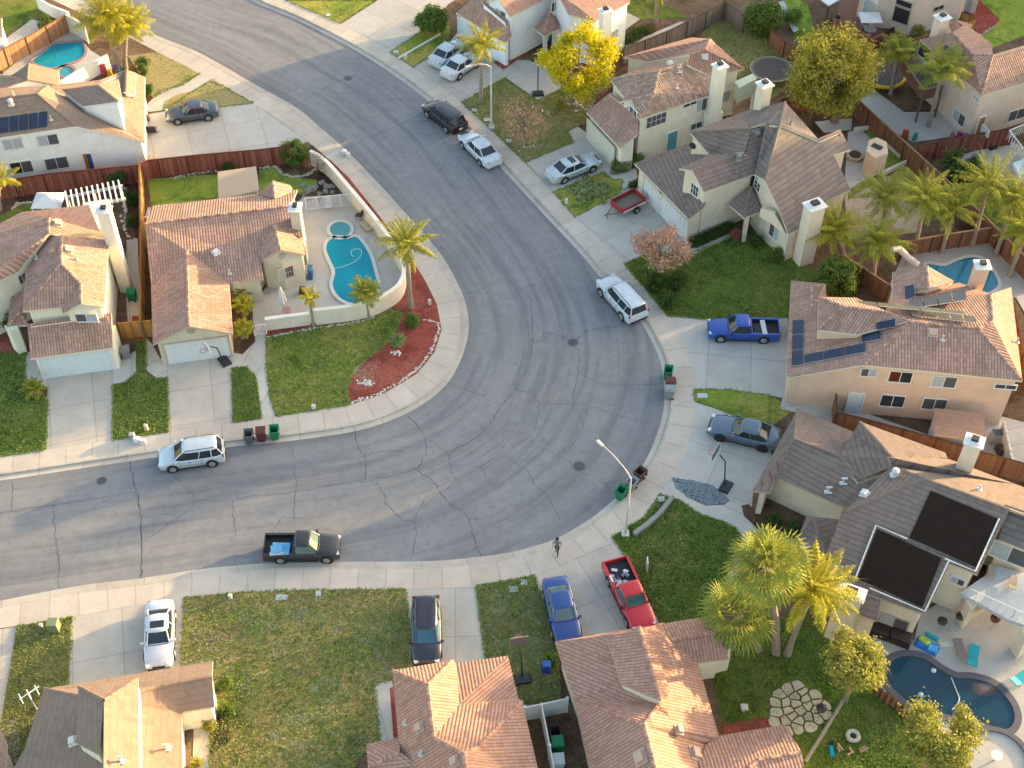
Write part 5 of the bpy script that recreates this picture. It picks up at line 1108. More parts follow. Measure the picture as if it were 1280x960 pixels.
lift(V('sedan', 'white compact car nearest the street palm on the upper driveway', 'car', (.52, .54, .56), (577, 81), (625, 48), length=4.4))
# loads in the pickup beds
def load(label, at, parts, name, cat):
    p = P(at[0], at[1], .95); t = thing(name, label, cat, (p.x, p.y, .8)); return t, p
p = P(351, 686, .98); t = thing('mattress', 'light blue folded mattress lying in the black pickup bed', 'mattress', (p.x, p.y, .78), rz=-.02)
m = MB(); m.box((0, 0, .12), (1.15, .95, .22)); m.box((-.25, -.1, .3), (.75, .6, .12), rz=.2); m.build('cover', flat('sheet_blue', (.12, .34, .55), .8, var=.2), t, local=True); m = MB(); m.box((-.2, -.42, .28), (.9, .25, .1), rz=.1); m.build('fold', flat('sheet_grey', (.35, .37, .42), .8), t, local=True)
p = P(774, 721, .98); rnd = random.Random(4); t = thing('scrap_load', 'jumble of grey and white scrap in the red pickup bed', 'scrap', (p.x, p.y, .8))
for k in range(22):
    m = MB(); m.box((rnd.uniform(-.55, .55), rnd.uniform(-.6, .6), rnd.uniform(.02, .3)), (rnd.uniform(.15, .6), rnd.uniform(.05, .25), rnd.uniform(.04, .15)), M=Matrix.Rotation(rnd.uniform(0, 3), 3, 'Z') @ Matrix.Rotation(rnd.uniform(-.5, .5), 3, 'X')); m.build('scrap_piece', flat('scrap_%d' % (k % 4), [(.45, .47, .55), (.12, .12, .16), (.55, .55, .6), (.25, .28, .36)][k % 4], .5), t, local=True)
p = P(944, 411, 1.0); t = thing('tool_boxes', 'white and dark boxes in the blue pickup bed', 'toolbox', (p.x, p.y, .85), rz=math.radians(182))
for (x, y, z, a, b, c_), mt in (((-.62, 0, .16, .35, 1.45, .34), flat('box_white', (.55, .56, .56), .4)), ((-.15, .1, .08, .5, 1.2, .2), BLK), ((.55, .25, .1, .7, .6, .22), flat('box_dark', (.06, .065, .07), .5)), ((.8, -.35, .12, .3, .4, .25), flat('box_pale', (.5, .48, .45), .5))):
    m = MB(); m.box((x, y, z), (a, b, c_)); m.build('box', mt, t, local=True)
# red utility trailer
p = P(785, 255, .6); h = P(735, 280, .6); rz = math.atan2(h.y-p.y, h.x-p.x)
t = thing('utility_trailer', 'open red utility trailer with white sides on the driveway by the twin garage doors', 'trailer', (p.x, p.y, LOT), rz)
RT = flat('trailer_red', (.30, .03, .03), .55, var=.25); LT = 2.5; WT = 1.55
m = MB(); 
for s_ in (1, -1): m.box((0, s_*WT/2, .78), (LT, .05, .42)); m.box((0, s_*WT/2, 1.0), (LT, .1, .05))
m.box((LT/2, 0, .78), (.05, WT, .42)); m.box((-LT/2, 0, .78), (.05, WT, .42)); m.box((LT/2, 0, 1.0), (.1, WT, .05)); m.box((-LT/2, 0, 1.0), (.1, WT, .05)); m.build('side_panels', RT, t, local=True)
m = MB(); m.box((0, 0, .60), (LT-.06, WT-.06, .04)); m.build('floor', flat('trailer_floor', (.20, .17, .13), .9), t, local=True)
for s_ in (1, -1):
    m = MB(); m.box((0, s_*(WT/2+.035), .66), (LT-.1, .02, .18)); m.build('white_stripe', flat('stripe_white', (.6, .6, .6), .5), t, local=True)
    m = MB(); m.tube([(-.2, s_*(WT/2+.05), .33), (-.2, s_*(WT/2+.22), .33)], .33, 18); wh = m.build('wheel', TYRE, t, local=True); m = MB(); m.tube([(-.2, s_*(WT/2+.2), .33), (-.2, s_*(WT/2+.235), .33)], .19, 12); m.build('rim', RIM, wh, local=True)
m = MB(); m.tube([(LT/2, .5, .5), (LT/2+1.0, 0, .48)], .04, 6); m.tube([(LT/2, -.5, .5), (LT/2+1.0, 0, .48)], .04, 6); m.tube([(LT/2+.95, 0, .5), (LT/2+1.25, 0, .5)], .05, 6); m.tube([(LT/2+.9, 0, .5), (LT/2+.9, 0, .0)], .03, 6); m.build('drawbar', flat('trailer_rust', (.16, .07, .05), .8), t, local=True)
# ------------------------------------------------------------------ vegetation
def leafmat(name, a, b, trans=.25, dryc=None):
    kf = 2.0 if name.startswith('grass') else 1.5; a = tuple(min(.8, x*kf) for x in a); b = tuple(min(.8, x*kf) for x in b)
    N = NT(name); v = N.vec(); f = N.noise(v, 1.3, 4, .7); g = N.noise(v, 14, 2, .6)
    ff = N.math('ADD', N.math('MULTIPLY', f, .5), N.math('MULTIPLY', g, .5))
    c = N.ramp(ff, [(.34, a), (.64, b)])
    if dryc: c = N.mix(N.step(N.noise(v, 2.2, 3), .55, .68), c, dryc)
    N.out(c, .65, .1)
    tr = N.n('BsdfTranslucent'); N.l(c, tr.inputs[0]); mx = N.n('MixShader'); mx.inputs[0].default_value = trans
    N.l(N.b.outputs[0], mx.inputs[1]); N.l(tr.outputs[0], mx.inputs[2]); N.l(mx.outputs[0], N.t.nodes['Material Output'].inputs[0]); return N.m
L_DARK = leafmat('leaf_dark', (.022, .045, .010), (.06, .095, .022)); L_MID = leafmat('leaf_mid', (.04, .075, .015), (.11, .15, .03)); L_OLIVE = leafmat('leaf_olive', (.085, .095, .022), (.20, .19, .045))
L_YEL = leafmat('leaf_yellow', (.20, .19, .010), (.50, .42, .018), .42); L_YG = leafmat('leaf_yellowgreen', (.09, .105, .022), (.30, .28, .06), .32)
L_ORG = leafmat('leaf_orange', (.22, .13, .09), (.42, .25, .16), .3); L_PALM = leafmat('palm_leaf', (.09, .115, .015), (.28, .27, .04), .35); L_PALMY = leafmat('palm_leaf_yellow', (.12, .13, .014), (.38, .33, .035), .35); L_FAN = leafmat('palm_fan_leaf', (.07, .105, .02), (.23, .245, .05), .25, (.34, .28, .05))
L_RED = leafmat('leaf_red', (.16, .05, .04), (.26, .10, .07)); L_AGAVE = leafmat('agave_leaf', (.08, .12, .04), (.18, .22, .08))
BARK_G = flat('bark_grey', (.22, .18, .145), .95, var=.3, scale=5); BARK_P = flat('bark_palm', (.27, .22, .175), .95, var=.3, scale=6); BARK_D = flat('bark_dark', (.09, .065, .045), .95, var=.3)
def leaves(rng, n, C, Rx, Rz, nclump, leaf, cr=.3, shell=.75, aspect=1.6, flatb=.0, squash=1.0):
    """numpy leaf quads in clumps round C"""
    d = rng.normal(size=(nclump, 3)); d /= np.linalg.norm(d, axis=1)[:, None]
    r = shell+(1-shell)*rng.random(nclump)**.5; r *= rng.uniform(.45, 1.0, nclump)**.5
    for _ in range(4):
        q = rng.normal(size=3); q /= np.linalg.norm(q); r *= 1+rng.uniform(-.22, .20)*np.maximum(0, d@q)**2
    cc = d*r[:, None]*np.array([Rx, Rx, Rz])*(1-cr*.6)
    if flatb: cc[:, 2] = np.maximum(cc[:, 2], -Rz*flatb)
    crr = rng.uniform(.7, 1.25, nclump)*cr*Rx
    k = rng.integers(0, nclump, n); g = rng.normal(size=(n, 3)); g /= np.linalg.norm(g, axis=1)[:, None]
    rad = rng.random(n)**.45*np.where(rng.random(n) < .12, 1.45, 1.0)
    p = cc[k]+g*(rad*crr[k])[:, None]*np.array([1, 1, squash])+np.array(C)
    nn = g+rng.normal(size=(n, 3))*.6+np.array([0, 0, .35]); nn /= np.linalg.norm(nn, axis=1)[:, None]
    a = np.cross(nn, rng.normal(size=(n, 3))); a /= np.linalg.norm(a, axis=1)[:, None]; b = np.cross(nn, a)
    s = leaf*rng.uniform(.6, 1.3, n)[:, None]; a = a*s*aspect*.5; b = b*s*.5
    v = np.empty((n, 4, 3)); v[:, 0] = p-a; v[:, 1] = p-b*.9; v[:, 2] = p+a; v[:, 3] = p+b*.9
    return v.reshape(-1, 3), cc+np.array(C)
def npmesh(name, v, mat, parent, nv=4):
    n = len(v)//nv; me = bpy.data.meshes.new(name); me.vertices.add(len(v)); me.vertices.foreach_set('co', v.astype(np.float32).ravel())
    me.loops.add(len(v)); me.loops.foreach_set('vertex_index', np.arange(len(v), dtype=np.int32)); me.polygons.add(n)
    me.polygons.foreach_set('loop_start', np.arange(0, len(v), nv, dtype=np.int32)); me.polygons.foreach_set('loop_total', np.full(n, nv, dtype=np.int32))
    me.materials.append(mat); me.update(); me.validate(); o = bpy.data.objects.new(name, me); COL.objects.link(o)
    if parent is not None: o.parent = parent
    return o
SEED = [100]
def zrest(base, top):
    """height at which the pixel 'top' stands over the ground pixel 'base'"""
    p0 = P(base[0], base[1], LOT); r = ray(*top); t = (p0.y-CAM.y)/r.y; return max(.4, CAM.z+r.z*t), p0
def tree(label, base, crown, rx, rz, mat, n=9000, leaf=.16, nclump=40, cr=.3, trunk=.16, bark=None, name='tree', cat='tree', shell=.75, group=None, limbs=6, twigs=0, flatb=.0):
    SEED[0] += 1; rng = np.random.default_rng(SEED[0]); rnd = random.Random(SEED[0])
    z, p0 = zrest(base, crown); c = P(crown[0], crown[1], z); t = thing(name, label, cat, (p0.x, p0.y, LOT), group=group)
    C = np.array([c.x-p0.x, c.y-p0.y, z-LOT]); v, cc = leaves(rng, n, C, rx, rz, nclump, leaf, cr, shell, flatb=flatb)
    v[:, 2] = np.maximum(v[:, 2], .05); npmesh('crown', v, mat, t)
    m = MB(); bark = bark or BARK_G; top = Vector(C)-Vector((0, 0, rz*.45)); pts = [Vector((0, 0, -.05)), Vector((rnd.uniform(-.1, .1), rnd.uniform(-.1, .1), top.z*.5)), top, Vector(C)+Vector((0, 0, rz*.3))]
    m.tube(pts, [trunk*1.35, trunk, trunk*.75, trunk*.25], 8)
    for i in range(min(limbs+twigs, len(cc))):
        e = Vector(cc[i*max(1, len(cc)//(limbs+twigs))]); s_ = pts[2].lerp(pts[3], rnd.uniform(-.15, .4)); mid = s_.lerp(e, .5)+Vector((rnd.uniform(-.2, .2), rnd.uniform(-.2, .2), rnd.uniform(0, .25)))*rx*.3
        k = .5 if i < limbs else .22; m.tube([s_, mid, e], [trunk*k, trunk*k*.65, trunk*k*.25], 5)
        if twigs:
            for _ in range(5):
                q = mid.lerp(e, rnd.uniform(.1, .9)); m.tube([q, q+Vector((rnd.uniform(-1, 1), rnd.uniform(-1, 1), rnd.uniform(0, 1))).normalized()*rx*.4], [trunk*.1, trunk*.04], 4)
    m.build('trunk', bark, t, local=True); return t
def bush(label, at, r, mat=None, n=1500, leaf=.085, squash=.85, z=None, name='shrub', cat='shrub', group=None, rx2=None):
    SEED[0] += 1; rng = np.random.default_rng(SEED[0]); zc = r*squash if z is None else z
    p = P(at[0], at[1], zc+LOT); t = thing(name, label, cat, (p.x, p.y, LOT), group=group)
    v, cc = leaves(rng, n, (0, 0, zc), r, r*squash, 16, leaf, .42, .6); v[:, 2] = np.maximum(v[:, 2], .03); npmesh('foliage', v, mat or L_DARK, t)
    m = MB(); [m.tube([(0, 0, 0), tuple(cc[i]*.8)], [.04, .015], 5) for i in range(4)]; m.build('stem', BARK_D, t, local=True); return t
def hedge(label, pts, w_, h, mat=None, dens=420, name='hedge'):
    SEED[0] += 1; rng = np.random.default_rng(SEED[0]); T = [P(x, y, LOT+h*.6) for x, y in pts]; L = arclen(T); t = thing(name, label, 'hedge', (T[0].x, T[0].y, LOT))
    n = int(dens*L[-1]*3); u = rng.random(n)*L[-1]; ctr = np.array([tuple(at_frac(T, L, x/L[-1])) for x in u]); ctr[:, 2] = LOT
    q = rng.uniform(-1, 1, (n, 3)); s = np.max(np.abs(q), axis=1, keepdims=True); q = q/np.maximum(s, .01)*(.7+.3*rng.random((n, 1)))
    q *= np.array([w_/2, w_/2, h/2]); p = ctr+q+np.array([0, 0, h/2])-np.array([T[0].x, T[0].y, LOT])
    p += rng.normal(size=(n, 3))*.035; a = rng.normal(size=(n, 3)); a /= np.linalg.norm(a, axis=1)[:, None]; b = np.cross(a, rng.normal(size=(n, 3))); b /= np.linalg.norm(b, axis=1)[:, None]
    v = np.empty((n, 4, 3)); a *= .06; b *= .04; v[:, 0] = p-a; v[:, 1] = p-b; v[:, 2] = p+a; v[:, 3] = p+b; v = v.reshape(-1, 3); v[:, 2] = np.maximum(v[:, 2], .02); npmesh('foliage', v, mat or L_DARK, t); return t
def fronds(rng, C, R, nf, mat_droop=1.0, leaflen=.5, per=34, up=.6, wd=.05):
    vs = []
    for k in range(nf):
        az = 2*math.pi*(k*.381966+rng.random()*.06); lay = k/nf; el = math.radians(80-84*lay+rng.normal()*7)     # inner fronds rise, outer hang
        L = R*rng.uniform(.85, 1.1)*(.80+.2*math.sin(lay*math.pi)); d = np.array([math.cos(az), math.sin(az), 0]); side = np.array([-math.sin(az), math.cos(az), 0])
        p = np.array(C, float); a = el; pts = []; dirs = []; st_ = L/per
        for i in range(per):
            pts.append(p.copy()); dr = d*math.cos(a)+np.array([0, 0, math.sin(a)]); dirs.append(dr); p = p+dr*st_; a -= math.radians(62/per)*(.5+1.3*i/per)
        for i in range(3, per):
            f = i/per; ll = leaflen*math.sin(min(1, f*1.15+.12)*math.pi)**.6*rng.uniform(.8, 1.15)*(1.05-.35*f)
            up_ = np.cross(side, dirs[i])*-1
            for s_ in (1, -1):
                for _ in range(2):
                    dd = side*s_*rng.uniform(.7, 1.0)+dirs[i]*rng.uniform(.45, .95)+np.array([0, 0, rng.uniform(-.5, .1)]); dd /= np.linalg.norm(dd)
                    q0 = pts[i]+dirs[i]*st_*rng.random(); q1 = q0+dd*ll*.55; q2 = q0+dd*ll*.95+np.array([0, 0, -ll*.28]); w_ = np.cross(dd, [0, 0, 1]); w_ = w_/max(1e-6, np.linalg.norm(w_))*wd*.5
                    vs += [q0-w_*.4, q0+w_*.4, q1+w_, q1-w_, q1-w_, q1+w_, q2+w_*.15, q2-w_*.15]
        for i in range(0, per-2, 2):
            w_ = side*.022*(1-i/per); vs += [pts[i]-w_, pts[i]+w_, pts[i+2]+w_, pts[i+2]-w_]
    return np.array(vs)
def palm(label, base, crown, R, mat=None, nf=22, trunk=.17, group=None, name='palm_tree', per=30, leaflen=.55, boots=True, lean=True):
    SEED[0] += 1; rng = np.random.default_rng(SEED[0]); z, p0 = zrest(base, crown); c = P(crown[0], crown[1], z); t = thing(name, label, 'palm', (p0.x, p0.y, LOT), group=group)
    C = (c.x-p0.x, c.y-p0.y, z-LOT); v = fronds(rng, C, R, nf, leaflen=leaflen, per=per); v[:, 2] = np.maximum(v[:, 2], .03); npmesh('crown', v, mat or L_PALM, t)
    m = MB(); Cv = Vector(C); n = max(6, int(Cv.z/.22)); pts = []; rr = []
    for i in range(n+1):
        f = i/n; pts.append(Vector((Cv.x*f**1.3, Cv.y*f**1.3, Cv.z*f-.05))); rr.append(trunk*(1.35-.45*min(1, f*4) if f < .25 else .9+.12*(i % 2))*(1 if f < .85 else 1.15))
    m.tube(pts, rr, 9); m.build('trunk', BARK_P, t, local=True)
    if boots and Cv.z > 2:
        m = MB(); rnd = random.Random(SEED[0])
        for i in range(22):
            a = rnd.uniform(0, 6.28); zz = rnd.uniform(-.95, -.05); p = Cv+Vector((0, 0, zz)); m.tube([p, p+Vector((math.cos(a)*.22, math.sin(a)*.22, .25)), p+Vector((math.cos(a)*.3, math.sin(a)*.3, .12))], [.05, .03, .01], 4)
        m.build('frond_bases', flat('palm_boots', (.42, .25, .13), .9, var=.3), t, local=True)
    return t
def fanpalm(label, base, crown, R, mat=None, nf=34, trunk=.25, group=None, name='fan_palm'):
    SEED[0] += 1; rng = np.random.default_rng(SEED[0]); z, p0 = zrest(base, crown); c = P(crown[0], crown[1], z); t = thing(name, label, 'palm', (p0.x, p0.y, LOT), group=group); C = np.array([c.x-p0.x, c.y-p0.y, z-LOT]); vs = []
    for k in range(nf):
        az = 2*math.pi*(k*.381966)+rng.normal()*.1; el = math.radians(82-125*(k/nf)+rng.normal()*6); d = np.array([math.cos(az)*math.cos(el), math.sin(az)*math.cos(el), math.sin(el)]); side = np.array([-math.sin(az), math.cos(az), 0]); up_ = np.cross(d, side); up_ = up_ if up_[2] > 0 else -up_
        st_ = R*.5*rng.uniform(.8, 1.15); c0 = C+d*st_; w_ = side*.03; vs += [C-w_, C+w_, c0+w_, c0-w_]; nb = 17; fr = R*.55*rng.uniform(.85, 1.1)
        for j in range(nb):
            a = math.radians(-115+230*j/(nb-1)); dd = d*math.cos(a)+side*math.sin(a)+up_*-.08; L_ = fr*(.75+.25*math.cos(a)); q1 = c0+dd*L_*.6; q2 = c0+dd*L_+np.array([0, 0, -L_*.22])+rng.normal(size=3)*.03; ww = np.cross(dd, up_); ww = ww/np.linalg.norm(ww)*.055
            vs += [c0-ww*.2, c0+ww*.2, q1+ww, q1-ww, q1-ww, q1+ww, q2+ww*.15, q2-ww*.15]
    v = np.array(vs); v[:, 2] = np.maximum(v[:, 2], .03); npmesh('crown', v, mat or L_FAN, t)
    m = MB(); Cv = Vector(C); m.tube([(0, 0, -.05), (Cv.x*.3, Cv.y*.3, Cv.z*.4), tuple(Cv)], [trunk*1.3, trunk, trunk*1.1], 10); m.build('trunk', BARK_P, t, local=True); return t
G_ = 'tall palms by the backyard pools'
palm('tall queen palm in red mulch at the street corner outside the curved wall', (514, 385), (508, 306), 3.5, nf=30, per=34, leaflen=.5, mat=leafmat('palm_leaf_gold', (.10, .12, .018), (.28, .26, .04), .3))
palm('short palm leaning over the lower edge of the corner pool', (461, 396), (456, 366), 2.0, nf=24, per=24, leaflen=.5, trunk=.12)
palm('small yellow palm in front of the umbrella patio wall', (392, 408), (387, 372), 1.35, L_PALMY, nf=12, per=18, leaflen=.35, trunk=.11)
palm('big yellow palm behind the top left roof, left of its twin', (149, 88), (132, 22), 4.1, L_PALMY, nf=34, per=36, leaflen=.85, trunk=.22)
palm('big yellow palm behind the top left roof, nearer the street', (157, 86), (158, 34), 4.1, L_PALMY, nf=34, per=36, leaflen=.85, trunk=.2)
palm('street palm over the two pale sedans near the top', (601, 130), (602, 57), 3.3, nf=30, leaflen=.5, mat=L_PALMY)
for l, b, c, r_, mt in (('palm left of the others beside the grey roofed house wall', (1056, 322), (1042, 288), 2.4, L_PALMY), ('palm rising over the sandy backyard, left end of the tall row', (1101, 292), (1108, 246), 2.5, L_PALM), ('palm right behind the solar roof, its trunk in the shaded yard', (1091, 350), (1096, 303), 2.5, L_PALM),
    ('tall palm with a bare grey trunk behind the white pool slide', (1142, 317), (1156, 250), 2.7, L_PALM), ('tall palm second along the brown pool fence', (1177, 316), (1190, 262), 2.5, L_PALM), ('tallest palm of the row, standing above the blue pool', (1215, 308), (1234, 233), 2.9, L_PALM),
    ('palm at the right end of the pool fence corner', (1244, 320), (1268, 250), 2.6, L_PALM), ('palm at the right edge above the diagonal fence', (1262, 345), (1282, 290), 2.5, L_PALM)):
    palm(l, b, c, r_*1.5, mt, nf=34, group=G_, per=30, leaflen=.5)
palm('palm beside the raised wooden deck, nearer the big round tree', (1113, 118), (1122, 66), 2.8, L_PALM, nf=26, per=28, leaflen=.7); palm('leaning palm over the patio beside the rose house wall', (1160, 158), (1178, 90), 3.9, L_PALM, nf=28, per=32, leaflen=.8)
fanpalm('green fan palm cluster in front, left of the yellow palm', (948, 812), (922, 768), 2.7, trunk=.22, nf=36); fanpalm('green fan palm behind, nearest the curved path', (970, 816), (958, 708), 2.7, trunk=.24, nf=38)
palm('bright yellow queen palm beside the grey-brown house', (984, 818), (1014, 738), 4.4, L_PALMY, nf=40, leaflen=.6, per=38, trunk=.2)
palm('bright yellow palm on the far left edge behind the golden roof', (0, 262), (-2, 226), 2.6, L_PALMY, nf=18); palm('palm cut by the top edge beside the white house yard', (819, 30), (822, -8), 2.4, L_PALM, nf=16, per=22)
palm('little spiky palm on the shaded lawn at the left', (41, 494), (42, 486), 1.25, L_PALM, nf=26, per=18, leaflen=.3, trunk=.14, boots=False)
for l, b, c, mt in (('fern palm clump beside the garage wall, uppermost of three', (300, 374), (302, 362), L_PALM), ('yellowish palm clump beside the garage wall, middle of three', (303, 394), (304, 382), L_PALMY), ('yellow palm clump by the path gate, lowest of three', (303, 424), (303, 411), L_PALMY)):
    palm(l, b, c, 1.25, mt, nf=24, per=18, leaflen=.35, trunk=.1, boots=False, group='palm clumps beside the garage')
palm('low fan shaped palm at the edge of the red mulch', (497, 432), (497, 426), 1.0, L_AGAVE, nf=26, per=16, leaflen=.22, trunk=.1, boots=False)
tree('bright yellow leafed tree in the court of the white house', (716, 128), (724, 70), 4.3, 3.6, L_YEL, n=14500, leaf=.16, nclump=62, cr=.19, trunk=.2, flatb=.7)
tree('big round olive green tree behind the trampoline', (1043, 152), (1039, 88), 4.6, 4.4, leafmat('leaf_olivegold', (.10, .10, .018), (.34, .29, .045), .32), n=27000, leaf=.17, nclump=90, cr=.22, trunk=.3)
tree('half bare tree with dry orange leaves beside the lawn of the grey roofed house', (823, 342), (826, 308), 2.6, 1.8, L_ORG, n=3600, leaf=.13, nclump=34, cr=.3, trunk=.09, twigs=14, limbs=8)
tree('sparse leafless brown bush tree on the dry lawn beside the upper street lamp', (655, 182), (655, 150), 2.9, 1.7, leafmat('leaf_twig', (.20, .13, .08), (.36, .23, .13), .2), n=1900, leaf=.12, nclump=40, cr=.3, trunk=.07, twigs=26, limbs=10)
tree('yellow-green leafy tree left of the dark pool', (1057, 876), (1067, 829), 2.2, 1.9, L_YG, n=9500, leaf=.13, nclump=46, cr=.28, trunk=.12)
tree('yellow-green leafy tree over the lower edge of the dark pool', (1175, 965), (1180, 922), 2.45, 2.1, L_YG, n=11000, leaf=.13, nclump=50, cr=.28, trunk=.13)
tree('dark green tree above the dry backyard near the top', (957, 42), (955, 22), 2.0, 1.8, L_MID, n=7000, leaf=.15, trunk=.12)
tree('round citrus tree at the end of the red fence', (369, 204), (367, 190), 1.45, 1.25, L_MID, n=5500, leaf=.11, nclump=30, trunk=.1)
tree('green leafy tree in the shaded corner yard below the palms', (1050, 362), (1048, 343), 1.9, 1.6, L_MID, n=7500, leaf=.13, trunk=.1)
tree('dark leafy tree behind the diagonal fence at the far right', (1205, 232), (1208, 214), 2.1, 1.7, L_DARK, n=7000, leaf=.14, trunk=.12)
tree('bushy green tree on the strip beside the top driveway', (545, 40), (540, 24), 1.7, 1.3, L_MID, n=6000, leaf=.13, trunk=.1)
tree('thin bare reddish tree inside the corner wall', (398, 222), (397, 204), 1.2, 1.3, leafmat('leaf_bare', (.14, .07, .05), (.24, .14, .10), .2), n=260, leaf=.09, trunk=.05, twigs=12, bark=BARK_D)
tree('leafless pale shrub where the two wooden fences meet', (182, 214), (184, 201), 1.1, .9, leafmat('leaf_bare2', (.3, .2, .14), (.42, .3, .2), .2), n=260, leaf=.08, trunk=.04, twigs=14)
tree('wispy bare grey bush with white stones at its foot in the red mulch', (458, 479), (457, 466), 1.3, .7, leafmat('leaf_ash', (.16, .14, .10), (.3, .26, .2), .2), n=350, leaf=.07, trunk=.03, twigs=16, name='shrub', cat='shrub')
for a in (('clipped round bush on the red mulch of the corner', (516, 401), .75, L_MID, 2600), ('big dark bush on the lawn edge by the white SUV, left of three', (818, 352), .95, L_DARK, 2600), ('dark bush under the orange leaved tree, rightmost of three', (845, 352), 1.05, L_DARK, 2800), ('dark bush nearest the driveway, lowest of three', (836, 373), .95, L_DARK, 2600),
          ('small round bush at the garage corner by the trailer', (792, 231), .5, L_DARK, 900), ('dark bush behind the white pergola, largest there', (148, 222), 1.05, L_DARK, 2400), ('dark bush right of the white pergola', (163, 247), .8, L_DARK, 1600), ('low dark bush beside the tall white chimney', (165, 276), .7, L_DARK, 1400),
          ('rounded green bush by the tan house wall at the top right', (1147, 40), .95, L_OLIVE, 2200), ('green bush between the top left palms and the grass', (176, 82), .95, L_DARK, 2000), ('tall narrow bush beside the top left house corner', (183, 112), .8, L_DARK, 2000), ('leafy bush at the porch corner of the bottom left house, upper', (283, 853), .6, L_MID, 1600), ('leafy bush at the porch corner of the bottom left house, lower', (283, 886), .6, L_MID, 1600),
          ('small dark bush against the red fence', (284, 210), .6, L_DARK, 1200), ('round dark shrub beside the curving entry path, left one', (968, 648), .62, L_DARK, 1700), ('round dark shrub beside the curving entry path, right one', (992, 661), .6, L_DARK, 1700), ('reddish shrub by the porch of the grey roofed house', (919, 292), .6, L_RED, 1500), ('green shrub in the bed under the grey roofed house', (945, 300), .8, L_DARK, 1500),
          ('mid green shrub in the bed further right under the grey roofed house', (972, 318), .8, L_MID, 1500), ('bush by the white fence beside the peach terracotta roof', (688, 826), .6, L_MID, 1300), ('green bush on the far top left lawn', (55, 28), .9, L_MID, 1800), ('bush beneath the trampoline lawn edge by the dark tree', (990, 20), 1.3, L_MID, 2600), ('leafy bush by the shaded corner wall left', (8, 395), 1.2, L_DARK, 2400),
          ('bush below the yellow tree on the dark bed', (780, 100), .9, L_DARK, 1500), ('leafy clump under the yellow tree trunk', (700, 132), .7, L_YG, 1500), ('green bush behind the patio at the far right edge', (1282, 262), 1.3, L_MID, 2400), ('low plant by the path at the bottom left porch', (245, 955), .5, L_YG, 900), ('small bush in the lawn corner at the lower left', (262, 905), .55, L_YG, 900)):
    bush(a[0], a[1], a[2], a[3], a[4])
hedge('boxy clipped hedge right of the cream garage', R('768,209 784,203 800,197'), .9, 1.0, L_MID); hedge('low dark hedge along the wall of the grey roofed house', R('866,303 885,295 914,282'), .7, .7, L_DARK); hedge('narrow row of greenery by the white house side yard', R('783,52 800,38 812,34'), 1.2, .5, L_DARK, dens=260)
# loose flower bed
SEED[0] += 1; rng = np.random.default_rng(5); c = P(735, 238, LOT); v, _ = leaves(rng, 6000, (c.x, c.y, LOT+.1), 2.6, .28, 60, .11, .16, .1, squash=.6); v[:, 2] = np.maximum(v[:, 2], LOT+.02)
tagv(npmesh('ground_cover', v, leafmat('leaf_groundcover', (.08, .12, .03), (.26, .28, .12), .2), None), kind='stuff')
# grass tufts and clover breaking up the lawns (uncountable)
def tufts(polys, n, mat, h=.07, seed=1, name='grass', size=.05):
    rng = np.random.default_rng(seed); out = []
    for s_ in polys:
        q = [P(x, y, LOT+.01) for x, y in R(s_)]; x0, x1 = min(p.x for p in q), max(p.x for p in q); y0, y1 = min(p.y for p in q), max(p.y for p in q); X_ = rng.uniform(x0, x1, n); Y_ = rng.uniform(y0, y1, n); ins = np.zeros(n, bool); j = len(q)-1
        for i in range(len(q)):
            a, b = q[i], q[j]; cnd = ((a.y > Y_) != (b.y > Y_)) & (X_ < (b.x-a.x)*(Y_-a.y)/(b.y-a.y+1e-12)+a.x); ins ^= cnd; j = i
        X_, Y_ = X_[ins], Y_[ins]; k = len(X_); z = LOT+.012
        ang = rng.uniform(0, 6.28, k); s2 = size*rng.uniform(.5, 1.5, k); dx, dy = np.cos(ang)*s2, np.sin(ang)*s2; hh = h*rng.uniform(.3, 1.3, k)
        v = np.empty((k, 4, 3)); tx, ty = rng.normal(size=k)*.05, rng.normal(size=k)*.05
        v[:, 0] = np.stack([X_-dx, Y_-dy, np.full(k, z)], 1); v[:, 1] = np.stack([X_+dx, Y_+dy, np.full(k, z)], 1); v[:, 2] = np.stack([X_+dx*.5+tx, Y_+dy*.5+ty, z+hh], 1); v[:, 3] = np.stack([X_-dx*.5+tx, Y_-dy*.5+ty, z+hh], 1); out.append(v.reshape(-1, 3))
    return tagv(npmesh(name, np.concatenate(out), mat, None), kind='stuff')
BIGL = ['230,747.5 300,741 360,738 507,736.5 517,840 490,850 468,856 475,925 450,945 430,985 262,985 262,880 226,850', '595,732 640,725 668,719 697,812 700,890 640,890 607,825']
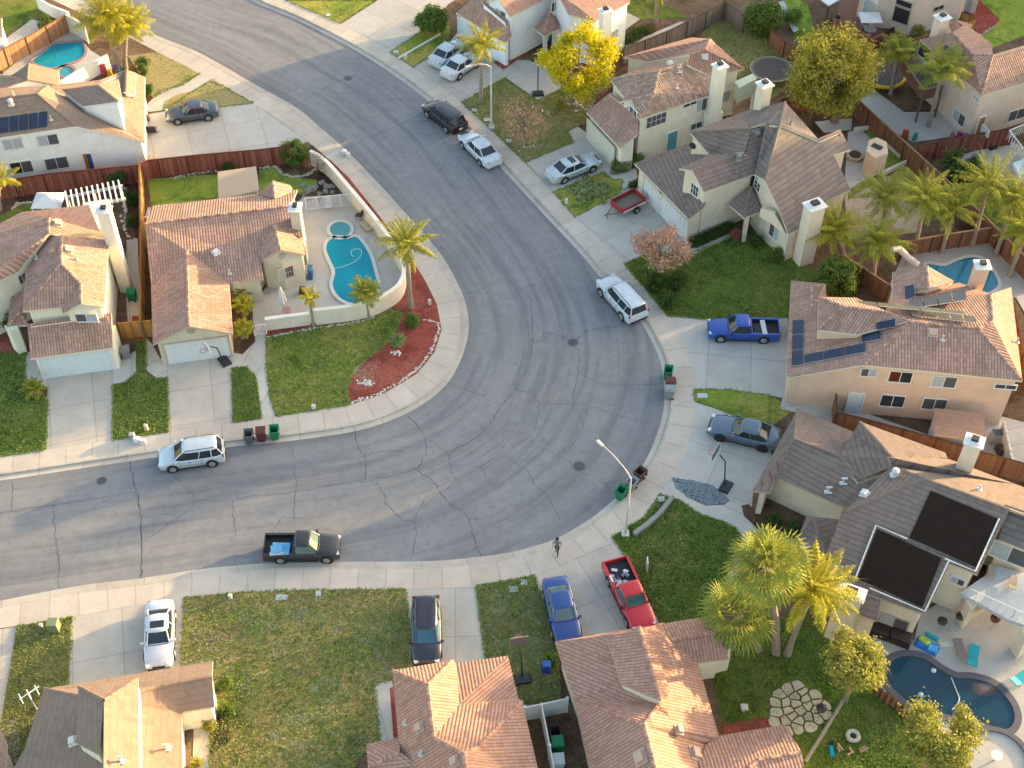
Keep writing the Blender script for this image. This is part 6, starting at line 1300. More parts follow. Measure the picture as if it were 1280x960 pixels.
def clumps(polys, nc, per, mat, seed, name, size, h=.05, sp=.32):
    rng = np.random.default_rng(seed); out = []
    for s_ in polys:
        q = [P(x, y, LOT+.01) for x, y in R(s_)]; x0, x1 = min(p.x for p in q), max(p.x for p in q); y0, y1 = min(p.y for p in q), max(p.y for p in q)
        cx, cy = rng.uniform(x0, x1, nc), rng.uniform(y0, y1, nc); k = rng.integers(0, nc, nc*per); s2 = sp*rng.uniform(.4, 1.8, nc)[k]; X_ = cx[k]+rng.normal(size=nc*per)*s2; Y_ = cy[k]+rng.normal(size=nc*per)*s2*.7; ins = np.zeros(nc*per, bool); j = len(q)-1
        for i in range(len(q)): a, b = q[i], q[j]; cnd = ((a.y > Y_) != (b.y > Y_)) & (X_ < (b.x-a.x)*(Y_-a.y)/(b.y-a.y+1e-12)+a.x); ins ^= cnd; j = i
        X_, Y_ = X_[ins], Y_[ins]; n = len(X_); ang = rng.uniform(0, 6.28, n); s3 = size*rng.uniform(.5, 1.4, n); dx, dy = np.cos(ang)*s3, np.sin(ang)*s3; z = np.full(n, LOT+.025); v = np.empty((n, 4, 3))
        v[:, 0] = np.stack([X_-dx, Y_-dy, z], 1); v[:, 1] = np.stack([X_+dy, Y_-dx, z+h*.4], 1); v[:, 2] = np.stack([X_+dx, Y_+dy, z+h], 1); v[:, 3] = np.stack([X_-dy, Y_+dx, z+h*.4], 1); out.append(v.reshape(-1, 3))
    return tagv(npmesh(name, np.concatenate(out), mat, None), kind='stuff')
def fringe(polys, per_m, mat, seed):
    rng = np.random.default_rng(seed); out = []
    for s_ in polys:
        q = [P(x, y, LOT+.01) for x, y in R(s_)]
        for a, b in zip(q, q[1:]+q[:1]):
            n = int((b-a).length*per_m); t_ = rng.random(n); X_ = a.x+(b.x-a.x)*t_+rng.normal(size=n)*.055; Y_ = a.y+(b.y-a.y)*t_+rng.normal(size=n)*.055; ang = rng.uniform(0, 6.28, n); s3 = .06*rng.uniform(.5, 1.4, n); dx, dy = np.cos(ang)*s3, np.sin(ang)*s3; z = np.full(n, LOT+.02); v = np.empty((n, 4, 3))
            v[:, 0] = np.stack([X_-dx, Y_-dy, z], 1); v[:, 1] = np.stack([X_+dy, Y_-dx, z+.02], 1); v[:, 2] = np.stack([X_+dx, Y_+dy, z+.06], 1); v[:, 3] = np.stack([X_-dy, Y_+dx, z+.03], 1); out.append(v.reshape(-1, 3))
    return tagv(npmesh('grass', np.concatenate(out), mat, None), kind='stuff')
ALLL = BIGL+['577,128 629,98 672,126 703,110 745,105 740,150 709,164 717,178 657,203 640,187 615,162', '691,240 727,226 754,215 766,225 779,224 775,241 719,271', '780,330 815,314 852,321 915,296 945,296 1000,330 985,397 887,400 835,395 810,365', '868,487 910,487 962,494 962,536 890,508 868,501', '825,618 850,625 875,643 902,651 920,660 927,672 925,692 912,712 905,740 850,770 805,740 785,700 765,672 782,660 805,647', '21,783 90,771 83,880 50,890', '33,440 31,475 60,500 57,562 -40,577', '141,481 157,478 170,466 184,470 192,474 209,472 211,540 141,550', '290,460 308,459 320,472 323,497 327,523 292,528', '333,421 400,408 465,398 480,433 460,448 440,468 434,488 437,506 395,513 345,520 337,495 333,460', '426,29 471,0 357,0', '487,65 527,39 545,28 562,53 517,84', '250,92 228,107 205,112 192,122', '265,100 317,129 270,134 204,138']
fringe(ALLL, 22, leafmat('grass_fringe', (.05, .08, .018), (.16, .18, .05), .2), 9)
clumps(BIGL, 60, 45, leafmat('clover_white', (.17, .18, .11), (.28, .28, .21), .2), 11, 'clover', .045); clumps(BIGL, 38, 80, leafmat('dry_grass', (.13, .10, .045), (.26, .2, .09), .2), 12, 'dry_grass', .06, sp=.55)
clumps(['333,421 400,408 465,398 488,386 504,391 498,410 480,433 460,448 440,468 434,488 437,506 395,513 345,520 337,495 333,460', '825,618 850,625 875,643 902,651 920,660 927,672 925,692 912,712 905,740 900,790 830,790 805,740 785,700 765,672 782,660 805,647'], 26, 60, leafmat('dry_grass', (.12, .11, .04), (.24, .2, .08), .2), 13, 'dry_grass', .055, sp=.5)
tufts(BIGL, 30000, leafmat('grass_blades', (.05, .085, .018), (.15, .18, .05), .2), seed=2); tufts(BIGL, 9000, leafmat('clover_pale', (.18, .19, .11), (.32, .32, .24), .2), h=.05, seed=3, name='clover', size=.035)
tufts(['333,421 400,408 465,398 488,386 504,391 498,410 480,433 460,448 440,468 434,488 437,506 395,513 345,520 337,495 333,460', '141,481 157,478 170,466 171,425 184,425 184,470 192,474 209,472 211,540 141,550', '290,460 308,459 320,472 323,497 327,523 292,528', '-40,440 33,440 31,475 60,500 57,562 -40,577'], 16000, leafmat('grass_blades_b', (.05, .09, .018), (.16, .19, .05), .2), seed=4)
tufts(['825,618 850,625 875,643 902,651 920,660 927,672 925,692 912,712 905,740 900,790 830,790 805,740 785,700 765,672 782,660 805,647', '890,840 915,800 1000,760 1100,860 1140,900 1160,985 1010,985 990,910 960,900 905,912', '780,330 815,314 852,321 915,296 945,296 1000,330 1040,345 1000,355 985,397 887,400 835,395 810,365'], 22000, leafmat('grass_blades_c', (.04, .075, .014), (.12, .16, .035), .2), seed=5)
tufts(['577,128 629,98 672,126 703,110 745,105 740,150 709,164 717,178 657,203 640,187 615,162', '21,783 90,771 83,880 50,890 28,985 -30,985 2,898', '890,27 960,22 985,70 985,110 955,130 935,105 905,80 875,45'], 16000, leafmat('grass_blades_d', (.07, .09, .022), (.18, .18, .06), .2), seed=6)
# ------------------------------------------------------------------ bins, lamps, furniture
def bin_(label, at, col, rz=0, open_=False, group=None, h=1.0, name='wheelie_bin'):
    p = P(at[0], at[1], .55); on = LOT*0; t = thing(name, label, 'bin', (p.x, p.y, on), rz, group); mt = flat('bin_%s' % label[:12].replace(' ', '_'), col, .45, var=.12)
    m = MB(); w0, w1 = .24, .32; vs = [(-w0, -w0, .08), (w0, -w0, .08), (w0, w0, .08), (-w0, w0, .08), (-w1, -w1, h), (w1, -w1, h), (w1, w1+.06, h), (-w1, w1+.06, h)]
    m.add(vs, [(0, 1, 5, 4), (1, 2, 6, 5), (2, 3, 7, 6), (3, 0, 4, 7), (0, 3, 2, 1)]); k = .05
    vs = [(-w0+k, -w0+k, .12), (w0-k, -w0+k, .12), (w0-k, w0-k, .12), (-w0+k, w0-k, .12), (-w1+k, -w1+k, h), (w1-k, -w1+k, h), (w1-k, w1+.06-k, h), (-w1+k, w1+.06-k, h)]
    m.add(vs, [(4, 5, 1, 0), (5, 6, 2, 1), (6, 7, 3, 2), (7, 4, 0, 3), (0, 1, 2, 3)]); m.add([(-w1, -w1, h), (w1, -w1, h), (w1, w1+.06, h), (-w1, w1+.06, h), (-w1+k, -w1+k, h), (w1-k, -w1+k, h), (w1-k, w1+.06-k, h), (-w1+k, w1+.06-k, h)], [(0, 1, 5, 4), (1, 2, 6, 5), (2, 3, 7, 6), (3, 0, 4, 7)])
    o = mesh('bin_body', m.v, m.f, mt, t, local=True)
    m = MB()
    if open_: m.box((0, w1+.13, h-.32), (.66, .05, .68))
    else: m.box((0, .04, h+.03), (.70, .74, .06)); m.box((0, .0, h+.07), (.5, .5, .04))
    m.build('lid', mt, t, local=True)
    for s_ in (1, -1): m = MB(); m.tube([(s_*.24, w0+.04, .12), (s_*.30, w0+.04, .12)], .12, 12); m.build('wheel', TYRE, t, local=True)
    m = MB(); m.tube([(-.25, w1+.12, h-.06), (.25, w1+.12, h-.06)], .025, 6); m.build('handle', mt, t, local=True); return t
GR, MA, GY, BR = (.010, .17, .075), (.10, .025, .022), (.10, .105, .11), (.085, .045, .03)
bin_('grey open wheelie bin by the silver crossover', (311, 547), GY, .1, True); bin_('maroon wheelie bin between the grey and green bins by the silver crossover', (326.5, 544), MA, .12); bin_('open green wheelie bin right of the maroon one near the silver crossover', (343, 542), GR, .1, True)
bin_('green open wheelie bin at the right kerb, topmost of its three', (835, 467), GR, -.2, True); bin_('maroon wheelie bin with white bags at the right kerb', (837, 481), MA, -1.6); bin_('grey wheelie bin at the right kerb, lowest of its three', (836, 491), (.22, .23, .24), -1.6)
bin_('green wheelie bin beside the tall street lamp', (776, 617), GR, -.6, True); bin_('grey wheelie bin behind the tall street lamp', (789, 606), GY, -.7, True); bin_('brown open wheelie bin nearest the basketball driveway', (799, 594), BR, -.75, True)
bin_('green wheelie bin in the side passage of the golden roofed house', (165, 369), GR, 3.1); bin_('grey round-cornered cart by the golden gate', (157, 441), (.2, .2, .2), .3, h=.9); bin_('green wheelie bin in the narrow yard between the terracotta roofs', (697, 932), GR, .1); bin_('dark open bin in the narrow yard between the terracotta roofs', (694, 918), (.05, .035, .03), .1, True); bin_('white bin lowest in the narrow yard between the terracotta roofs', (698, 954), (.5, .52, .5), .1)
def street_lamp(label, base, top, headpx):
    z, p0 = zrest(base, top); t = thing('street_lamp', label, 'street lamp', (p0.x, p0.y, LOT)); cm = flat('lamp_concrete', (.50, .48, .45), .7)
    hd = P(headpx[0], headpx[1], z+.5)-p0; hd.z = 0; H = z-LOT
    m = MB(); m.tube([(0, 0, 0), (0, 0, H*.5), (0, 0, H)], [.11, .08, .055], 10); m.build('pole', cm, t, local=True)
    m = MB(); m.box((0, 0, .1), (.5, .5, .2)); m.build('base', cm, t, local=True)
    m = MB(); m.tube([(0, 0, H-.1), tuple(hd*.2+Vector((0, 0, H+.25))), tuple(hd*.6+Vector((0, 0, H+.5))), tuple(hd+Vector((0, 0, H+.5)))], [.05, .04, .035, .03], 8); m.build('arm', cm, t, local=True)
    m = MB(); d = hd.normalized(); a = math.atan2(d.y, d.x); m.box(tuple(hd*1.0+d*.25+Vector((0, 0, H+.48))), (.6, .22, .12), rz=a, taper=.8); hm = m.build('lamp_head', flat('lamp_head', (.5, .5, .48), .5), t, local=True)
    m = MB(); m.box(tuple(hd+d*.3+Vector((0, 0, H+.395))), (.35, .2, .03), rz=a); m.build('lens', flat('lamp_lens', (.45, .45, .42), .2), hm, local=True)
street_lamp('tall curved street lamp beside the green and grey bins on the bend', (781.5, 668), (784, 597), (753, 556)); street_lamp('street lamp on the dry lawn beside the street palm at the top', (614.5, 160), (613, 83), (589, 82))
def hoop(label, base, z, rz, board=(.05, .05, .055), h=3.0):
    p = P(base[0], base[1], LOT); t = thing('basketball_hoop', label, 'basketball hoop', (p.x, p.y, LOT), rz); BK = flat('hoop_black', (.025, .025, .027), .5)
    m = MB(); m.box((0, 0, .1), (.75, 1.1, .2), taper=.85); m.build('base', BK, t, local=True); m = MB(); m.tube([(.1, 0, .1), (.35, 0, h-.4), (.8, 0, h)], .05, 8); m.build('pole', BK, t, local=True)
    m = MB(); m.box((1.1, 0, h+.15), (.04, 1.15, .75)); m.build('backboard', flat('board_%d' % int(board[0]*100), board, .3), t, local=True); m = MB(); 
    for s_ in (-1, 1): m.box((1.125, s_*.56, h+.15), (.02, .03, .75)); m.box((1.125, 0, h+.15+s_*.36), (.02, 1.1, .03))
    m.build('board_edge', TRIMW, t, local=True); m = MB(); pts = [(1.4+.23*math.cos(a), .23*math.sin(a), h-.05) for a in [2*math.pi*i/14 for i in range(15)]]; m.tube(pts, .018, 5); m.build('rim', flat('rim_orange', (.5, .10, .04), .5), t, local=True)
    m = MB()
    for i in range(12): a = 2*math.pi*i/12; m.tube([(1.4+.22*math.cos(a), .22*math.sin(a), h-.05), (1.4+.12*math.cos(a+.3), .12*math.sin(a+.3), h-.45)], .01, 3)
    m.build('net', flat('net_white', (.5, .48, .45), .8), t, local=True)
hoop('black portable basketball hoop on the cool grey driveway with the river stones', (907, 609), 3, math.radians(150)); hoop('black portable basketball hoop in front of the one-storey garage door', (281, 452), 2.6, math.radians(215), (.45, .42, .42), 2.1)
hoop('black portable basketball hoop on the court under the yellow tree', (672.5, 118), 3, math.radians(95)); hoop('portable basketball hoop on the narrow path between terracotta roofs', (653, 850), 3, math.radians(100), (.16, .12, .12), 2.6); hoop('tiny basketball hoop beside the red-brown fence at the right', (1238, 183), 2, math.radians(200), (.5, .5, .5), 1.8)
# trampolines
def ringv(r, z, n=36): return [(r*math.cos(2*math.pi*i/n), r*math.sin(2*math.pi*i/n), z) for i in range(n+1)]
def tramp(label, at, r, h=.8):
    p = P(at[0], at[1], LOT+h); t = thing('trampoline', label, 'trampoline', (p.x, p.y, LOT)); m = MB(); m.prism([q[:2] for q in ringv(r*.86, 0)[:-1]], h-.02, h); m.build('mat', flat('tramp_mat', (.055, .05, .052), .8), t, local=True); m = MB(); m.tube(ringv(r, h), .05, 6, cap=False); m.build('rim', flat('tramp_rim', (.30, .28, .20), .6), t, local=True)
    n = 36; v = []; f = []
    for i in range(n): a = 2*math.pi*i/n; v += [(r*.86*math.cos(a), r*.86*math.sin(a), h+.005), (r*.98*math.cos(a), r*.98*math.sin(a), h+.03)]
    for i in range(n): j = (i+1) % n; f.append((2*i, 2*i+1, 2*j+1, 2*j))
    mesh('spring_pad', v, f, flat('tramp_pad', (.09, .10, .075), .7), t, local=True)
    for k in range(6): a = k*math.pi/3; m = MB(); m.tube([(r*math.cos(a), r*math.sin(a), h), (r*math.cos(a), r*math.sin(a), 0)], .03, 6); m.build('leg', METAL, t, local=True)
tramp('round black trampoline on the dry backyard grass', (965, 86.5), 1.95)
t = thing('trampoline', 'dark trampoline with a yellow curved pad beside the raised deck', 'trampoline', P(1102, 100, LOT)[:2]+(LOT,)); m = MB(); m.prism([q[:2] for q in ringv(1.9, 0)[:-1]], .5, .55); m.build('mat', flat('tramp_mat', (.055, .05, .052), .8), t, local=True); m = MB(); m.tube([(2.0*math.cos(a), 2.0*math.sin(a), .6) for a in [math.radians(d) for d in range(200, 345, 12)]], .16, 8); m.build('pad', flat('pad_yellow', (.62, .36, .02), .6), t, local=True)
# pergola behind the golden roof
A, B = P(86, 262, 2.9), P(153, 248, 2.9); t = thing('pergola', 'white slatted pergola behind the golden roofed house', 'pergola', (A.x, A.y, LOT)); d = (B-A).normalized(); nrm = Vector((-d.y, d.x, 0)); nrm = nrm if nrm.y > 0 else -nrm; rzp = math.atan2(d.y, d.x)
for k in range(11): q = A.lerp(B, k/10)+nrm*.9; m = MB(); m.box((q.x, q.y, 3.0), (.14, 2.6, .2), rz=rzp); m.build('rafter', TRIMW, t)
for s_ in (0, 1.7): q = A.lerp(B, .5)+nrm*s_; m = MB(); m.box((q.x, q.y, 2.8), ((B-A).length+.5, .14, .22), rz=rzp); m.build('beam', TRIMW, t)
for f_ in (0, .5, 1): q = A.lerp(B, f_)+nrm*1.7; m = MB(); m.box((q.x, q.y, (2.8+LOT)/2), (.2, .2, 2.7)); m.build('post', TRIMW, t)
A = P(63, 258, 1.8); t = thing('patio_canopy', 'small white peaked canopy left of the white pergola', 'canopy', (A.x, A.y, LOT)); m = MB(); m.add([(-1.2, -1, 2.3), (1.2, -1, 2.3), (1.2, 1, 2.3), (-1.2, 1, 2.3), (0, 0, 3.0)], [(0, 1, 4), (1, 2, 4), (2, 3, 4), (3, 0, 4)]); mesh('canopy_top', m.v, m.f, TRIMW, t, local=True)
for x in (-1.1, 1.1):
    for y in (-.9, .9): m = MB(); m.box((x, y, 1.15), (.12, .12, 2.3)); m.build('post', TRIMW, t, local=True)
# balcony parapet of the golden roofed house, patio umbrella and furniture
p = P(355, 388, LOT); t = thing('patio_umbrella', 'closed white patio umbrella beside the low cream wall', 'umbrella', (p.x, p.y, LOT)); m = MB(); m.tube([(0, 0, 0), (0, 0, 2.6)], .03, 6); m.build('pole', METAL, t, local=True)
m = MB(); n = 16; secs = []
for z, r_ in ((.85, .34), (1.3, .30), (1.9, .2), (2.4, .09), (2.55, .03)): secs.append([(r_*(1 if i % 2 else .72)*math.cos(2*math.pi*i/n), r_*(1 if i % 2 else .72)*math.sin(2*math.pi*i/n), z) for i in range(n)])
v, f = loft(secs); mesh('folded_canopy', v, f, flat('umbrella_canvas', (.56, .54, .52), .9), t, local=True)
def ptable(label, at, r, col, h=.7, name='patio_table'):
    p = P(at[0], at[1], LOT+h); t = thing(name, label, 'table', (p.x, p.y, LOT)); m = MB(); m.prism([q[:2] for q in ringv(r, 0, 20)[:-1]], h-.04, h); mt = flat('tbl_%s' % label[:10].replace(' ', '_'), col, .4); m.build('tabletop', mt, t, local=True); m = MB(); m.tube([(0, 0, 0), (0, 0, h-.04)], .05, 8); m.tube([(0, 0, .0), (0, 0, .04)], .25, 12); m.build('pedestal', METAL, t, local=True)
ptable('small round rose coloured patio table below the closed umbrella', (358, 387), .36, (.38, .2, .18)); ptable('round table on the spa terrace in the lower right corner', (1246, 944), .35, (.6, .6, .6), .75)
def chair(label, at, rz, col, name='patio_chair', s=1.0, group=None, low=False):
    p = P(at[0], at[1], LOT+.3); t = thing(name, label, 'chair', (p.x, p.y, LOT), rz, group); mt = flat('ch_%.2f_%.2f_%.2f' % col, col, .6); sh = .28 if low else .42
    m = MB(); m.box((0, 0, sh), (.5, .5, .05)); m.build('seat', mt, t, local=True); m = MB(); m.box((-.26, 0, sh+.3), (.05, .5, .55), M=Matrix.Rotation(-.2, 3, 'Y')); m.build('backrest', mt, t, local=True)
    for x in (-.2, .2):
        for y in (-.2, .2): m = MB(); m.tube([(x, y, 0), (x, y, sh)], .022, 5); m.build('leg', mt, t, local=True)
    for y in (-.25, .25): m = MB(); m.box((0, y, sh+.2), (.45, .04, .03)); m.build('armrest', mt, t, local=True)
    t.scale = (s,)*3; return t
chair('white plastic chair at the pool side of the metal railing', (411, 258), -1.6, (.6, .6, .62)); chair('dark chair against the curved wall of the corner pool', (449, 270), 2.8, (.08, .05, .045))
def lounger(label, at, rz, col, group=None, s=1.0):
    p = P(at[0], at[1], LOT+.3); t = thing('sun_lounger', label, 'lounger', (p.x, p.y, LOT), rz, group); mt = flat('lo_%.2f_%.2f_%.2f' % col, col, .7, var=.15)
    m = MB(); m.box((.35, 0, .32), (1.2, .62, .07)); m.build('seat', mt, t, local=True); m = MB(); m.box((-.5, 0, .48), (.7, .62, .06), M=Matrix.Rotation(.5, 3, 'Y')); m.build('backrest', mt, t, local=True)
    for x in (-.3, .85):
        for y in (-.27, .27): m = MB(); m.tube([(x, y, 0), (x, y, .3)], .025, 5); m.build('leg', METAL, t, local=True)
    t.scale = (s,)*3; return t
lounger('tan padded bench beside the curved pool wall', (458, 284), 2.2, (.42, .36, .22), s=.75)
lounger('turquoise sun lounger beside the dark pool', (1216, 822), 1.2, (.0, .32, .38)); lounger('turquoise sun lounger cut by the right frame edge', (1276, 848), .6, (.0, .32, .38)); lounger('grey brown mesh lounger left of the turquoise one', (1201, 812), 1.6, (.2, .17, .16), s=.85)
for x, y, l in ((1239, 717, 'tan lounger on the white balcony floor, left one'), (1266, 730, 'tan lounger on the white balcony floor, right one')):
    o_ = lounger(l, (x, y), 1.2, (.36, .30, .23), s=.7); q = P(x, y, 2.95); o_.location = (q.x, q.y, 2.76)
def mound(name, label, cat, at, parts, rz=0, z=.15):
    p = P(at[0], at[1], LOT+z); t = thing(name, label, cat, (p.x, p.y, LOT), rz)
    for nm, c, s_, col in parts: m = MB(); m.box(c, s_, rz=c[0]*.7, taper=.8); m.build(nm, flat('c_%.2f_%.2f_%.2f' % col, col, .5), t, local=True)
    return t
mound('pool_toy', 'lime and blue inflatable boat by the pool wall corner', 'inflatable', (1159, 807), [('hull', (0, 0, .15), (1.5, .8, .3), (.02, .16, .5)), ('cushion', (-.3, .15, .35), (.7, .4, .1), (.35, .5, .03)), ('rim', (.35, -.1, .35), (.6, .5, .1), (.05, .3, .6))], -.6)
mound('pool_toy', 'aqua and white surfboards beside the lime and blue boat', 'surfboard', (1172, 799), [('board', (-.35, .1, .1), (.9, .3, .1), (.0, .35, .4)), ('board', (.6, -.1, .1), (1.1, .35, .1), (.5, .48, .42))], -.4)
mound('spa_cover', 'dark brown box by the window wall of the grey-brown house', 'box', (1127, 797), [('box', (0, 0, .4), (1.3, .75, .8), (.03, .018, .016)), ('lid', (0, 0, .83), (1.36, .8, .06), (.045, .028, .024))], -.45, .5)
mound('spa_cover', 'second dark box under the tiled ledge beside the leafy tree', 'box', (1098, 787), [('box', (0, 0, .35), (1.5, .8, .7), (.03, .015, .012)), ('lid', (0, 0, .73), (1.54, .84, .06), (.04, .024, .02))], -.45, .4)
def grill(label, at, col=(.03, .03, .032)):
    p = P(at[0], at[1], LOT+.5); t = thing('kettle_grill', label, 'grill', (p.x, p.y, LOT)); mt = flat('gr_%.2f' % col[0], col, .4)
    m = MB(); m.tube([(0, 0, .55), (0, 0, .65), (0, 0, .8), (0, 0, .95), (0, 0, 1.0)], [.15, .28, .32, .2, .05], 14); m.build('kettle', mt, t, local=True)
    for k in range(3): a = k*2.1; m = MB(); m.tube([(math.cos(a)*.15, math.sin(a)*.15, .6), (math.cos(a)*.3, math.sin(a)*.3, 0)], .02, 5); m.build('leg', METAL, t, local=True)
grill('black kettle grill on the patio left of the balcony post', (1177, 779)); grill('rust red fire pit under the shade of the balcony', (1243, 776), (.12, .03, .02)); grill('dark kettle grill close to the patio wall under the balcony', (1200, 773)); grill('black grill on the flagstone patio', (1026, 888))
# trampoline lawn things: slide, patio parasol, playhouse pieces
t = thing('play_slide', 'white and green play slide by the top edge lawn', 'slide', P(985, 33, LOT)[:2]+(LOT,)); a, b = Vector((-.7, 1.6, 1.7)), Vector((.6, -1.0, .15)); m = MB()
dirn = (b-a).normalized(); sd2 = dirn.cross(Vector((0, 0, 1))).normalized(); m.add([a-sd2*.25, a+sd2*.25, b+sd2*.25, b-sd2*.25, a-sd2*.25-Vector((0, 0, .06)), a+sd2*.25-Vector((0, 0, .06)), b+sd2*.25-Vector((0, 0, .06)), b-sd2*.25-Vector((0, 0, .06))], [(0, 1, 2, 3), (4, 7, 6, 5), (0, 4, 5, 1), (1, 5, 6, 2), (2, 6, 7, 3), (3, 7, 4, 0)]); m.tube([a-sd2*.27, b-sd2*.27], .05, 6); m.tube([a+sd2*.27, b+sd2*.27], .05, 6); m.build('chute', flat('slide_white', (.5, .55, .48), .4), t, local=True)
m = MB(); [m.tube([a+sd2*s_, (a.x+sd2.x*s_-.3, a.y+.4, 0)], .04, 6) for s_ in (-.25, .25)]; m.build('ladder', flat('slide_green', (.1, .3, .12), .5), t, local=True)
t = thing('pool_slide', 'curved white pool slide behind the solar roof', 'slide', P(1135, 330, LOT)[:2]+(LOT,)); A_ = [P(x, y, z)-Vector(t.location) for x, y, z in ((1115, 312, 1.9), (1124, 311, 1.7), (1135, 322, 1.0), (1148, 331, .6))]
m = MB(); m.tube(A_, [.22, .28, .28, .25], 10); m.build('chute', flat('slide_white2', (.6, .58, .54), .35), t, local=True); 
for k in (0, 2): m = MB(); m.tube([A_[k], Vector((A_[k].x, A_[k].y, 0))], .06, 6); m.build('support', METAL, t, local=True)
p = P(1088, 22, 2.2); t = thing('patio_parasol', 'white square parasol on the red deck at the top right', 'parasol', (p.x, p.y, LOT)); m = MB(); m.add([(-1, -.9, 2.1), (1, -.9, 2.1), (1, .9, 2.1), (-1, .9, 2.1), (0, 0, 2.35)], [(0, 1, 4), (1, 2, 4), (2, 3, 4), (3, 0, 4)]); mesh('canopy', m.v, m.f, flat('parasol_white', (.6, .58, .55), .8), t, local=True); m = MB(); m.tube([(0, 0, 0), (0, 0, 2.3)], .03, 6); m.build('pole', METAL, t, local=True)
ptable('round pale table beneath the white parasol on the red deck', (1088, 36), .6, (.32, .28, .22)); chair('dark chair on the red deck right of the white parasol', (1112, 40), 2, (.04, .035, .03)); chair('pale chair on the red deck left of the white parasol table', (1079, 34), 0, (.35, .32, .28)); grill('black lidded grill at the left end of the red deck', (1046, 24))
t = thing('patio_cover', 'white patio cover roof cut by the top edge above the red deck', 'patio cover', P(1038, 5, LOT)[:2]+(LOT,)); m = MB(); q = [P(x, y, 2.6)-Vector(t.location) for x, y in R('1022,-25 1058,-25 1056,-4 1036,7 1024,-2')]; m.prism([(a.x, a.y) for a in q], 2.4, 2.5); m.build('cover_roof', TRIMW, t, local=True); m = MB(); m.tube([(q[3].x, q[3].y, 0), (q[3].x, q[3].y, 2.4)], .08, 6); m.build('post', F_RED, t, local=True)
# raised wooden deck house top right
t = thing('raised_deck', 'dark raised timber deck against the rose stucco house', 'deck', P(1140, 110, LOT)[:2]+(LOT,)); m = MB(); q = [P(x, y, 2.6)-Vector(t.location) for x, y in R('1122,82 1140,74 1168,93 1176,118 1152,124')]; m.prism([(a.x, a.y) for a in q], 2.35, 2.5); m.build('deck_floor', flat('deck_floor', (.13, .11, .095), .8), t, local=True)
for i, (a, b) in enumerate(((4, 0), (3, 4), (0, 1))):
    A_, B_ = q[a], q[b]; mm = MB(); nn_ = Vector((-(B_-A_).y, (B_-A_).x, 0)).normalized()*.03
    mm.add([(A_.x, A_.y, 2.5), (B_.x, B_.y, 2.5), (B_.x, B_.y, 3.45), (A_.x, A_.y, 3.45), (A_.x+nn_.x, A_.y+nn_.y, 2.5), (B_.x+nn_.x, B_.y+nn_.y, 2.5), (B_.x+nn_.x, B_.y+nn_.y, 3.45), (A_.x+nn_.x, A_.y+nn_.y, 3.45)], [(0, 1, 2, 3), (7, 6, 5, 4), (3, 2, 6, 7), (0, 3, 7, 4), (1, 5, 6, 2)]); mm.build('deck_rail_panel', flat('deck_rail', (.15, .075, .05), .8), t, local=True); mm = MB(); mm.tube([(A_.x, A_.y, 3.5), (B_.x, B_.y, 3.5)], .06, 5); mm.build('top_rail', flat('deck_cap', (.34, .24, .17), .8), t, local=True)
for a in (0, 3, 4): m = MB(); m.tube([(q[a].x, q[a].y, 0), (q[a].x, q[a].y, 2.35)], .09, 6); m.build('post', flat('deck_rail', (.15, .075, .05), .8), t, local=True)
# outdoor fireplace
t = thing('outdoor_fireplace', 'tan stucco outdoor fireplace block in the yard behind the grey roofed house', 'fireplace', P(1092, 215, LOT)[:2]+(LOT,)); q = [P(x, y, LOT)-Vector(t.location) for x, y in R('1077,213 1088,222 1104,216 1102,202 1090,196 1080,200')]; m = MB(); m.prism([(a.x, a.y) for a in q], 0, 2.1); m.build('block', W_TAN, t, local=True); cc_ = sum(q, Vector())/len(q)
m = MB(); m.box((cc_.x, cc_.y, 2.13), (.9, .55, .06), rz=-.7); m.build('vent_slot', flat('flue_dark', (.03, .03, .03), .6), t, local=True)
p = P(1068, 197, LOT); t = thing('fire_pit', 'low round stone fire pit beside the outdoor fireplace', 'fire pit', (p.x, p.y, LOT)); m = MB(); m.tube([(0, 0, 0), (0, 0, .35)], .75, 20); m.build('stone_ring', flat('pit_stone', (.42, .3, .22), .9, var=.25), t, local=True); m = MB(); m.tube([(0, 0, .35), (0, 0, .37)], .52, 18); m.build('fire_bowl', flat('pit_dark', (.05, .035, .03), .8), t, local=True)
# utility boxes, stones, signs, posts
def ubox(label, at, s, col, name='utility_box', lid=True):
    p = P(at[0], at[1], LOT+s[2]/2); t = thing(name, label, 'utility box', (p.x, p.y, LOT)); mt = flat('ub_%.2f_%.2f_%.2f' % col, col, .6); m = MB(); m.box((0, 0, s[2]/2), s); m.build('cabinet', mt, t, local=True); m = MB(); m.box((0, 0, s[2]+.03), (s[0]*1.06, s[1]*1.06, .06), taper=.9); m.build('cover', mt, t, local=True)
ubox('green utility cabinet on the dry lawn at the lower left', (67, 782), (.65, .6, .8), (.16, .20, .11)); ubox('white utility pedestal right of the lower white sedan driveway', (288, 746), (.22, .22, .35), (.5, .52, .5)); ubox('small white pedestal left of the green utility cabinet', (51, 782), (.18, .18, .25), (.5, .5, .48)); ubox('grey green box on the lawn strip near the silver crossover', (165, 545), (.35, .3, .45), (.3, .32, .28)); ubox('small white pedestal on the lawn near the wispy bush', (392, 509), (.25, .2, .4), (.55, .55, .52))
ubox('white pedestal left of the street palm on the narrow lawn at the top', (507, 72), (.3, .25, .4), (.5, .48, .42)); ubox('little white pedestal on the flower bed by the silver-blue sedan', (708, 252), (.25, .25, .4), (.55, .53, .5)); ubox('white pedestal at the red mulch edge right of the tall palm', (537, 378), (.22, .22, .45), (.55, .5, .42))
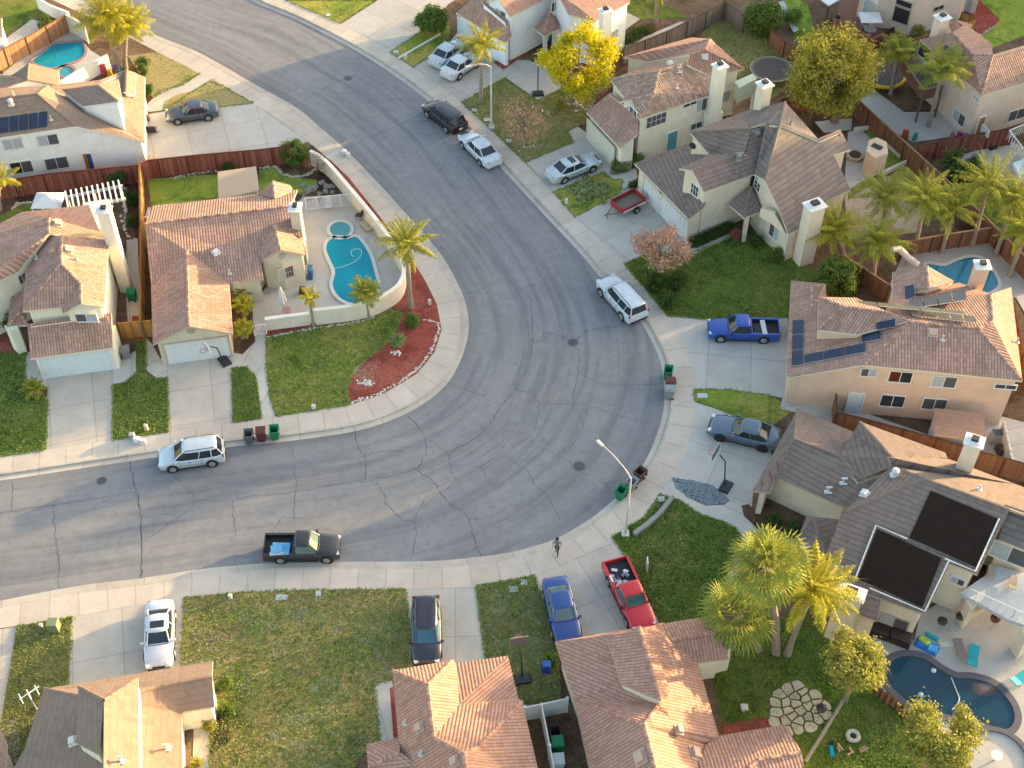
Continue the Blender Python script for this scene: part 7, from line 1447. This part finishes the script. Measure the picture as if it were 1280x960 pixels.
for l, at, wd_ in (('pale meter cover on the big lawn at its upper edge', (352, 747), .75), ('narrow meter cover right of the big pale one on the lawn', (398, 742), .35), ('meter cover on the grass wedge below the blue pickup', (878, 495), .75), ('meter cover near the low grey curb wall', (826, 624), .5), ('meter cover at the left of the strip lawn by the navy sedan', (642, 737), .55), ('small meter cover right of the larger one on the strip lawn', (655, 728), .4), ('meter cover on the lawn between the top driveways', (495, 65), .5), ('meter cover below the street palm on the dry lawn', (593, 138), .45), ('wider meter cover beside the upper street lamp', (609, 150), .6), ('meter cover beside the lower dry lawn of the upper street', (636, 176), .45), ('meter cover on the topmost lawn strip', (410, 19), .4)):
    p = P(at[0], at[1], LOT); m = MB(); m.box((p.x, p.y, LOT+.03), (wd_, .42, .05)); tagv(m.build('meter_cover', flat('meter_cover', (.42, .46, .47), .7)), l, 'meter cover')
def manhole(at, r, col=(.07, .065, .07), ring=(.15, .155, .16)):
    p = P(at[0], at[1], 0); v = []; f = []; m = MB(); m.prism([(p.x+r*1.35*math.cos(a), p.y+r*1.35*math.sin(a)) for a in [2*math.pi*i/24 for i in range(24)]], .0, .010); m.prism([(p.x+r*math.cos(a), p.y+r*math.sin(a)) for a in [2*math.pi*i/24 for i in range(24)]], .0, .016, mi=1); o = m.build('manhole_cover', [flat('mh_ring', ring, .8), flat('mh_iron', col, .6)]); return o
for at, r_, l in (((724, 583), .40, 'large manhole cover on the bend near the tall lamp'), ((716, 428), .36, 'manhole cover where the cracks meet below the white SUV'), ((435, 98), .34, 'manhole cover in the upper street'), ((127, 601), .3, 'dark manhole cover left of the silver crossover')): tagv(manhole(at, r_), l, 'manhole cover')
# stones
def stones(name, label, pts, r, n, col, seed, kind=None, spread=.15, cat='stones'):
    rnd = random.Random(seed); T = [P(x, y, LOT) for x, y in pts]; L = arclen(T); m = MB()
    for i in range(n):
        p = at_frac(T, L, (i+.5)/n)+Vector((rnd.gauss(0, spread), rnd.gauss(0, spread), 0)); s_ = r*rnd.uniform(.6, 1.35); M_ = Matrix.Rotation(rnd.uniform(0, 6), 3, 'Z') @ Matrix.Diagonal((1, rnd.uniform(.6, 1), rnd.uniform(.45, .8)))
        vs = [p+M_ @ Vector(q)*s_+Vector((0, 0, s_*.25)) for q in ((1, 0, 0), (.5, .87, 0), (-.5, .87, 0), (-1, 0, 0), (-.5, -.87, 0), (.5, -.87, 0), (.5, 0, .8), (-.3, .45, .8), (-.3, -.45, .8))]
        m.add(vs, [(0, 1, 6), (1, 2, 7, 6), (2, 3, 7), (3, 4, 8), (3, 8, 7), (4, 5, 8), (5, 0, 6), (5, 6, 8), (6, 7, 8)])
    o = m.build(name, flat('st_%.2f_%.2f_%.2f' % col, col, .9, var=.25, scale=4)); tagv(o, kind='stuff'); return o
stones('edging_stones', '', R('333,422 395,410 440,404 466,398 468,393'), .09, 90, (.5, .46, .42), 1, spread=.04); stones('edging_stones', '', R('437,505 470,494 500,478 525,458 541,435 549,412 548,403 528,399'), .10, 110, (.52, .46, .42), 2, spread=.06); stones('edging_stones', '', R('324,211 345,208 353,218 368,222 385,219 395,210'), .16, 36, (.42, .36, .28), 3, spread=.05)
stones('edging_stones', '', R('213,223 240,218 270,214'), .13, 24, (.42, .38, .32), 4, spread=.1); stones('rockery', '', R('374,238 386,246 395,232 404,240 420,240'), .28, 26, (.25, .23, .2), 5, spread=.5); stones('edging_stones', '', R('15,262 22,255 45,252 75,247 85,244'), .14, 40, (.45, .36, .28), 6, spread=.05); stones('edging_stones', '', R('157,235 155,270 158,296 170,298'), .16, 26, (.5, .45, .38), 7, spread=.1); stones('white_stones', '', R('452,480 463,479'), .14, 22, (.6, .58, .56), 8, spread=.25); stones('white_stones', '', R('493,441 502,440'), .12, 14, (.6, .55, .52), 9, spread=.16); stones('edging_stones', '', R('1192,30 1225,45 1240,34'), .15, 26, (.45, .38, .32), 10, spread=.06); stones('white_stones', '', R('700,135 716,130 730,138'), .18, 24, (.5, .42, .36), 11, spread=.35); stones('edging_stones', '', R('655,190 662,178'), .14, 12, (.45, .4, .3), 12, spread=.3)
# river stone bed on the basketball driveway
rnd = random.Random(9); m = MB(); poly = [P(x, y, LOT) for x, y in R('839,597 865,600 890,607 911,626 902,630 882,631 860,622 845,610')]; from mathutils.geometry import intersect_point_tri_2d
tri = tessellate_polygon([[Vector((p.x, p.y, 0)) for p in poly]]); xs = [p.x for p in poly]; ys = [p.y for p in poly]; cnt = 0
while cnt < 900:
    x, y = rnd.uniform(min(xs), max(xs)), rnd.uniform(min(ys), max(ys))
    if any(intersect_point_tri_2d(Vector((x, y)), poly[a].xy, poly[b].xy, poly[c].xy) for a, b, c in tri):
        s_ = rnd.uniform(.05, .11); a = rnd.uniform(0, 3); vs = [(x+math.cos(a+k*1.257)*s_, y+math.sin(a+k*1.257)*s_*.7, LOT+.02) for k in range(5)]+[(x, y, LOT+.03+s_*.5)]; m.add(vs, [(k, (k+1) % 5, 5) for k in range(5)]); cnt += 1
tagv(m.build('river_stones', flat('river_stone', (.20, .235, .26), .8, var=.5, scale=9)), kind='stuff')
# flagstone patio: irregular slabs over sand
def flagstones(cx, cy, rx, ry, n, seed):
    rnd = random.Random(seed); seeds = []
    for _ in range(6000):
        a = rnd.uniform(0, 6.283); r_ = math.sqrt(rnd.random())*(.82+.18*math.sin(a*5+1)*math.cos(a*2)); q = P(cx+rx*r_*math.cos(a), cy+ry*r_*math.sin(a), LOT)
        if all((q-s_).length > (.36+.3*rnd.random()) for s_ in seeds): seeds.append(q)
    m = MB()
    for s_ in seeds:
        cell = [Vector((s_.x+math.cos(k*math.pi/8)*.45, s_.y+math.sin(k*math.pi/8)*.45)) for k in range(16)]
        for o_ in seeds:
            if o_ is s_ or (o_-s_).length > 1.6: continue
            mid = (s_+o_).xy/2; nrm = (o_-s_).xy.normalized(); mid = mid-nrm*.05; new = []
            for i in range(len(cell)):
                a, b = cell[i], cell[(i+1) % len(cell)]; da, db = (a-mid).dot(nrm), (b-mid).dot(nrm)
                if da <= 0: new.append(a)
                if da*db < 0: new.append(a.lerp(b, da/(da-db)))
            cell = new
            if len(cell) < 3: break
        if len(cell) >= 3: m.prism([tuple(Vector(c_)+Vector((rnd.uniform(-.02, .02), rnd.uniform(-.02, .02)))) for c_ in cell], LOT+.005, LOT+.05+rnd.uniform(0, .02)+seed*.0007)
    o = m.build('flagstone_patio', flat('flagstone', (.42, .36, .27), .9, var=.2, scale=1.2)); return tagv(o, kind='structure')
flagstones(997, 887, 38, 31, 80, 3)
def pole(name, label, cat, a, b, r_, mat, za=LOT+.05, zb=LOT+.05):
    A_, B_ = P(a[0], a[1], za), P(b[0], b[1], zb); m = MB(); m.tube([A_, A_.lerp(B_, .5), B_], r_, 7); return tagv(m.build(name, mat), label, cat)
pole('timber_beam', 'long grey timber lying between the flagstones and the dark lawn', 'beam', (1007, 952), (1056, 872), .13, flat('timber_grey', (.24, .22, .16), .9))
p = P(1066, 921, LOT); m = MB(); m.tube([(p.x+.32*math.cos(a), p.y+.32*math.sin(a), LOT+.12) for a in [2*math.pi*i/20 for i in range(21)]], .13, 8, cap=False); tagv(m.build('old_tyre', flat('tyre_white', (.38, .37, .34), .8)), 'pale painted tyre lying on the dark lawn', 'tyre')
rnd = random.Random(12)
for k in range(7):
    a = P(1050+k*4.5+rnd.uniform(-3, 3), 945-abs(k-3)*2+rnd.uniform(-6, 4), LOT+.1); m = MB(); an = rnd.uniform(.2, 2.6); L_ = rnd.uniform(.3, .55); m.tube([a, a+Vector((math.cos(an)*L_, math.sin(an)*L_, rnd.uniform(0, .12)))], .07, 6); tagv(m.build('firewood_log', flat('firewood', (.36, .24, .15), .9, var=.3)), 'cut log in the small firewood heap on the dark lawn', 'log', 'firewood logs on the lawn')
mound('kick_scooter', 'little blue ride-on toy beside the firewood heap', 'toy', (1040, 938), [('deck', (0, 0, .12), (.25, .7, .12), (.0, .22, .45)), ('handle', (0, .45, .3), (.3, .06, .4), (.03, .03, .03))])
mound('plastic_bag', 'crumpled white rubbish bags on the walk beside the lawn strip left of the silver crossover', 'bag', (175, 551), [('bag', (-.25, .1, .2), (.45, .4, .4), (.62, .62, .63)), ('bag', (.2, -.05, .18), (.4, .35, .36), (.6, .6, .62))]); mound('plastic_bag', 'white rubbish bags at the kerb near the corner wall tip', 'bag', (433, 192), [('bag', (-.2, .15, .2), (.45, .4, .4), (.62, .62, .63)), ('bag', (.15, -.15, .18), (.4, .38, .36), (.6, .6, .62))])
mound('garden_gnome', 'small pale ornament on the lawn strip edge', 'ornament', (183, 536), [('ornament_body', (0, 0, .3), (.25, .25, .6), (.5, .4, .33))]); mound('flower_pot', 'dark glazed pot at the pool house corner', 'pot', (378, 363), [('pot', (0, 0, .3), (.5, .5, .6), (.08, .03, .02))], z=.3); mound('storage_bin', 'blue storage bin against the pool house wall', 'storage bin', (388, 341), [('tub', (0, 0, .45), (.35, .8, .9), (.02, .10, .22)), ('lid', (0, 0, .93), (.4, .85, .06), (.03, .13, .28))], z=.4)
mound('patio_bench', 'black bench with red cushions beside the top left house', 'bench', (189, 160), [('seat', (0, 0, .35), (.9, .6, .15), (.35, .1, .1)), ('backrest', (0, -.35, .5), (1.0, .15, .6), (.03, .025, .025))], z=.4); mound('flower_pot', 'terracotta pot beside the cushioned bench', 'pot', (184, 148), [('pot', (0, 0, .25), (.4, .4, .5), (.22, .08, .06))], z=.2)
mound('toy_pile', 'pile of red, yellow and purple plastic toys behind the top left roof', 'toys', (137, 88), [('toy', (-.6, .1, .5), (.5, .4, 1.0), (.45, .06, .10)), ('toy', (0, -.2, .3), (.4, .4, .6), (.55, .25, .02)), ('toy', (.4, .3, .4), (.4, .3, .8), (.2, .08, .25)), ('toy', (.7, -.1, .25), (.3, .3, .5), (.02, .2, .2))], z=.4)
mound('toy_pile', 'red and green plastic toy frame behind the diagonal fence', 'toys', (1136, 170), [('toy', (-.3, .1, .5), (.6, .3, 1.0), (.45, .10, .04)), ('toy', (.5, -.2, .45), (.5, .1, .9), (.05, .3, .18))], z=.4); mound('toy_pile', 'pink and blue toys along the rose house wall', 'toys', (1200, 170), [('toy', (-.6, .2, .3), (.4, .3, .6), (.45, .15, .2)), ('toy', (0, 0, .35), (.4, .35, .7), (.35, .05, .12)), ('toy', (.5, -.2, .3), (.5, .4, .6), (.05, .1, .3))], z=.3)
mound('garden_debris', 'planks and white junk in the strip beside the cedar fence', 'junk', (184, 268), [('plank', (0, .4, .1), (.3, 1.2, .1), (.5, .48, .45)), ('bucket', (.1, -.6, .2), (.35, .35, .4), (.55, .53, .5))]); mound('bird_bath', 'small white bird bath on the dark lawn near the mulch strip', 'bird bath', (930, 886), [('stem', (0, 0, .25), (.16, .16, .5), (.4, .4, .38)), ('bowl', (0, 0, .55), (.45, .45, .1), (.48, .48, .45))], z=.3)
mound('blue_barrel', 'blue barrel beside the path left of the large terracotta roof', 'barrel', (683, 834), [('barrel_body', (0, 0, .4), (.5, .5, .8), (.02, .06, .32)), ('barrel_lid', (0, 0, .82), (.48, .48, .04), (.03, .09, .4))], z=.4); mound('air_conditioner', 'white heat pump unit and cans at the right end of the salmon house', 'air conditioner', (1246, 546), [('unit', (0, 0, .5), (.9, .7, 1.0), (.45, .43, .4)), ('fan_grille', (0, 0, 1.03), (.7, .6, .06), (.12, .12, .12)), ('junk', (.2, -1.0, .3), (.8, .8, .6), (.1, .06, .05))], z=.5)
mound('garden_chairs', 'black metal patio set on the round pad in the shaded corner yard', 'patio set', (1062, 364), [('seat', (-.5, 0, .4), (.5, .5, .3), (.02, .02, .02)), ('seat', (.5, .2, .4), (.5, .5, .3), (.02, .02, .02)), ('tabletop', (0, .3, .7), (.7, .7, .06), (.03, .03, .03))], z=.4); mound('yard_sign', 'white yard sign leaning on the lawn beside the red pickup', 'sign', (809, 706), [('board', (0, 0, .6), (.08, .7, .9), (.6, .6, .58)), ('post', (.25, -.3, .5), (.08, .08, 1.1), (.06, .05, .05))], z=.5)
# pergola-like crossed white posts left of the bottom left roof (tv aerial)
p = P(38, 872, 3.0); t = thing('tv_aerial', 'white branching aerial beside the bottom left roof', 'aerial', (p.x, p.y, LOT)); m = MB(); m.tube([(0, 0, 0), (0, 0, 3.3)], .04, 6); m.build('mast', TRIMW, t, local=True); m = MB(); m.tube([(-.5, -.3, 3.2), (.5, .5, 3.3)], .04, 5)
for k in (-.4, 0, .4): m.tube([(k+.2, k*.7-.3, 3.25), (k-.2, k*.7+.3, 3.25)], .03, 5)
m.build('elements', TRIMW, t, local=True)
p = P(15, 44, LOT)
# ---- person on the sidewalk: one skinned body, hair and clothes as children
def person(label, at, rz):
    p = P(at[0], at[1], LOT); t = thing('person', label, 'person', (p.x, p.y, LOT+.01), rz)
    J = {'pel': ((0, 0, .92), .135), 'waist': ((.01, 0, 1.08), .125), 'chest': ((.03, 0, 1.3), .15), 'neck': ((.03, 0, 1.47), .06), 'head': ((.05, 0, 1.60), .095), 'crown': ((.05, 0, 1.70), .07)}
    E = [('pel', 'waist'), ('waist', 'chest'), ('chest', 'neck'), ('neck', 'head'), ('head', 'crown')]
    for s, n, sw in ((1, 'l', .16), (-1, 'r', -.14)):
        J['hip'+n] = ((0, s*.1, .88), .095); J['kn'+n] = ((sw*.7+.05, s*.11, .49), .062); J['an'+n] = ((sw*1.2-.04, s*.11, .09), .04); J['toe'+n] = ((sw*1.2+.14, s*.12, .04), .036)
        J['sh'+n] = ((.02, s*.19, 1.39), .062); J['el'+n] = ((-.02-sw*.5, s*.25, 1.13), .046); J['wr'+n] = ((.12-sw*.4, s*.24, .95), .03); J['pm'+n] = ((.17-sw*.4, s*.24, .88), .032)
        E += [('pel', 'hip'+n), ('hip'+n, 'kn'+n), ('kn'+n, 'an'+n), ('an'+n, 'toe'+n), ('chest', 'sh'+n), ('sh'+n, 'el'+n), ('el'+n, 'wr'+n), ('wr'+n, 'pm'+n)]
        for i in range(5):
            k = 'f%d%s' % (i, n); y = s*.24+(i-2)*.017; J[k] = ((.20-sw*.4+(.0 if i else .02), y, .84-(.0 if i else -.02)), .009); J[k+'t'] = ((.215-sw*.4, y, .79+(.04 if i == 0 else .0)), .007); E += [('pm'+n, k), (k, k+'t')]
    ks = list(J); me = bpy.data.meshes.new('body'); me.from_pydata([J[k][0] for k in ks], [(ks.index(a), ks.index(b)) for a, b in E], []); o = bpy.data.objects.new('body', me); COL.objects.link(o)
    md = o.modifiers.new('s', 'SKIN'); sv = me.skin_vertices[0].data
    for i, k in enumerate(ks): sv[i].radius = (J[k][1], J[k][1]); sv[i].use_root = (k == 'pel')
    o.modifiers.new('ss', 'SUBSURF').levels = 1; o.modifiers['ss'].render_levels = 1
    dg = bpy.context.evaluated_depsgraph_get(); dg.update(); m2 = bpy.data.meshes.new_from_object(o.evaluated_get(dg)); o.modifiers.clear(); o.data = m2; m2.materials.clear()
    skin = flat('skin', (.42, .24, .17), .6); shirt = flat('shirt_grey', (.17, .16, .18), .9, var=.3, scale=12); pants = flat('leggings_black', (.02, .02, .024), .8); shoes = flat('shoes_dark', (.05, .05, .05), .6)
    for m_ in (skin, shirt, pants, shoes): m2.materials.append(m_)
    for f in m2.polygons:
        c = f.center; f.use_smooth = True
        f.material_index = 3 if c.z < .1 else 2 if c.z < .93 and abs(c.y) < .205 else 1 if (.93 <= c.z < 1.46 and not (abs(c.y) > .2 and c.z < 1.12)) else 0
    o.parent = t
    m = MB()
    for z, r_ in (): pass
    secs = [[(.035+r_*math.cos(a)*1.05, r_*math.sin(a), z) for a in [2*math.pi*i/14 for i in range(14)]] for z, r_ in ((1.50, .05), (1.56, .095), (1.64, .118), (1.71, .105), (1.76, .06), (1.775, .01))]; v, f = loft(secs); v = [(x-.03, y, z) for x, y, z in v]; sm(fixn(mesh('hair', v, f, flat('hair_dark', (.02, .014, .01), .7), t, local=True)), 80)
    m = MB(); m.tube([(-.06, 0, 1.62), (-.15, 0, 1.55), (-.15, 0, 1.38)], [.05, .045, .02], 7); m.build('ponytail', flat('hair_dark', (.02, .014, .01), .7), t, local=True)
    m = MB(); m.box((.155, 0, 1.605), (.03, .025, .045)); m.box((.142, .035, 1.63), (.012, .024, .012), 1); m.box((.142, -.035, 1.63), (.012, .024, .012), 1); m.box((.142, 0, 1.555), (.012, .05, .012), 2); m.build('face', [skin, flat('eye_dark', (.03, .02, .02), .3), flat('lips', (.3, .1, .09), .5)], t, local=True)
person('person with dark hair, grey top and black leggings walking on the pavement', (696, 692), math.radians(250))
# unseen hill and trees added right of frame to keep sun off the street
rng = np.random.default_rng(21); v = []; f = []; nx, ny = 14, 60
for j in range(ny+1):
    yy = -40+j*5.2; hh = 6.4+1.6*math.sin(j*.55)+1.1*math.sin(j*1.37+1)+rng.normal()*.3
    for i in range(nx+1):
        xx = 62+i*9; f_ = math.sin(min(1, i/5)*math.pi/2); v.append((xx+rng.normal()*.6, yy, -.2+hh*f_+i*.15))
for j in range(ny):
    for i in range(nx): a = j*(nx+1)+i; f.append((a, a+1, a+nx+2, a+nx+1))
tagv(mesh('added_shade_hill', v, f, G_C, smooth=True), kind='structure')
allv = []
for k in range(150):
    y = rng.uniform(-35, 260); x = rng.uniform(78, 118); h = rng.uniform(1.6, 3.6); vv, _ = leaves(rng, 420, (x, y, 7.2+h*.4), h*.95, h, 10, .75, .42, .6); allv.append(vv)
for y in np.arange(110.5, 186, 1.5):
    if 117.5 < y < 121: continue
    top = (17.5 if y < 134 else 14)+rng.normal()*.5; x = 85+rng.uniform(-3, 3)
    for zz, r_ in ((top-1.9, 1.9), (top-4.2, 2.4), (top-6.5, 2.6), (top-9, 2.4)):
        vv, _ = leaves(rng, 260, (x, y+rng.normal()*.4, zz), r_, r_, 8, .95, .45, .55); allv.append(vv)
tagv(npmesh('added_shade_trees', np.concatenate(allv), L_DARK, None), kind='stuff')
